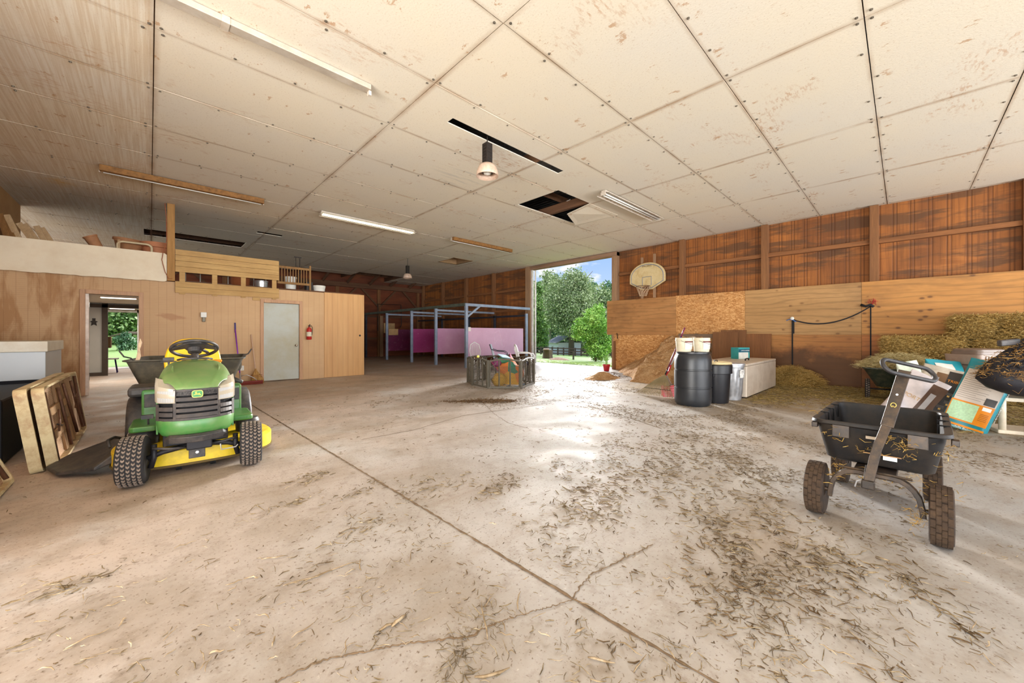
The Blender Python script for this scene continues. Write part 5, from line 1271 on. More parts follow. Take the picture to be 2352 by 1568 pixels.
def bale_mesh(seed):
    L_, W_, H_ = .98, .50, .385
    r = random.Random(seed)
    b = MB(); rg = []
    for k in range(13):
        x_ = -L_/2+L_*k/12; dent = .018 if k in (4, 8) else 0; e_ = .02 if k in (0, 12) else 0
        rg.append([(x_+r.uniform(-.008, .008), y_*(1-dent*2)+r.uniform(-.012, .012), H_/2+(z_)*(1-dent*3)+r.uniform(-.012, .012)) for y_, z_ in rrect(W_-.03-e_, H_-.03-e_, .05, 3)])
    b.loft(rg); core = b
    return core
BALE = []
def make_bale(seed):
    t = thing('hay_bale', '', 'hay bale', (0, 0, 0))
    bale_mesh(seed).build('packed_core', M_HAYC, t, smooth=True)
    st = straw(5200, on_box(-.49, .49, -.25, .25, .0, .385, .012), (.05, .15), .0030, seed=seed, tilt=.8, bend=.9)
    stuffpart(np_mesh('loose_stalks', [st], M_HAY, t))
    return t
bale_a = make_bale(11); bale_b = make_bale(12)
spots = []
PI2 = math.pi/2
# (x, y, level, rot, label)
BL = [(11.0, .04, 0, 0, 'hay bale end-on at the left foot of the bale stack against the wall'), (11.0, -.53, 0, 0, 'bottom hay bale under the middle of the stack'),
      (11.0, .04, 1, .05, 'hay bale second level up at the left of the stack'), (11.0, -.53, 1, 0, 'hay bale second level up, in the middle of the stack'),
      (10.98, .03, 2, .06, 'leftmost rounded hay bale on the third level of the stack'), (11.0, -.54, 2, -.04, 'hay bale beside it on the third level, with a dark gap on its left'),
      (11.02, -1.11, 2, .02, 'hay bale on the third level beneath the taller part of the stack'), (11.0, -1.10, 0, 0, 'bottom hay bale behind the feed bags'), (11.0, -1.10, 1, 0, 'second level hay bale behind the lidded bin'),
      (11.02, -.88, 3, .0, 'left one of the two top hay bales'), (11.0, -1.46, 3, -.05, 'right one of the two top hay bales'), (11.0, -1.68, 2, 0, 'third level hay bale partly behind the hay net'),
      (11.0, -1.67, 1, 0, 'second level hay bale at the far right behind the hay net'), (11.0, -1.67, 0, 0, 'bottom hay bale at the far right end of the stack')]
used = [False, False]
for i, (x_, y_, lv, rz_, lab) in enumerate(BL):
    src = (bale_a, bale_b)[i % 2]
    if not used[i % 2]:
        o = src; used[i % 2] = True; o['label'] = lab
    else: o = dup(src, lab)
    o.location = (x_, y_, .385*lv+.004); o.rotation_euler = (0, 0, rz_); o['group'] = 'hay bales stacked against the plywood wall'
# loose hay heap at the wall foot, right of the freezer
def heap_sampler(cx, cy, rx, ry, h, j=.015):
    def s(n, r):
        a = r.uniform(0, 2*np.pi, n); q = np.sqrt(r.uniform(0, 1, n))
        x = q*np.cos(a); y = q*np.sin(a); z = h*(1-q**2)**.8*r.uniform(.75, 1.02, n)
        return np.stack([cx+x*rx, cy+y*ry, z+.004+np.abs(r.normal(0, j, n))], 1), None
    return s
def heap_core(cx, cy, rx, ry, h, n=24):
    rg = []
    for q in (1, .9, .75, .55, .35, .15):
        rg.append([(cx+q*rx*.93*math.cos(2*math.pi*k/n), cy+q*ry*.93*math.sin(2*math.pi*k/n), .9*h*(1-q*q)**.8+.003) for k in range(n)])
    return MB().loft(rg)
hp_ = thing('hay_heap', 'loose mound of hay at the foot of the wall right of the freezer', 'hay heap', (0, 0, 0)); 
heap_core(11.06, 1.88, .50, .62, .43).build('core', M_HAYC, hp_, smooth=True)
stuffpart(np_mesh('loose_stalks', [straw(5500, heap_sampler(11.06, 1.88, .52, .66, .45), (.06, .2), .0026, seed=21, tilt=.5, bend=.7)], M_HAY, hp_))

# ---- sawdust pile
m = Mt('sawdust', .95, spec=.1)
n1 = m.noise(2.2, m.P((1, 1, 1)), 7, .7, .4); n2 = m.noise(26, detail=5, rough=.75)
c = m.mix(m.ramp(n1, [(.4, 0.), (.6, 1.)]), sr(206, 166, 120), sr(180, 134, 86))
c = m.mix(m.ramp(n2, [(.5, 0.), (.62, .7)]), c, sr(226, 196, 158)); c = m.mix(m.ramp(n2, [(.3, .55), (.42, 0.)]), c, sr(138, 96, 58))
m.color(c); m.bump(m.ma('ADD', n2, m.ma('MULTIPLY', n1, 2.0)), .9, .03); M_SAW = m.m
from mathutils import noise as mn
def saw_old(x, y):
    # ridge against the wall, tall side towards the freezer
    yy = (y-4.05); xx = (11.66-x)
    peak = 1.22 if yy > .25 else 1.22*max(0, 1-(.25-yy)*1.2)
    run = max(0.0, 1-max(0, yy-.45)/2.35)
    h = peak*run**1.05
    h -= xx*.62*(.6+.4*run)
    if h > .80 and xx > .55: h = min(h, .98)
    p = Vector((x*1.7, y*1.7, 1.0)); h += (.09*mn.noise(p)+.04*mn.noise(p*3)+.02*mn.noise(p*8))*(1 if h > 0 else 0)
    h2 = .16*math.exp(-(((x-9.95)/.40)**2+((y-6.35)/.35)**2))
    return max(h, h2-.02, -.03)
def saw_h(x, y):
    xx = max(0, 11.66-x); p = Vector((x*1.7, y*1.7, 1.0)); w_ = .10*mn.noise(p)
    ye = y+w_*1.5
    if ye < 4.98: r_ = 1.20*max(0, min(1, (ye-3.45)/.55))
    elif ye < 5.12: r_ = 1.20-.28*(ye-4.98)/.14
    else: r_ = .92*(1-(ye-5.12)/1.75)
    h = r_-xx*.36-.10*max(0, xx-.5)
    if h > 0: h += (.05*mn.noise(p*2.3)+.04*mn.noise(p*5)+.022*mn.noise(p*14))*min(1, h*4)
    h2 = .20*math.exp(-(((x-9.15)/.42)**2+((y-5.85)/.26)**2))+.02*mn.noise(p*6)
    return max(h, h2-.02, -.03)
b = MB(); NX, NY = 150, 150
b.grid(lambda u, v: (8.2+3.46*u, 3.3+3.9*v, saw_h(8.2+3.46*u, 3.3+3.9*v)+.002), NX, NY)
tag(b.build('sawdust_pile', M_SAW, smooth=True), 'big pile of tan sawdust heaped against the plywood wall', 'sawdust pile', kind='stuff')

# ---- boards and pallet leaning behind the freezer
M_BRB = wood('dark_brown_board', (134, 92, 58), (110, 72, 44), 'Z', .7, .75)
M_PAL = wood('grey_pallet', (134, 112, 92), (108, 88, 70), 'Y', 1, .85)
pal = thing('wooden_pallet', 'grey wooden pallet standing on edge against the wall behind the barrel', 'pallet', (11.38, 3.72, 0), rot=(0, .12, 0))
for k in range(5): MB().box(-.02, 0, 0, 1.0, .04+.27*k, .16+.27*k).build('slat', M_PAL, pal)
for k in (0, .47, .94): MB().box(0, .09, k, k+.05, 0, 1.26).build('stringer', M_PAL, pal)
def lean_board(lab, y0, y1, h, x, mat=M_BRB, name='leaning_board', t_=.02, lean=.10):
    o = thing(name, lab, 'board', (x, y0, 0.003), rot=(0, lean, 0)); MB().box(-t_, 0, 0, y1-y0, 0, h).build('panel', mat, o, bev=.003); return o
lean_board('tall brown board leaning just right of the pallet, with a raised top corner behind it', 3.10, 3.74, 1.29, 11.36)
lean_board('brown board peeking above the others behind the freezer', 2.92, 3.55, 1.345, 11.42)
lean_board('lower wide brown board with a rounded corner leaning behind the freezer', 2.36, 3.09, 1.24, 11.44, wood('red_brown_board', (142, 94, 56), (118, 76, 46), 'Z', .8))
# clear wrapped bags behind the pallet
tag(MB().lathe([(.001, 0), (.2, .0), (.24, .4), (.20, .9), (.1, 1.15), (.001, 1.17)], 14, TR((11.08, 4.15, 0.0))).build('plastic_sack', flat('cloudy_plastic', (196, 178, 156), .25, var=.4, sc=9, spec=.8), smooth=True), 'cloudy plastic sack glinting in front of the pallet slats', 'sack')

# ---- chest freezer
M_FRZ = flat('freezer_enamel', (214, 200, 182), .4, var=.05, sc=2, dust=((160, 128, 96), .45), spec=.5)
fz_ = thing('chest_freezer', 'long low white chest freezer with a handle on its lid', 'chest freezer', (8.2, 2.07, 0))
MB().box(0, 2.35, 0, .92, .02, .61).build('body', M_FRZ, fz_, bev=.015)
MB().box(-.01, 1.25, -.01, .93, .615, .66).build('lid', M_FRZ, fz_, bev=.01); MB().box(1.255, 2.3, -.01, .93, .615, .66).build('lid', M_FRZ, fz_, bev=.01)
b = MB(); b.tube([(1.0, .28, .66), (1.0, .28, .695), (1.12, .28, .70), (1.24, .28, .70), (1.24, .28, .66)], .013, 8); b.build('handle', M_DARKMET, fz_, smooth=True)
MB().box(.02, 2.3, .02, .9, 0, .03).build('plinth', M_DARKMET, fz_)
# teal carton on the freezer
tb = thing('teal_carton', 'teal and white cardboard box on the freezer lid', 'box', (9.85, 2.62, .662), -.45)
MB().box(-.17, .17, -.10, .10, 0, .26).build('carton', flat('teal_card', (58, 150, 150), .5), tb, bev=.004)
MB().box(-.165, .12, -.104, -.10, .005, .15).build('white_panel', flat('white_card', (216, 216, 208), .6), tb)
M_CARDW = flat('print_white', (232, 236, 232), .6)
MB().box(-.165, .165, -.104, -.10, .155, .225).build('dark_band', flat('dark_teal', (24, 84, 108), .5), tb)
text('box_lettering', 'LAWN & GARDEN', .030, M_CARDW, tb, TR((.03, -.105, .19), rx=math.pi/2))

# ---- barrel, trash cans
M_BARREL = flat('dark_grey_drum', (36, 38, 42), .36, var=.06, sc=2, dust=((84, 78, 70), .18), spec=.45)
br = thing('plastic_barrel', 'large dark grey plastic drum standing in front of the sawdust', 'barrel', (6.83, 2.55, 0))
MB().lathe([(.001, .0), (.25, .0), (.272, .02), (.29, .06), (.298, .12), (.298, .30), (.288, .305), (.288, .325), (.30, .33), (.30, .60), (.288, .605), (.288, .625), (.298, .63), (.296, .78), (.28, .86), (.262, .89), (.272, .895), (.272, .92), (.255, .92), (.25, .905), (.001, .90)], 56).build('drum', M_BARREL, br, smooth=True, ang=30)
for s in (-1, 1): MB().lathe([(.001, .0), (.035, .0), (.035, .018), (.001, .018)], 16, TR((.17*s, 0, .90))).build('bung', M_BLKC, br)
def tin(loc, lab):
    t = thing('white_bucket', lab, 'bucket', loc)
    MB().lathe([(.001, 0), (.115, 0), (.12, .01), (.132, .19), (.14, .192), (.14, .205), (.133, .207), (.135, .235), (.13, .24), (.125, .22), (.11, .02), (.001, .02)], 36).build('pail', M_CREAMB, t, smooth=True, ang=40)
    lm = flat('printed_label', (206, 200, 190), .5, var=.15, sc=30)
    vs = []; n = 12
    for k in range(n+1):
        a = math.radians(-150+100*k/n); vs += [(.1305*math.cos(a), .1305*math.sin(a), .045), (.137*math.cos(a), .137*math.sin(a), .16)]
    MB().add(vs, [(2*k, 2*k+2, 2*k+3, 2*k+1) for k in range(n)]).build('paper_label', lm, t, smooth=True)
    vs = []
    for k in range(n+1):
        a = math.radians(-150+100*k/n); vs += [(.138*math.cos(a), .138*math.sin(a), .162), (.139*math.cos(a), .139*math.sin(a), .185)]
    MB().add(vs, [(2*k, 2*k+2, 2*k+3, 2*k+1) for k in range(n)]).build('label_band', flat('maroon_band', (110, 52, 46), .5), t, smooth=True)
    MB().tube([(.137*math.cos(a), .137*math.sin(a), .195-.06*math.sin(a-math.pi)) for a in [math.pi+math.pi*k/12 for k in range(13)]], .003, 5).build('bail_handle', M_DARKMET, t)
    return t
tin((6.72, 2.66, .922), 'left one of the two cream buckets on the dark drum')
tin((6.93, 2.44, .922), 'right one of the two cream buckets on the dark drum')
M_TC = flat('black_trash_can', (22, 22, 27), .38, var=.1, dust=((52, 48, 46), .3), spec=.45)
tcn = thing('trash_can', 'black plastic trash can with a cream lid right of the drum', 'trash can', (7.40, 2.36, 0))
MB().lathe([(.001, 0), (.20, 0), (.205, .02), (.235, .52), (.262, .53), (.262, .67), (.25, .69), (.001, .69)], 44).build('can', M_TC, tcn, smooth=True, ang=30)
MB().lathe([(.001, .69), (.25, .69), (.262, .705), (.25, .725), (.16, .735), (.12, .725), (.001, .725)], 44).build('lid', flat('cream_lid', (206, 186, 140), .5), tcn, smooth=True, ang=40)
for s in (-1, 1): MB().box(.245*s-.03, .245*s+.03, -.06, .06, .47, .53).build('side_handle', M_TC, tcn, bev=.01)
MB().tube([(-.07, 0, .726), (-.06, 0, .755), (.06, 0, .755), (.07, 0, .726)], .009, 6).build('lid_handle', M_TC, tcn)
m = Mt('galvanised', .4, .6); m.color(m.mix(m.ramp(m.vor(14), [(.0, 0.), (.8, 1.)]), sr(150, 152, 156), sr(184, 184, 186))); M_GALV = m.m
gc = thing('galvanized_can', 'ribbed galvanized metal trash can between the black can and the freezer', 'trash can', (7.94, 2.27, 0))
n = 96; rg = []
for z_, r_, rib in ((0, .17, 0), (.05, .175, 0), (.10, .178, 0), (.11, .180, 1), (.54, .205, 1), (.55, .208, 0), (.60, .21, 0), (.61, .22, 0), (.66, .22, 0)):
    rg.append([((r_+(.006 if (k//3) % 2 and rib else 0))*math.cos(2*math.pi*k/n), (r_+(.006 if (k//3) % 2 and rib else 0))*math.sin(2*math.pi*k/n), z_) for k in range(n)])
MB().loft(rg).build('can', M_GALV, gc, smooth=True, ang=40)
MB().lathe([(.001, .70), (.06, .70), (.20, .685), (.232, .68), (.235, .655), (.228, .655)], 40).build('lid', M_GALV, gc, smooth=True, ang=40)
vs = []; 
for k in range(9):
    a = math.radians(-125+48*k/8); vs += [(.222*math.cos(a), .222*math.sin(a), .42), (.224*math.cos(a), .224*math.sin(a), .57)]
MB().add(vs, [(2*k, 2*k+2, 2*k+3, 2*k+1) for k in range(8)]).build('smudged_label', flat('smudged_label', (196, 192, 186), .5, var=.7, sc=26), gc, smooth=True)

# ---- rake and red manure fork
M_RK = flat('olive_tines', (150, 134, 100), .45, .3)
hd = onZ(1528, 860, .42); hd = onD(1528, 860, 7.15)
tp = onD(1573, 752, 7.25)
rk = thing('leaf_rake', 'fan shaped leaf rake with a maroon and blue handle leaning by the drum', 'rake', (hd.x, hd.y, 0))
loc = lambda v: (v.x-hd.x, v.y-hd.y, v.z)
j0 = Vector((0, 0, hd.z)); T1 = Vector(loc(tp)); dirn = (T1-j0)
MB().cyl(j0, j0+dirn*.18, .013, n=10).build('ferrule', M_DARKMET, rk, smooth=True)
MB().cyl(j0+dirn*.10, j0+dirn*.60, .0145, n=12).build('handle', flat('maroon_handle', (96, 34, 48), .35, spec=.5), rk, smooth=True)
MB().cyl(j0+dirn*.55, j0+dirn*.80, .016, n=12).build('grip', flat('navy_grip', (44, 40, 96), .4), rk, smooth=True)
MB().cyl(j0+dirn*.80, T1, .015, n=12).build('handle_end', flat('maroon_handle_end', (104, 36, 60), .35), rk, smooth=True)
e0 = onZ(1463, 903, .012); e1 = onZ(1545, 914, .012); E0, E1 = Vector(loc(e0)), Vector(loc(e1))
NT = 24; crossp = []
for k in range(NT):
    u = k/(NT-1); e_ = E0.lerp(E1, u); mid = j0.lerp(e_, .72)+Vector((0, 0, .02)); cv = math.sin(math.pi*u)*.03
    tipd = (e_-j0).normalized()
    MB().tube([j0, j0.lerp(e_, .35)+Vector((0, 0, .03)), mid, e_+Vector((0, 0, .03)), e_], .0058, 5).build('tine', M_RK, rk)
    crossp.append(mid)
MB().tube(crossp, .006, 6).build('spreader', M_DARKMET, rk)
fc = onZ(1532, 914, .0)
fk = thing('manure_fork', 'red plastic basket fork standing beside the drum', 'fork', (fc.x+.06, fc.y-.02, 0))
M_REDP = flat('red_plastic', (186, 30, 44), .35, spec=.5)
Rdir = Vector((RV[0], RV[1], 0)); Ddir = Vector((DV[0], DV[1], 0))
b = MB()
W2 = .095
for k in range(13):
    u = -W2+2*W2*k/12; b.tube([Rdir*u+Vector((0, 0, .02)), Rdir*u+Ddir*.03+Vector((0, 0, .22))], .006, 5)
for z_ in (.03, .08, .13, .18, .22): b.bar(Rdir*-W2+Ddir*.02+Vector((0, 0, z_)), Rdir*W2+Ddir*.02+Vector((0, 0, z_)), .012, .012)
for s in (-1, 1): b.add([tuple(Rdir*W2*s+Vector((0, 0, .01))), tuple(Rdir*W2*s+Ddir*.16+Vector((0, 0, .03))), tuple(Rdir*W2*s+Ddir*.16+Vector((0, 0, .22))), tuple(Rdir*W2*s+Ddir*.02+Vector((0, 0, .24)))], [(0, 1, 2, 3)])
b.build('basket', M_REDP, fk)
q0 = Vector((0, 0, .24)); q1 = onD(1529, 862, 7.2); q1 = Vector((q1.x-fk.location.x, q1.y-fk.location.y, q1.z)); q2 = onD(1541, 838, 7.2); q2 = Vector((q2.x-fk.location.x, q2.y-fk.location.y, q2.z))
b = MB()
for k in range(4): b.tube([q0+Rdir*(-.05+.035*k), q1+Rdir*(-.02+.014*k)], .006, 5)
b.build('steel_tines', M_GALV, fk)
MB().tube([q1, q1.lerp(q2, .5)+Rdir*.015, q2], .016, 10).build('red_grip', M_REDP, fk, smooth=True)
q3 = onD(1570, 782, 7.3); q3 = Vector((q3.x-fk.location.x, q3.y-fk.location.y, q3.z))
MB().cyl(q2, q3, .012, n=8).build('shaft', M_GALV, fk, smooth=True)

# ---- second cart full of hay
hc = onD(2066, 800, 6.95)
cart2 = thing('poly_cart', 'dark green poly cart heaped with pale hay', 'cart', (hc.x, hc.y, 0), -1.50)
M_GRNC = flat('dark_green_poly', (44, 52, 42), .5, var=.15, dust=((104, 96, 74), .5))
tub('tub', cart2, .62, .98, .55, .95, .26, .60, M_GRNC, rim=.02)
for s in (-1, 1): chevron_wheel('wheel', cart2, (.43*s, .0, .19), .185, .07, n=26, cols=2, rim=M_BLK, lugm=M_LUG)
MB().box(-.12, .12, -.34, -.28, 0, .30).build('front_stand', M_GRNC, cart2, bev=.01); MB().cyl((-.43, 0, .19), (.43, 0, .19), .014).build('axle', M_BODYDARK, cart2)
MB().box(-.05, .05, -.06, .06, .18, .28).build('axle_mount', M_BODYDARK, cart2)
hl_ = thing('hay_load', 'pale fluffy hay heaped in the dark green cart', 'hay', (hc.x, hc.y, 0), -1.50)
o = heap_core(0, 0, .50, .48, .24).build('core', M_HAYC, hl_, smooth=True, M=TR((0, 0, .59)))
o = np_mesh('loose_stalks', [straw(5200, heap_sampler(0, 0, .56, .54, .25), (.06, .2), .0024, seed=33, tilt=.45, bend=.7)], M_HAYP, hl_); o.matrix_local = TR((0, 0, .59)); stuffpart(o)

# ---- feed bags
def bag(name, lab, base, h, w_, t_, rz, lean, mat, seed=1, roll=0.0):
    t = thing(name, lab, 'feed bag', (base.x, base.y, .003), rot=(lean, roll, rz))
    rr = random.Random(seed); rg = []
    for k in range(31):
        u = k/30; f = math.sin(math.pi*min(1, max(.0, .10+.86*u)))**.55
        th = t_*f*(1.0 if u < .85 else 1-(u-.85)*5.2); th = max(th, .012)
        ww = w_*(1-.04*math.sin(math.pi*u))
        rp_ = rrect(ww, th, min(.45*th, .06), 4); dn = []
        for (xa, ya), (xb, yb) in zip(rp_, rp_[1:]+rp_[:1]):
            nn = max(1, int(abs(xb-xa)/.03)); nn = 12 if nn > 3 else 1
            dn += [(xa+(xb-xa)*i_/nn, ya+(yb-ya)*i_/nn) for i_ in range(nn)]
        rg.append([(x_, y_+.008*math.sin(7*u+x_*22), h*u) for x_, y_ in dn])
    b = MB(); b.loft(rg); b.build('sack', mat, t, smooth=True, ang=60); return t
def decal(t, pts, mat, name, t_off):   # thin printed panel: polygon in bag's x,z plane on the -y face
    n = 12; x0 = min(p[0] for p in pts); x1 = max(p[0] for p in pts); z0 = min(p[1] for p in pts); z1 = max(p[1] for p in pts)
    b = MB()
    def f(u, v):
        x_ = x0+(x1-x0)*u; z_ = z0+(z1-z0)*v; return (x_, -t_off(z_)-.004+.008*math.sin(7*z_/t['h']+x_*22)-.0, z_)
    b.grid(f, n, n); return b.build(name, mat, t, smooth=True)
def bagface(h, t_):
    def g(z):
        u = z/h; f = math.sin(math.pi*min(1, max(0, .10+.86*u)))**.55
        return max(t_*f*(1.0 if u < .85 else 1-(u-.85)*5.2), .012)/2
    return g
M_TEAL = flat('teal_woven', (24, 128, 140), .4, var=.08, spec=.5); M_WHITEB = flat('white_print', (208, 196, 184), .5, var=.06, sc=5); M_ORNG = flat('orange_print', (222, 136, 30), .45)
M_MINT = flat('mint_print', (180, 214, 172), .5, var=.14, sc=50); M_GREYS = flat('grey_script', (120, 112, 104), .6); M_BLKB = flat('black_print', (38, 32, 28), .4, spec=.5)
B1 = onZ(2212, 982); H1 = .92; T1_ = .15
bg1 = bag('feed_bag', 'teal feed bag with a white and orange printed back, nearest the plastic shelf', onZ(2208, 987), H1, .41, T1_, -1.85, -.22, M_TEAL, 1, roll=.27); bg1['h'] = H1
g1_ = bagface(H1, T1_)
decal(bg1, [(-.17, .12), (.18, .78)], M_WHITEB, 'printed_panel', lambda z: g1_(z)-.001)
decal(bg1, [(-.18, .10), (.18, .36)], M_ORNG, 'orange_panel', lambda z: g1_(z)+.002)
decal(bg1, [(-.17, .12), (.06, .34)], M_MINT, 'feeding_chart', lambda z: g1_(z)+.004)
decal(bg1, [(.08, .37), (.17, .46)], M_BLKB, 'black_square', lambda z: g1_(z)+.003)
decal(bg1, [(.09, .30), (.16, .345)], M_CARDW, 'barcode_label', lambda z: g1_(z)+.005)
decal(bg1, [(-.18, .035), (.18, .060)], M_ORNG, 'orange_stripe', lambda z: g1_(z)+.002)
for k in range(13): decal(bg1, [(-.16, .40+.026*k), (.05+.06*math.sin(k*2.2), .404+.026*k)], M_GREYS, 'text_line', lambda z: g1_(z)+.001)
for k in range(5): decal(bg1, [(.09, .25-.02*k), (.16, .256-.02*k)], flat('brown_script', (150, 84, 30), .6), 'text_line', lambda z: g1_(z)+.004)
tmz = lambda z_, x_: Matrix.Translation((x_, -g1_(z_)-.008, z_)) @ Euler((math.pi/2, 0, 0)).to_matrix().to_4x4()
text('bag_lettering', 'Alfalfa Balance', .036, M_CARDW, bg1, tmz(.02, .015), .0005)
text('side_lettering', 'DOWN & FARMS', .055, M_CARDW, bg1, Matrix.Translation((.210, 0, .40)) @ Euler((math.pi/2, -math.pi/2, math.pi/2)).to_matrix().to_4x4() @ Euler((0, 0, 0)).to_matrix().to_4x4(), .0005)
H2 = .80; T2_ = .17
bg2 = bag('feed_bag', 'silver and black feed bag lettered in gold, in the middle of the bags', onZ(2128, 962), H2, .50, T2_, -1.65, -.35, flat('silver_film', (196, 186, 172), .22, .3, var=.35, sc=7, spec=.7), 2, roll=.28); bg2['h'] = H2
g2_ = bagface(H2, T2_)
decal(bg2, [(.02, .10), (.235, .76)], M_BLKB, 'black_panel', lambda z: g2_(z)+.001)
decal(bg2, [(-.09, .10), (.02, .70)], flat('brown_print', (110, 82, 58), .4), 'brown_panel', lambda z: g2_(z)+.001)
decal(bg2, [(-.12, .08), (-.05, .62)], flat('grey_panel', (150, 146, 144), .4), 'grey_panel', lambda z: g2_(z)+.003)
decal(bg2, [(-.115, .09), (-.055, .22)], flat('gold_tag', (224, 160, 40), .4), 'gold_tab', lambda z: g2_(z)+.005)
text('bag_lettering', 'TRIBUTE', .052, flat('gold_letters', (226, 142, 30), .4), bg2, Matrix.Translation((.13, -g2_(.60)-.012, .60)) @ Euler((math.pi/2, 0, 0)).to_matrix().to_4x4(), .0005)
for x_, z_ in ((.10, .42), (.19, .46), (.12, .30), (.07, .22), (.16, .34)):
    for k in range(3): decal(bg2, [(x_-.035, z_-.014*k), (x_+.035, z_+.005-.014*k)], M_GREYS, 'text_line', lambda z: g2_(z)+.004)
for x_, z_ in ((.10, .375), (.19, .415), (.12, .255), (.07, .175)): decal(bg2, [(x_-.012, z_-.012), (x_+.012, z_+.012)], flat('gold_dot', (214, 170, 90), .5), 'gold_dot', lambda z: g2_(z)+.005)
H3 = .74; T3_ = .16
bg3 = bag('feed_bag', 'white plastic feed bag slumping left behind the wagon handle', onZ(2056, 960), H3, .44, T3_, -1.55, -.30, flat('white_film', (204, 194, 196), .25, .1, var=.2, sc=6, spec=.7), 3, roll=.55); bg3['h'] = H3
g3_ = bagface(H3, T3_)
decal(bg3, [(.06, .08), (.22, .66)], flat('brown_film', (86, 62, 48), .35), 'brown_panel', lambda z: g3_(z)+.001)
decal(bg3, [(.10, .12), (.16, .52)], flat('grey_strip', (160, 154, 152), .4), 'grey_strip', lambda z: g3_(z)+.003)
decal(bg3, [(.10, .13), (.15, .21)], M_ORNG, 'orange_tab', lambda z: g3_(z)+.005)
text('bag_lettering', 'SPORT', .075, flat('gold_pale_letters', (206, 170, 120), .4), bg3, Matrix.Translation((-.05, -g3_(.36)-.012, .36)) @ Euler((math.pi/2, 0, 0)).to_matrix().to_4x4(), .0005)
B4 = onD(2185, 840, 5.75)
bg4 = bag('feed_bag', 'teal and white bag lying behind the silver and black one', Vector((B4.x, B4.y, 0)), .84, .50, .18, -.85, -.25, M_TEAL, 4, roll=.1); bg4['h'] = .84
g4_ = bagface(.84, .18); decal(bg4, [(-.16, .55), (.10, .78)], M_WHITEB, 'white_panel', lambda z: g4_(z)+.002)
B5 = onD(2125, 838, 5.7)
bag('crumpled_bag', 'crumpled white and green empty bag behind the wagon handle loop', Vector((B5.x, B5.y, 0)), .82, .34, .14, -.7, -.2, flat('white_green_film', (206, 214, 194), .35, var=.25, sc=9), 5, roll=-.15)
# tan latching bin
tb_ = onD(2247, 800, 5.9)
bn = thing('lidded_bin', 'taupe plastic feed bin with a latching lid in front of the bales', 'bin', (tb_.x, tb_.y, 0), -.85)
M_TAUPE = flat('taupe_plastic', (158, 134, 120), .4, var=.06, dust=((190, 170, 150), .3), spec=.5)
rg = [[(x_, y_, z_) for x_, y_ in rrect(a_, c_, .05, 4)] for z_, a_, c_ in ((0, .34, .34), (.02, .36, .36), (.74, .42, .42), (.76, .50, .50), (.90, .52, .52), (.91, .52, .52))]
MB().loft(rg).build('tub', M_TAUPE, bn, smooth=True, ang=35)
rg = [[(x_, y_, z_) for x_, y_ in rrect(a_, c_, .08, 5)] for z_, a_, c_ in ((.91, .44, .44), (.95, .44, .44), (.955, .42, .42), (.985, .42, .42), (1.0, .36, .36), (1.005, .2, .2))]
MB().loft(rg).build('lid', flat('grey_brown_lid', (130, 112, 100), .4, spec=.5), bn, smooth=True, ang=35)
for k in range(9): MB().cb((-.16+.04*k, -.262, .83), (.015, .012, .12)).build('rib', M_TAUPE, bn)

# ---- white plastic shelf with the hay net hanging above
M_IV = flat('ivory_plastic', (222, 208, 184), .45, var=.04, dust=((170, 140, 110), .3))
s0 = onZ(2302, 994); 
sh = thing('plastic_shelf', 'ivory plastic shelf unit at the right edge of the photo', 'shelf', (s0.x, s0.y, 0), -1.35)
for z_ in (.0, .40): MB().box(-.05, .80, -.05, .42, z_+.0, z_+.045).build('tray', M_IV, sh, bev=.008)
for x_ in (0, .75):
    for y_ in (0, .37): MB().cyl((x_, y_, .045), (x_, y_, .56), .032, n=16).build('post', M_IV, sh, smooth=True)
MB().box(-.05, .80, -.05, .42, .56, .60).build('tray', flat('shelf_top_dark', (60, 50, 44), .7), sh, bev=.008)
pp = onD(2376, 768, 4.28)
rack = thing('tack_rack', 'tall dark wooden rack at the right edge holding the chained hay net', 'rack', (pp.x, pp.y, 0), math.atan2(RV[1], RV[0]))
M_DW = wood('dark_rack_wood', (62, 46, 36), (44, 32, 26), 'Z')
MB().box(0, .06, 0, .09, 0.0, 1.83).build('front_post', M_DW, rack, bev=.004); MB().box(.8, .86, 0, .09, 0.0, 1.83).build('front_post', M_DW, rack, bev=.004)
MB().box(-.002, .002, -.006, 0, .02, 1.82).build('pale_edge', flat('pale_edge_strip', (186, 150, 96), .7), rack)
MB().box(.0, .8, -.02, .02, 1.55, 1.60).build('cross_arm', M_DW, rack)
# hay net bag
nb_ = onD(2322, 850, 4.20)
M_NET = flat('black_canvas', (36, 34, 38), .6, var=.25, sc=9, bump=.3)
net = thing('hay_net', 'bulging black hay net stuffed with hay hanging on a chain', 'hay net', (nb_.x+.17, nb_.y-.10, 0), math.atan2(RV[1], RV[0]))
rg = []; rr = random.Random(4)
for z_, a_, c_, ox in ((.53, .06, .05, .06), (.545, .20, .16, .05), (.60, .32, .24, .02), (.70, .385, .28, -.02), (.80, .37, .27, .0), (.92, .30, .22, .06), (1.05, .20, .16, .15), (1.15, .12, .10, .23), (1.24, .06, .06, .28), (1.28, .03, .03, .29)):
    rg.append([(ox+a_*math.cos(t)*(1+.05*math.sin(5*t+z_*20)), c_*math.sin(t)*(1+.05*math.cos(4*t+z_*17)), z_+.01*math.sin(3*t)) for t in [2*math.pi*k/36 for k in range(36)]])
MB().loft(rg).build('bag', M_NET, net, smooth=True)
b = MB()   # mesh straps over the upper part
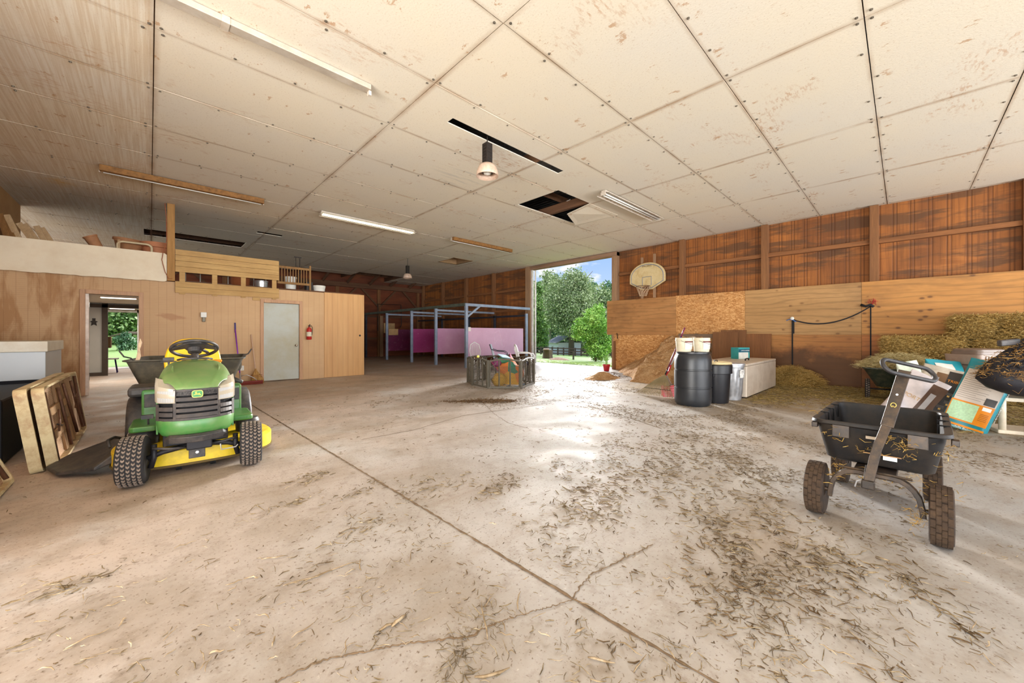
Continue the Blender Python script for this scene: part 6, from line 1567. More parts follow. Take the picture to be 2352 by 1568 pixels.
for k in range(20):
    for s in (-1, 1):
        pts = []
        for j in range(9):
            z_ = .86+.40*j/8; i = min(8, max(0, 0))
            u = (z_-.80)/.48; a_ = .37*(1-u)+.04*u; c_ = .27*(1-u)+.04*u; ox = .0+.29*u
            t = 2*math.pi*(k+s*j*.5)/20; pts.append((ox+(a_+.02)*math.cos(t), (c_+.02)*math.sin(t), z_))
        b.tube(pts, .009, 5)
b.build('net_mesh', M_NET, net)
def netsamp(n, r):
    z = r.uniform(.72, 1.12, n); t = r.uniform(0, 2*np.pi, n); u = np.clip((z-.80)/.48, 0, 1)
    a = .385*(1-u)+.04*u; c = .28*(1-u)+.04*u
    return np.stack([.29*u+a*np.cos(t), c*np.sin(t), z], 1)+r.normal(0, .012, (n, 3)), None
M_HAYD = haymat('brown_hay', (140, 98, 48), (182, 138, 78), (206, 166, 104))
stuffpart(np_mesh('protruding_hay', [straw(1700, netsamp, (.04, .14), .0026, seed=44, tilt=.7, bend=.8), straw(26, lambda n, r: (np.stack([r.uniform(-.3, .3, n), r.uniform(-.27, -.2, n), r.uniform(.6, .8, n)], 1), None), (.15, .3), .0022, seed=45, tilt=1.2, bend=.6)], M_HAYD, net))
b = MB(); 
for k in range(14):
    z_ = 1.27+.036*k; b.tube([(.29+(.012 if k % 2 else .02)*math.cos(a), (.02 if k % 2 else .012)*math.sin(a), z_+.014*math.sin(a*1)+.0) for a in [2*math.pi*q/8 for q in range(8)]], .005, 5, closed=True)
for k in range(10):
    z_ = 1.24-.02*k*0; b.tube([(.27-.012*k+.015*math.cos(a), -.05+.012*math.sin(a), 1.42-.03*k) for a in [2*math.pi*q/8 for q in range(8)]], .005, 5, closed=True)
b.build('chain', flat('steel_chain', (150, 134, 124), .35, .8), net)
tag(MB().cb((0, 0, 0), (.22, .05, .07), TR((net.location.x-.04, net.location.y+.10, 1.13), rz=YAW*-1, ry=-.1)).build('tool_grip', M_BLK, bev=.012), 'short black handle sticking out behind the hay net', 'handle')
# ================================================================ DUMP WAGON IN THE FOREGROUND
M_WTUB = flat('wagon_tub_poly', (26, 24, 24), .5, var=.12, sc=4, dust=((96, 78, 56), .22), spec=.3)
M_WSTEEL = flat('worn_black_steel', (44, 38, 34), .38, .35, var=.15, sc=6, dust=((112, 86, 60), .45), spec=.5)
M_MUDT = flat('muddy_tire', (48, 37, 29), .85, var=.25, sc=10, dust=((96, 72, 50), .4))
M_MUDL = flat('muddy_lug', (58, 45, 35), .9, var=.3, sc=20, dust=((104, 80, 54), .35))
M_GRIPF = flat('foam_grip', (34, 32, 34), .55, spec=.4, dust=((80, 70, 60), .3))
FL_ = onZ(1876, 1172); FR_ = onZ(2162, 1250)
wo_ = (FL_+FR_)/2; ax = (FL_-FR_).normalized(); wrz = math.atan2(ax.y, ax.x)-math.pi/2   # local y = towards left wheel, local x = to the rear
wg = thing('garden_wagon', 'black poly dump wagon with muddy tires and a long pull handle in the right foreground', 'wagon', (wo_.x, wo_.y, 0), wrz)
wt = (FL_-FR_).length/2
def wwheel(nm, x, y, rz=0.0): return chevron_wheel(nm, wg, (x, y, .168), .168, .10, rz=math.pi/2+rz, n=22, cols=4, rim=M_DARKMET, lugm=M_MUDL, tirem=M_MUDT, style='block')
wwheel('front_wheel', 0, wt); wwheel('front_wheel', 0, -wt); wwheel('rear_wheel', .84, wt-.03); wwheel('rear_wheel', .84, -wt+.03)
# tub: open box, rolled rim, slopes inward below
rg = []
XC, TL, TW = .62, 1.06, .66
for z_, l_, w_, r_ in ((.335, .84, .50, .07), (.345, .88, .53, .08), (.56, .99, .615, .08), (.585, 1.0, .62, .08), (.592, TL, TW, .09), (.60, TL+.02, TW+.02, .09), (.618, TL+.01, TW+.01, .09), (.622, TL-.02, TW-.02, .08), (.615, TL-.06, TW-.06, .07), (.36, .87, .515, .06)):
    rg.append([(XC+x_, y_, z_) for x_, y_ in rrect(l_, w_, r_, 6)])
MB().loft(rg).build('tub', M_WTUB, wg, smooth=True, ang=40)
for s in (-1, 1):     # clips over the side rims
    for x_ in (.34, .56, .80):
        b = MB(); yb = TW/2*s
        b.box(XC-.53+x_-.008, XC-.53+x_+.008, min(yb-.05*s, yb-.002*s), max(yb-.05*s, yb-.002*s), .618, .626)
        b.box(XC-.53+x_-.006, XC-.53+x_+.006, min(yb-.055*s, yb-.045*s), max(yb-.055*s, yb-.045*s), .52, .626); b.build('rim_slot', M_BLKC, wg)
    MB().box(.12, .17, TW/2*s-.03, TW/2*s+.004, .555, .592).build('corner_lug', M_WSTEEL, wg, bev=.004)
for y_ in (.17, -.19): MB().box(XC-TL/2-.004, XC-TL/2+.012, y_-.045, y_+.045, .515, .60).build('hanger_plate', M_WSTEEL, wg, bev=.003)
MB().box(XC-TL/2+.008, XC-TL/2+.022, -.045, .045, .53, .548).build('grip_recess', flat('dusty_recess', (176, 158, 136), .7), wg)
lb = MB().box(XC-TL/2+.045, XC-TL/2+.05, -.12, .06, .425, .432).build('sticker_strip', flat('tan_strip', (150, 112, 76), .6), wg)
b = MB(); b.box(XC-TL/2+.046, XC-TL/2+.052, -.10, -.035, .40, .43); b.build('sticker', M_CARDW, wg)
# front axle arch, king pin and handle bracket
arch = [(0, (wt-.07-(.13*(1-math.cos(min(1, k/6)*math.pi/2)) if k <= 6 else .13+(wt-.20)*(k-6)/4)), .13+.07*min(1, k/1.5)+(.13*math.sin(max(0, min(1, (k-1)/5))*math.pi/2))) for k in range(11)]
arch = arch+[(x_, -y_, z_) for x_, y_, z_ in arch[-2::-1]]
b = MB(); vs = []
for i in range(len(arch)):
    a_ = Vector(arch[max(0, i-1)]); c_ = Vector(arch[min(len(arch)-1, i+1)]); d_ = (c_-a_).normalized(); u_ = d_.cross(Vector((1, 0, 0))).normalized(); p_ = Vector(arch[i])
    for sx2, su in ((-1, -1), (1, -1), (1, 1), (-1, 1)): vs.append(p_+Vector((1, 0, 0))*.026*sx2+u_*.013*su)
fs = [(4*i+k, 4*i+(k+1) % 4, 4*i+4+(k+1) % 4, 4*i+4+k) for i in range(len(arch)-1) for k in range(4)]+[(3, 2, 1, 0), tuple(4*len(arch)-4+k for k in range(4))]
b.add(vs, fs)
b.build('front_axle', M_WSTEEL, wg, bev=.003)
for s in (-1, 1): MB().cyl((0, (wt-.075)*s, .168), (0, (wt-.03)*s, .168), .014, n=10).build('stub_axle', M_WSTEEL, wg)
MB().box(.78, .90, -.24, .24, .26, .30).build('rear_axle', M_WSTEEL, wg, bev=.004)
for s in (-1, 1): MB().bar((.84, .23*s, .30), (.84, .25*s, .15), .05, .02).build('rear_bracket', M_WSTEEL, wg); MB().cyl((.84, .22*s, .168), (.84, (wt-.08)*s, .168), .012, n=8).build('stub_axle', M_WSTEEL, wg)
MB().box(.02, .95, -.10, .10, .30, .334).build('bed_frame', M_WSTEEL, wg, bev=.005)
for y_ in (.05, -.05): MB().tube([(-.02, y_+.12, .345), (-.03, y_, .35), (-.02, y_-.12, .345)], .008, 6).build('frame_rod', M_WSTEEL, wg)
R_ = Euler((0, 0, -wrz)).to_matrix()
def wl(v): return R_ @ (Vector(v)-Vector((wo_.x, wo_.y, 0)))
hb_ = wl(onD(1994, 1112, 2.28)); ht_ = wl(onD(2078, 852, 2.36)); hm_ = hb_.lerp(ht_, .30)+Vector((-.004, .012, 0)); hk = hb_.lerp(ht_, .50)
b = MB(); b.bar(hb_, hm_, .046, .024, (1, 0, 0)); b.bar(hm_-(hm_-hb_)*.02, hk+(ht_-hk)*.1, .046, .024, (1, 0, 0)); b.build('handle_shaft', M_WSTEEL, wg, bev=.003)
MB().bar(hk, ht_, .060, .034, (1, 0, 0)).build('handle_sleeve', M_WSTEEL, wg, bev=.004)
b = MB(); b.bar((hb_.x+.16, hb_.y, hb_.z+.06), (hb_.x+.02, hb_.y, hb_.z-.01), .05, .05); b.bar(hb_+Vector((.0, -.03, .0)), hb_+Vector((0, .03, 0)), .045, .05); b.build('handle_pivot', M_WSTEEL, wg, bev=.006)
b = MB(); b.tube([hb_+Vector((0, .03, .02)), hb_+Vector((-.01, .05, .01)), hb_+Vector((0, .06, -.03))], .004, 5); b.build('cotter_pin', M_GALV, wg)
# pull loop: a flat stadium ring of tube
c0 = wl(onD(2087, 850, 2.35)); lft = wl(onD(2028, 842, 2.35)); rgt = wl(onD(2146, 868, 2.35))
dv = (rgt-lft).normalized(); uv = (ht_-hk).normalized(); uv = (uv-dv*uv.dot(dv)).normalized()
uv = (uv*.55+Vector((.6, 0, .0))).normalized(); uv = (uv-dv*uv.dot(dv)).normalized()
hwid = (rgt-lft).length/2; pts = []
rc_ = .048
for k in range(13):
    a = math.pi/2-math.pi*k/12; pts.append(c0+dv*(hwid-rc_+rc_*math.cos(a))+uv*rc_*math.sin(a)*1.0)
for k in range(13):
    a = -math.pi/2-math.pi*k/12; pts.append(c0+dv*(-(hwid-rc_)+rc_*math.cos(a))+uv*rc_*math.sin(a)*1.0)
MB().tube(pts, .0125, 12, closed=True).build('pull_loop', M_GRIPF, wg, smooth=True)
fw = (ht_-hk).normalized(); nrm_ = dv.cross(fw).normalized()
for u_, r_ in ((.06, .006), (.42, .006)):
    q = ht_.lerp(hk, u_); MB().tube([q-Vector((.019, 0, 0)), q-Vector((.022, 0, 0))], r_, 10).build('rivet', M_GALV, wg)
q = ht_.lerp(hk, .62)-Vector((.021, 0, 0))
b = MB(); b.tube([(q.x, q.y+.012*math.sin(a), q.z+.014*math.cos(a)+.004) for a in [math.pi*(-.8+1.6*k/12) for k in range(13)]], .0022, 5); b.tube([(q.x, q.y+.006, q.z-.010), (q.x, q.y+.002, q.z+.002), (q.x, q.y-.002, q.z-.006), (q.x, q.y-.006, q.z-.010)], .0018, 5)
b.build('horseshoe_mark', flat('gold_mark', (196, 170, 90), .5), wg)
# hay caught on the wagon
def wsamp(specs):
    def s(n, r):
        P = []
        for c, sd, m_ in specs: P.append(np.array(c)+r.normal(0, 1, (m_, 3))*np.array(sd))
        return np.concatenate(P), None
    return s
fx = XC-TL/2
sp = [((fx, .20, .53), (.01, .03, .03), 12), ((fx+.0, .05, .50), (.005, .04, .05), 10), ((fx, -.13, .54), (.01, .04, .02), 26), ((fx, -.14, .46), (.01, .015, .04), 10),
      ((fx, -.05, .56), (.01, .02, .02), 6), ((fx+.05, -.25, .5), (.01, .03, .05), 5), ((0, -wt, .30), (.03, .03, .03), 26), ((.0, -wt+.09, .12), (.03, .02, .06), 40), ((.1, -.1, .31), (.05, .12, .02), 30),
      ((.05, wt-.1, .27), (.04, .05, .03), 30), ((.3, -wt-.03, .5), (.1, .01, .03), 10), ((fx+.3, TW/2, .6), (.15, .01, .01), 12)]
stuffpart(np_mesh('caught_hay', [straw(0, wsamp(sp), (.04, .12), .0016, seed=51, tilt=1.1, bend=.7)], haymat('golden_hay', (150, 112, 46), (196, 156, 78), (216, 184, 112)), wg))

# ================================================================ HAY AND CHAFF ON THE FLOOR
M_LIT = haymat('floor_litter', (98, 82, 58), (136, 116, 86), (182, 164, 134))
M_LITD = haymat('floor_litter_dark', (84, 66, 46), (112, 90, 64), (144, 122, 92))
def clusters(cs, n_each, seed, zj=.004):
    r = np.random.default_rng(seed); P = []
    for (cx, cy, sx, sy, ang, m_) in cs:
        u = r.normal(0, 1, (int(m_*n_each), 2))*np.array([sx, sy]); c, s = math.cos(ang), math.sin(ang)
        P.append(np.stack([cx+u[:, 0]*c-u[:, 1]*s, cy+u[:, 0]*s+u[:, 1]*c, np.abs(r.normal(0, zj, len(u)))+.003], 1))
    return np.concatenate(P)
def fieldpts(n, seed):
    r = np.random.default_rng(seed); out = []; tot = 0
    while tot < n:
        x = r.uniform(-1.2, 11.5, n*3); y = r.uniform(-2.2, 11, n*3)
        # density: heavy on the right towards the bales, thin on the left
        d = x*.693+y*.721; lat = x*.721-y*.693
        w_ = np.clip((lat+2.4)/4.4, .05, 1)*np.clip(1.2-(y-3.2)/6, .1, 1)
        cl = np.array([mn.noise(Vector((a*1.1, b*1.1, 3.3))) for a, b in zip(x, y)])
        cl2 = np.array([mn.noise(Vector((a*3.1, b*3.1, 7.3))) for a, b in zip(x, y)])
        w_ = w_*np.clip(.30+cl*1.3+cl2*1.2, .02, 1.3)
        w_ = np.where((d < .35) | (d > 12), 0, w_)
        # swept bare patch in the middle
        bare = ((x-3.3)/1.9)**2+((y-3.6)/1.3)**2 < 1
        w_ = np.where(bare, w_*.25, w_)
        k = r.uniform(0, 1, len(x)) < w_; out.append(np.stack([x[k], y[k]], 1)); tot += k.sum()
    P = np.concatenate(out)[:n]; return np.concatenate([P, np.abs(r.normal(0, .003, (n, 1)))+.002], 1)
fp = fieldpts(27000, 61)
near = np.hypot(fp[:, 0], fp[:, 1]) < 3.2
S = lambda P: (lambda n, r: (P, None))
lit1 = straw(0, S(fp[::2]), (.02, .085), .0018, seed=62, tilt=.10, bend=.7)
lit1b = straw(0, S(fp[1::2]), (.015, .06), .0022, seed=63, tilt=.06, bend=.5)
o = np_mesh('scattered_hay', [lit1], M_LIT); tag(o, 'thin scatter of dry hay stalks over the concrete floor', 'hay', kind='stuff')
# denser windrows from the wagon forward and around the middle right of the floor
def zc(px, py, sx, sy, ang, m_):
    p = onZ(px, py); return (p.x, p.y, sx, sy, ang, m_)
cs = [zc(1640, 1345, .12, .06, .6, 1.0), zc(1700, 1310, .12, .04, .5, 1.0), zc(1740, 1340, .14, .03, -.1, 1.0), zc(1800, 1370, .18, .03, .0, 1.0), zc(1880, 1385, .16, .04, .0, .8), zc(1990, 1420, .16, .05, .1, .7),
      zc(1500, 1080, .25, .1, .3, 1.4), zc(1400, 1120, .25, .12, .3, 1.3), zc(1600, 1060, .30, .12, .3, 1.6), zc(1350, 1190, .2, .1, .6, 1.0), zc(1620, 1150, .22, .1, .4, 1.3), zc(1740, 1110, .25, .08, .3, 1.4),
      zc(1660, 990, .5, .2, .2, 1.5), zc(1550, 1010, .4, .15, .2, 1.0), zc(1780, 1200, .16, .08, .4, 1.0), zc(1660, 1230, .15, .06, .4, 1.2), zc(1900, 1290, .12, .05, .1, .9), zc(2080, 1330, .12, .05, .1, .8),
      zc(1270, 1240, .12, .06, .4, .6), zc(1340, 1300, .10, .05, .4, .6), zc(1040, 1110, .10, .04, .3, .5), zc(960, 1110, .08, .04, .3, .4), zc(1140, 1120, .12, .04, .2, .6), zc(810, 1135, .10, .03, .3, .4), zc(650, 1160, .15, .04, .2, .5),
      zc(820, 1220, .08, .03, .3, .4), zc(980, 1260, .08, .04, .3, .4), zc(830, 1370, .07, .03, .4, .7), zc(1130, 1400, .12, .02, .9, .8), zc(1070, 1480, .10, .02, .8, 1.0), zc(900, 1440, .05, .03, .4, .5), zc(1050, 1530, .06, .03, .4, .7),
      zc(1320, 1490, .05, .03, .4, .4), zc(1810, 1480, .1, .02, .4, .5), zc(1550, 1540, .1, .02, .4, .4), zc(2050, 1540, .07, .02, .4, .4), zc(2220, 1450, .07, .03, .4, .4), zc(720, 1095, .06, .04, .4, .6), zc(170, 1345, .08, .02, .3, .5), zc(110, 1450, .05, .02, .3, .2),
      zc(1110, 920, .35, .12, -.4, 1.6), zc(880, 923, .30, .05, .6, .5)]
cs = [(a_, b_, c_*1.35, d_*1.6, e_, f_) for a_, b_, c_, d_, e_, f_ in cs]
cl = clusters(cs, 62, 71)
nearm = np.hypot(cl[:, 0], cl[:, 1]) < 2.4
w1 = straw(0, S(cl[nearm]), (.02, .10), .0014, seed=72, tilt=.16, bend=.8); w2 = straw(0, S(cl[~nearm]), (.03, .13), .0030, seed=73, tilt=.12, bend=.8)
o = np_mesh('hay_windrow', [w1, w2], M_LIT); tag(o, 'denser tangles of stalks lying in drifts on the concrete before the wagon', 'hay', kind='stuff')
w3 = straw(0, S(clusters([c for c in cs if c[0] > 1.9][:26], 40, 74)), (.02, .10), .0028, seed=75, tilt=.08, bend=.8)
o = np_mesh('dark_hay_scatter', [lit1b, w3], M_LITD); tag(o, 'dark damp hay scraps spread over the middle of the floor', 'hay', kind='stuff')
pc = onZ(1130, 921); o = np_mesh('chaff_patch', [straw(0, S(clusters([(pc.x, pc.y, .22, .09, -.75, 1.0), (pc.x-.3, pc.y+.2, .25, .05, -.75, .5)], 1500, 77, .006)), (.02, .06), .003, seed=78, tilt=.2, bend=.5)], haymat('brown_chaff', (84, 62, 40), (112, 84, 56), (140, 110, 76))); tag(o, 'flat brown patch of chaff in the middle of the floor before the play yard', 'chaff', kind='stuff')
# broken corn stalks in the foreground
r = random.Random(81); b = MB()
def stalk(px, py, L_, a, w_=.005, bend=.25):
    p = onZ(px, py, .004); pts = []; cur = Vector((p.x, p.y, .006)); an = a
    for k in range(5):
        pts.append(cur.copy()); cur = cur+Vector((math.cos(an), math.sin(an), 0))*L_/4; an += r.uniform(-bend, bend); cur.z = .005+r.uniform(0, .01)
    b.tube(pts, [w_*q for q in (.5, 1, .9, .8, .3)], 5)
for px, py, L_, a, w_ in ((650, 1345, .20, -.3, .0035), (700, 1335, .28, .05, .003), (1120, 1470, .22, .95, .004), (900, 1440, .08, .2, .008), (870, 1450, .07, 0, .006), (1090, 1555, .13, -.75, .006), (400, 1060+200, .1, .2, .003),
                          (600, 1285, .13, -.65, .0035), (480, 1503, .05, -.6, .005), (290, 1420, .05, -2.2, .004), (670, 1465, .09, .3, .003), (625, 1485, .05, 1.2, .004), (1320, 1455, .05, -.5, .006), (1350, 1510, .10, -1.1, .005),
                          (1420, 1475, .1, -1.4, .003), (150, 1490, .12, .1, .003), (560, 1330, .08, -.5, .003), (1455, 1545, .1, .1, .003), (1190, 1400, .12, .9, .004), (830, 1310, .1, 1.5, .004), (940, 1290, .1, .8, .003)): stalk(px, py, L_, a, w_)
for k in range(150):
    px, py = r.uniform(60, 2300), 1120+430*r.random()**.8; stalk(px, py, r.uniform(.02, .08), r.uniform(0, 6.28), r.uniform(.0012, .003), .5)
o = b.build('corn_stalks', haymat('pale_stalks', (118, 98, 72), (156, 134, 104), (188, 170, 142)), smooth=True); tag(o, 'broken pale corn stalks strewn over the foreground concrete', 'stalks', kind='stuff')
# hay carpet at the right, by freezer, bales and cart
def carpet(n, seed):
    r = np.random.default_rng(seed); x = r.uniform(7.2, 11.42, n*4); y = r.uniform(-1.6, 3.2, n*4)
    w_ = np.clip((x-7.6)/2.4+np.array([mn.noise(Vector((a*1.3, c*1.3, .3))) for a, c in zip(x, y)])*.8, 0, 1)*np.where((y > 2.0) & (x > 8.1) & (x < 10.6), 0, 1)
    k = r.uniform(0, 1, len(x)) < w_; P = np.stack([x[k], y[k]], 1)[:n]
    z = .004+np.abs(r.normal(0, .010, (len(P), 1)))+.03*np.clip((P[:, :1]-9.3)/2, 0, 1)*r.uniform(0, 1, (len(P), 1)); return np.concatenate([P, z], 1)
c1_ = straw(0, S(carpet(9500, 91)), (.07, .22), .0034, seed=92, tilt=.10, bend=.8)
o = np_mesh('hay_carpet', [c1_], haymat('carpet_hay', (122, 102, 58), (160, 136, 84), (190, 166, 110))); tag(o, 'matted carpet of loose hay over the floor at the right wall', 'hay', kind='stuff')
# ================================================================ OUTDOORS
M_GRASS = Mt('grass', .9, spec=.2)
n1 = M_GRASS.noise(.18, detail=6, rough=.6); n2 = M_GRASS.noise(3.5, detail=5, rough=.7)
c = M_GRASS.mix(M_GRASS.ramp(n1, [(.35, 0.), (.65, 1.)]), sr(120, 148, 76), sr(98, 128, 64)); c = M_GRASS.mix(M_GRASS.ramp(n2, [(.4, .45), (.6, 0.)]), c, sr(88, 112, 58))
M_GRASS.color(c); M_GRASS.bump(n2, .6, .05)
def gz(x, y):
    # x axis is the direction out of the big door; land falls, then a pasture hill rises
    d = x-12.3; out = -.06-.052*max(0, min(d, 50))
    hill = max(0, d-58)*.045*max(0, min(1, (y-40)/16.0+.3)) if d > 58 else 0
    g_ = out+min(hill, 9)
    if y > 20: g_ = g_*max(0, min(1, (x-4)/10.0)) + (-.06)*(1-max(0, min(1, (x-4)/10.0)))
    return g_
b = MB(); b.grid(lambda u, v: (12.32+170*u**1.6, -30+230*v, gz(12.32+170*u**1.6, -30+230*v)), 60, 60)
b.grid(lambda u, v: (-60+72.3*u, 20.42+90*v**1.4, -.05+(0 if v < .2 else (v-.2)*3)), 20, 20)
lawn = tag(b.build('lawn', M_GRASS.m, smooth=True), 'green lawn and pasture outside the barn', 'grass', kind='stuff')
def leafmat(name, c1, c2, c3):
    m = Mt(name, .6, spec=.25); f = m.noise(1.1, detail=5, rough=.7)
    m.color(m.ramp(f, [(.32, sr(*c1)), (.5, sr(*c2)), (.68, sr(*c3))])); 
    m.b.inputs['Subsurface Weight'].default_value = 0
    return m.m
LM = {'mid': leafmat('leaf_mid', (84, 118, 66), (118, 150, 86), (148, 174, 108)), 'grey': leafmat('leaf_grey', (112, 132, 96), (148, 164, 120), (176, 188, 144)),
      'bright': leafmat('leaf_bright', (96, 146, 66), (136, 182, 88), (168, 204, 112)), 'dark': leafmat('leaf_dark', (62, 98, 70), (90, 128, 90), (118, 150, 108))}
M_BARK = flat('bark', (104, 92, 78), .9, bump=.5)
M_BARKP = flat('pale_bark', (176, 170, 160), .8)
def leaves(cx, cy, cz, blobs, n, size, seed):
    r = np.random.default_rng(seed); tot = sum(bq[3]**2 for bq in blobs); V = []
    for bx, by, bz, br_ in blobs:
        m_ = int(n*br_**2/tot); d = r.normal(0, 1, (m_, 3)); d /= np.linalg.norm(d, axis=1)[:, None]
        rad = br_*(r.uniform(.15, 1, m_)**.45)*(1+.18*np.sin(d[:, 0]*7+bx)+.15*np.sin(d[:, 2]*9+by)); P = np.array([bx, by, bz])+d*rad[:, None]*np.array([1, 1, .85])
        a = r.normal(0, 1, (m_, 3)); a /= np.linalg.norm(a, axis=1)[:, None]; b_ = np.cross(a, r.normal(0, 1, (m_, 3))); b_ /= np.linalg.norm(b_, axis=1)[:, None]
        s = size*r.uniform(.5, 1.3, m_)[:, None]
        V.append(np.stack([P-a*s, P+b_*s*.55, P+a*s, P-b_*s*.55], 1))
    V = np.concatenate(V).reshape(-1, 3); F_ = np.arange(len(V)).reshape(-1, 4); return V, F_
def tree(lab, x, y, h, w_, mat, n, size, seed, trunk=.25, tm=None, low=.25, z0=None, group=None, nb=14, name='tree'):
    z0 = gz(x, y) if z0 is None else z0
    t = thing(name, lab, 'tree', (x, y, z0), group=group); rr = random.Random(seed); bl = []
    for k in range(nb):
        u = k/(nb-1); zz = h*(low+(.93-low)*u); rad = w_/2*(math.sin(math.pi*min(1, .18+.78*u))**.7); a = rr.uniform(0, 6.28); q = rad*rr.uniform(.15, .75)
        bl.append((q*math.cos(a), q*math.sin(a), zz, max(.18*w_, rad*rr.uniform(.45, .7))))
    np_mesh('crown', [leaves(0, 0, 0, bl, n, size, seed)], LM[mat], t)
    b = MB(); lean = rr.uniform(-.06, .06)*h
    b.tube([(0, 0, -.3), (lean*.2, 0, h*.25), (lean*.6, lean*.2, h*.55), (lean, lean*.3, h*.85)], [trunk, trunk*.8, trunk*.5, trunk*.15], 10)
    for k in range(7):
        z_ = h*(low+.08*k); a = rr.uniform(0, 6.28); q = w_*.3; b.tube([(lean*z_/h, 0, z_), (lean*z_/h+q*.6*math.cos(a), q*.6*math.sin(a), z_+h*.09), (lean*z_/h+q*math.cos(a), q*math.sin(a), z_+h*.2)], [trunk*.35, trunk*.2, trunk*.06], 6)
    b.build('trunk', tm or M_BARK, t, smooth=True); return t
def wat(px, d):     # ground point seen at column px at depth d
    a, b_ = _ray(px); return a*d, b_*d
# big willow-like tree in the middle, woods behind, bright young tree at right
x, y = wat(1312, 50); tree('tall grey green tree with a dark trunk in the middle of the door view', x, y, 11.0, 9.0, 'grey', 30000, .14, 101, .42, low=.34, nb=24)
x, y = wat(1262, 62); tree('tall feathery tree with a pale trunk left of the middle, reaching the sky', x, y, 13.2, 8, 'grey', 20000, .18, 102, .35, M_BARKP, low=.34)
x, y = wat(1368, 24); tree('bright green young leafy tree close outside the door on the right', x, y, 3.45, 2.7, 'bright', 15000, .075, 103, .07, low=.12, nb=14)
x, y = wat(1226, 40); tree('mid green leafy tree at the left edge of the door view', x, y, 7.6, 4.4, 'mid', 13000, .15, 104, .25, low=.20)
G_ = 'woods beyond the pasture'
for k, (px, d, h, w_, mt, lab) in enumerate(((1345, 80, 15.2, 10, 'dark', 'dark leafy tree of the woods right of the middle, topmost against the clouds'), (1392, 74, 14.0, 9, 'dark', 'dark tree of the woods at the right door edge'),
        (1300, 92, 14.5, 13, 'mid', 'broad tree of the woods behind the tall grey one'), (1250, 98, 13, 12, 'dark', 'dark tree of the woods behind the pale trunk'), (1210, 92, 12, 10, 'mid', 'tree of the woods at the left door edge'), (1425, 82, 15, 10, 'mid', 'tree of the woods hidden behind the right door jamb'), (1370, 60, 10.5, 10, 'grey', 'lower pale tree behind the bright young tree'), (1228, 72, 8, 8, 'dark', 'low dark tree on the hill at the left door edge'), (1275, 78, 7.5, 8, 'dark', 'low dark tree above the shed roof'))):
    x, y = wat(px, d); tree(lab, x, y, h, w_, mt, 11000, .25, 110+k, .4, low=.08, group=G_)
# board fence
M_FEN = flat('dark_fence_wood', (70, 60, 54), .85)
fr0 = wat(1205, 47); fr1 = wat(1420, 43)
fe_ = thing('board_fence', 'dark three-rail board fence crossing the pasture', 'fence', (fr0[0], fr0[1], gz(*fr0)))
NP = 16
for k in range(NP+1):
    u = k/NP; x = fr0[0]+(fr1[0]-fr0[0])*u; y = fr0[1]+(fr1[1]-fr0[1])*u; z_ = gz(x, y)-gz(*fr0)
    MB().cb((x-fr0[0], y-fr0[1], z_+.35), (.13, .13, 1.2)).build('post', M_FEN, fe_)
for z_ in (.22, .52, .84):
    MB().bar((0, 0, z_), (fr1[0]-fr0[0], fr1[1]-fr0[1], z_+gz(*fr1)-gz(*fr0)), .04, .13).build('rail', M_FEN, fe_)
# white shed
sx_, sy_ = wat(1296, 54); 
shd = thing('white_shed', 'low white shed with a grey metal roof beyond the fence', 'shed', (sx_, sy_, gz(sx_, sy_)), -math.pi/2+YAW-1.57+.2)
MB().box(-2.5, 2.5, -1.6, 1.6, -.3, 1.75).build('walls', flat('white_siding', (224, 226, 226), .6, var=.04), shd)
b = MB(); b.add([(-2.8, -2.0, 1.65), (2.8, -2.0, 1.65), (2.8, 0, 2.65), (-2.8, 0, 2.65), (-2.8, 2.0, 1.65), (2.8, 2.0, 1.65), (-2.8, -2.0, 1.75), (2.8, -2.0, 1.75), (2.8, 0, 2.75), (-2.8, 0, 2.75), (-2.8, 2.0, 1.75), (2.8, 2.0, 1.75)],
      [(0, 3, 2, 1), (3, 4, 5, 2), (6, 7, 8, 9), (9, 8, 11, 10), (0, 1, 7, 6), (4, 10, 11, 5), (0, 6, 9, 3), (3, 9, 10, 4), (1, 2, 8, 7), (2, 5, 11, 8)]); b.build('roof', flat('grey_roof', (140, 140, 148), .5, .2), shd)
for s in (-1, 1): 
    w__ = MB().cb((-.5, -1.62*s, .95), (.6, .04, .5)).build('window', flat('window_dark', (60, 66, 72), .2), shd)
# stump with planks, wood chips, small post
p = wat(1258, 27); st_ = thing('tree_stump', 'cut log stump with a board on top on the lawn', 'stump', (p[0], p[1], gz(*p)))
MB().lathe([(.001, -.1), (.42, -.1), (.36, .2), (.34, .62), (.001, .64)], 18).build('log', M_BARK, st_, smooth=True, ang=40); MB().cb((.0, .1, .66), (1.5, .4, .06), TR(rz=.7)).build('plank', M_PAL, st_)
p = wat(1283, 24); M_CH = flat('wood_chips', (150, 128, 112), .9, var=.4, sc=14)
tag(MB().lathe([(.75, -.05), (.6, .06), (.3, .14), (.001, .18)], 20, TR((p[0], p[1], gz(*p)))).build('chip_pile', M_CH, smooth=True), 'pile of wood chips right of the stump', 'wood chips')
p = wat(1317, 26); tag(MB().cyl((p[0], p[1], gz(*p)-.1), (p[0], p[1], gz(*p)+.55), .06).build('marker_post', M_BLK), 'short black post standing in the lawn', 'post')
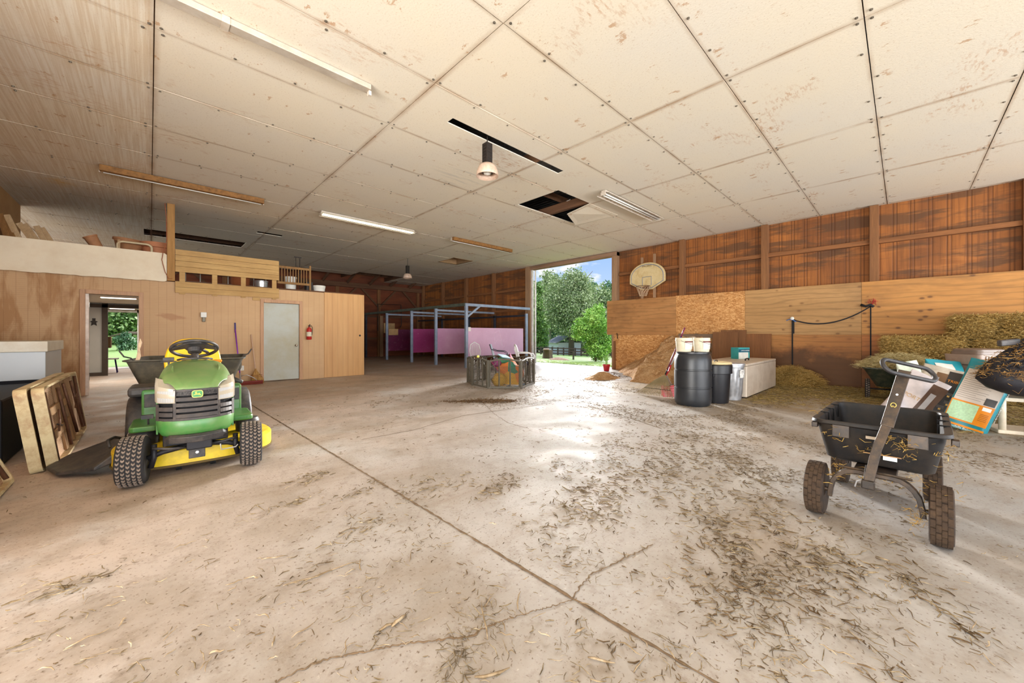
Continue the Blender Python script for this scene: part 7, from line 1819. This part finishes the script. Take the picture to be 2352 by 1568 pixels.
# red flower pot on the threshold
p = onZ(1393, 851, .0)
fp_ = thing('flower_pot', 'red plastic pot with a green plant beside the right jamb of the big door', 'potted plant', (min(p.x, 11.45), 7.55, .002))
pr = onD(1393, 851, 12.6); fp_.location = (pr.x, pr.y, .002)
MB().lathe([(.001, 0), (.085, 0), (.09, .01), (.115, .19), (.13, .19), (.13, .215), (.118, .22), (.11, .20), (.001, .19)], 28).build('pot', M_REDP, fp_, smooth=True, ang=40)
rr = random.Random(9); b = MB()
for k in range(16):
    a = rr.uniform(0, 6.28); q = rr.uniform(.05, .2); h_ = rr.uniform(.2, .42)
    pts = [(0.03*math.cos(a), .03*math.sin(a), .19), (q*.4*math.cos(a), q*.4*math.sin(a), .19+h_*.7), (q*math.cos(a), q*math.sin(a), .19+h_), (q*1.5*math.cos(a), q*1.5*math.sin(a), .19+h_*.8)]
    b.tube(pts, [.006, .008, .006, .002], 4)
b.build('leaves', LM['bright'], fp_)
# grass tufts along the slab edge
r = np.random.default_rng(5); n = 5200; gx = 12.36+np.abs(r.normal(0, 1.6, n))*1.5; gy = r.uniform(5.5, 22, n)
P = np.stack([gx, gy, np.array([gz(a, c_) for a, c_ in zip(gx, gy)])], 1)
M_BLADE = leafmat('grass_blades', (110, 144, 62), (142, 176, 84), (172, 200, 110))
tag(np_mesh('grass_blades', [straw(0, S(P), (.10, .26), .006, seed=6, tilt=.35, bend=.5)], M_BLADE), 'tufts of grass blades along the edge of the concrete slab', 'grass', kind='stuff')
V = bpy.data.objects['grass_blades']
co = np.zeros(len(V.data.vertices)*3); V.data.vertices.foreach_get('co', co)
# ---- greenery behind the inner rooms' outside doorway
G2 = 'bushy trees behind the barn'
for k, (px, d, h, w_, mt) in enumerate(((228, 30, 6.5, 7, 'mid'), (262, 33, 8, 8, 'bright'), (300, 31, 7.0, 7, 'mid'), (335, 34, 8, 8, 'dark'), (190, 33, 8, 8, 'mid'))):
    x, y = wat(px, d); tree(['leftmost bushy tree in the rear doorway view', 'bright bushy tree in the rear doorway view, second from left', 'bushy tree in the middle of the rear doorway view', 'dark bushy tree behind the right rear door jamb', 'bushy tree hidden left of the rear doorway'][k], x, y, h, w_, mt, 7000, .16, 140+k, .2, low=.03, z0=0, group=G2, nb=20)
x, y = wat(287, 25); t = tree('small round dark bush on the rear lawn', x, y, 1.3, 1.4, 'dark', 2500, .07, 150, .05, low=.1, z0=0, name='bush'); t['category'] = 'bush'
x, y = wat(255, 27); x2, y2 = wat(330, 26.5)
tag(MB().tube([(x, y, 1.1), ((x+x2)/2, (y+y2)/2, 1.35), (x2, y2, 1.25)], [.05, .10, .13], 8).build('fallen_log', M_BARK, smooth=True), 'fallen grey trunk lying across the rear bushes', 'log')
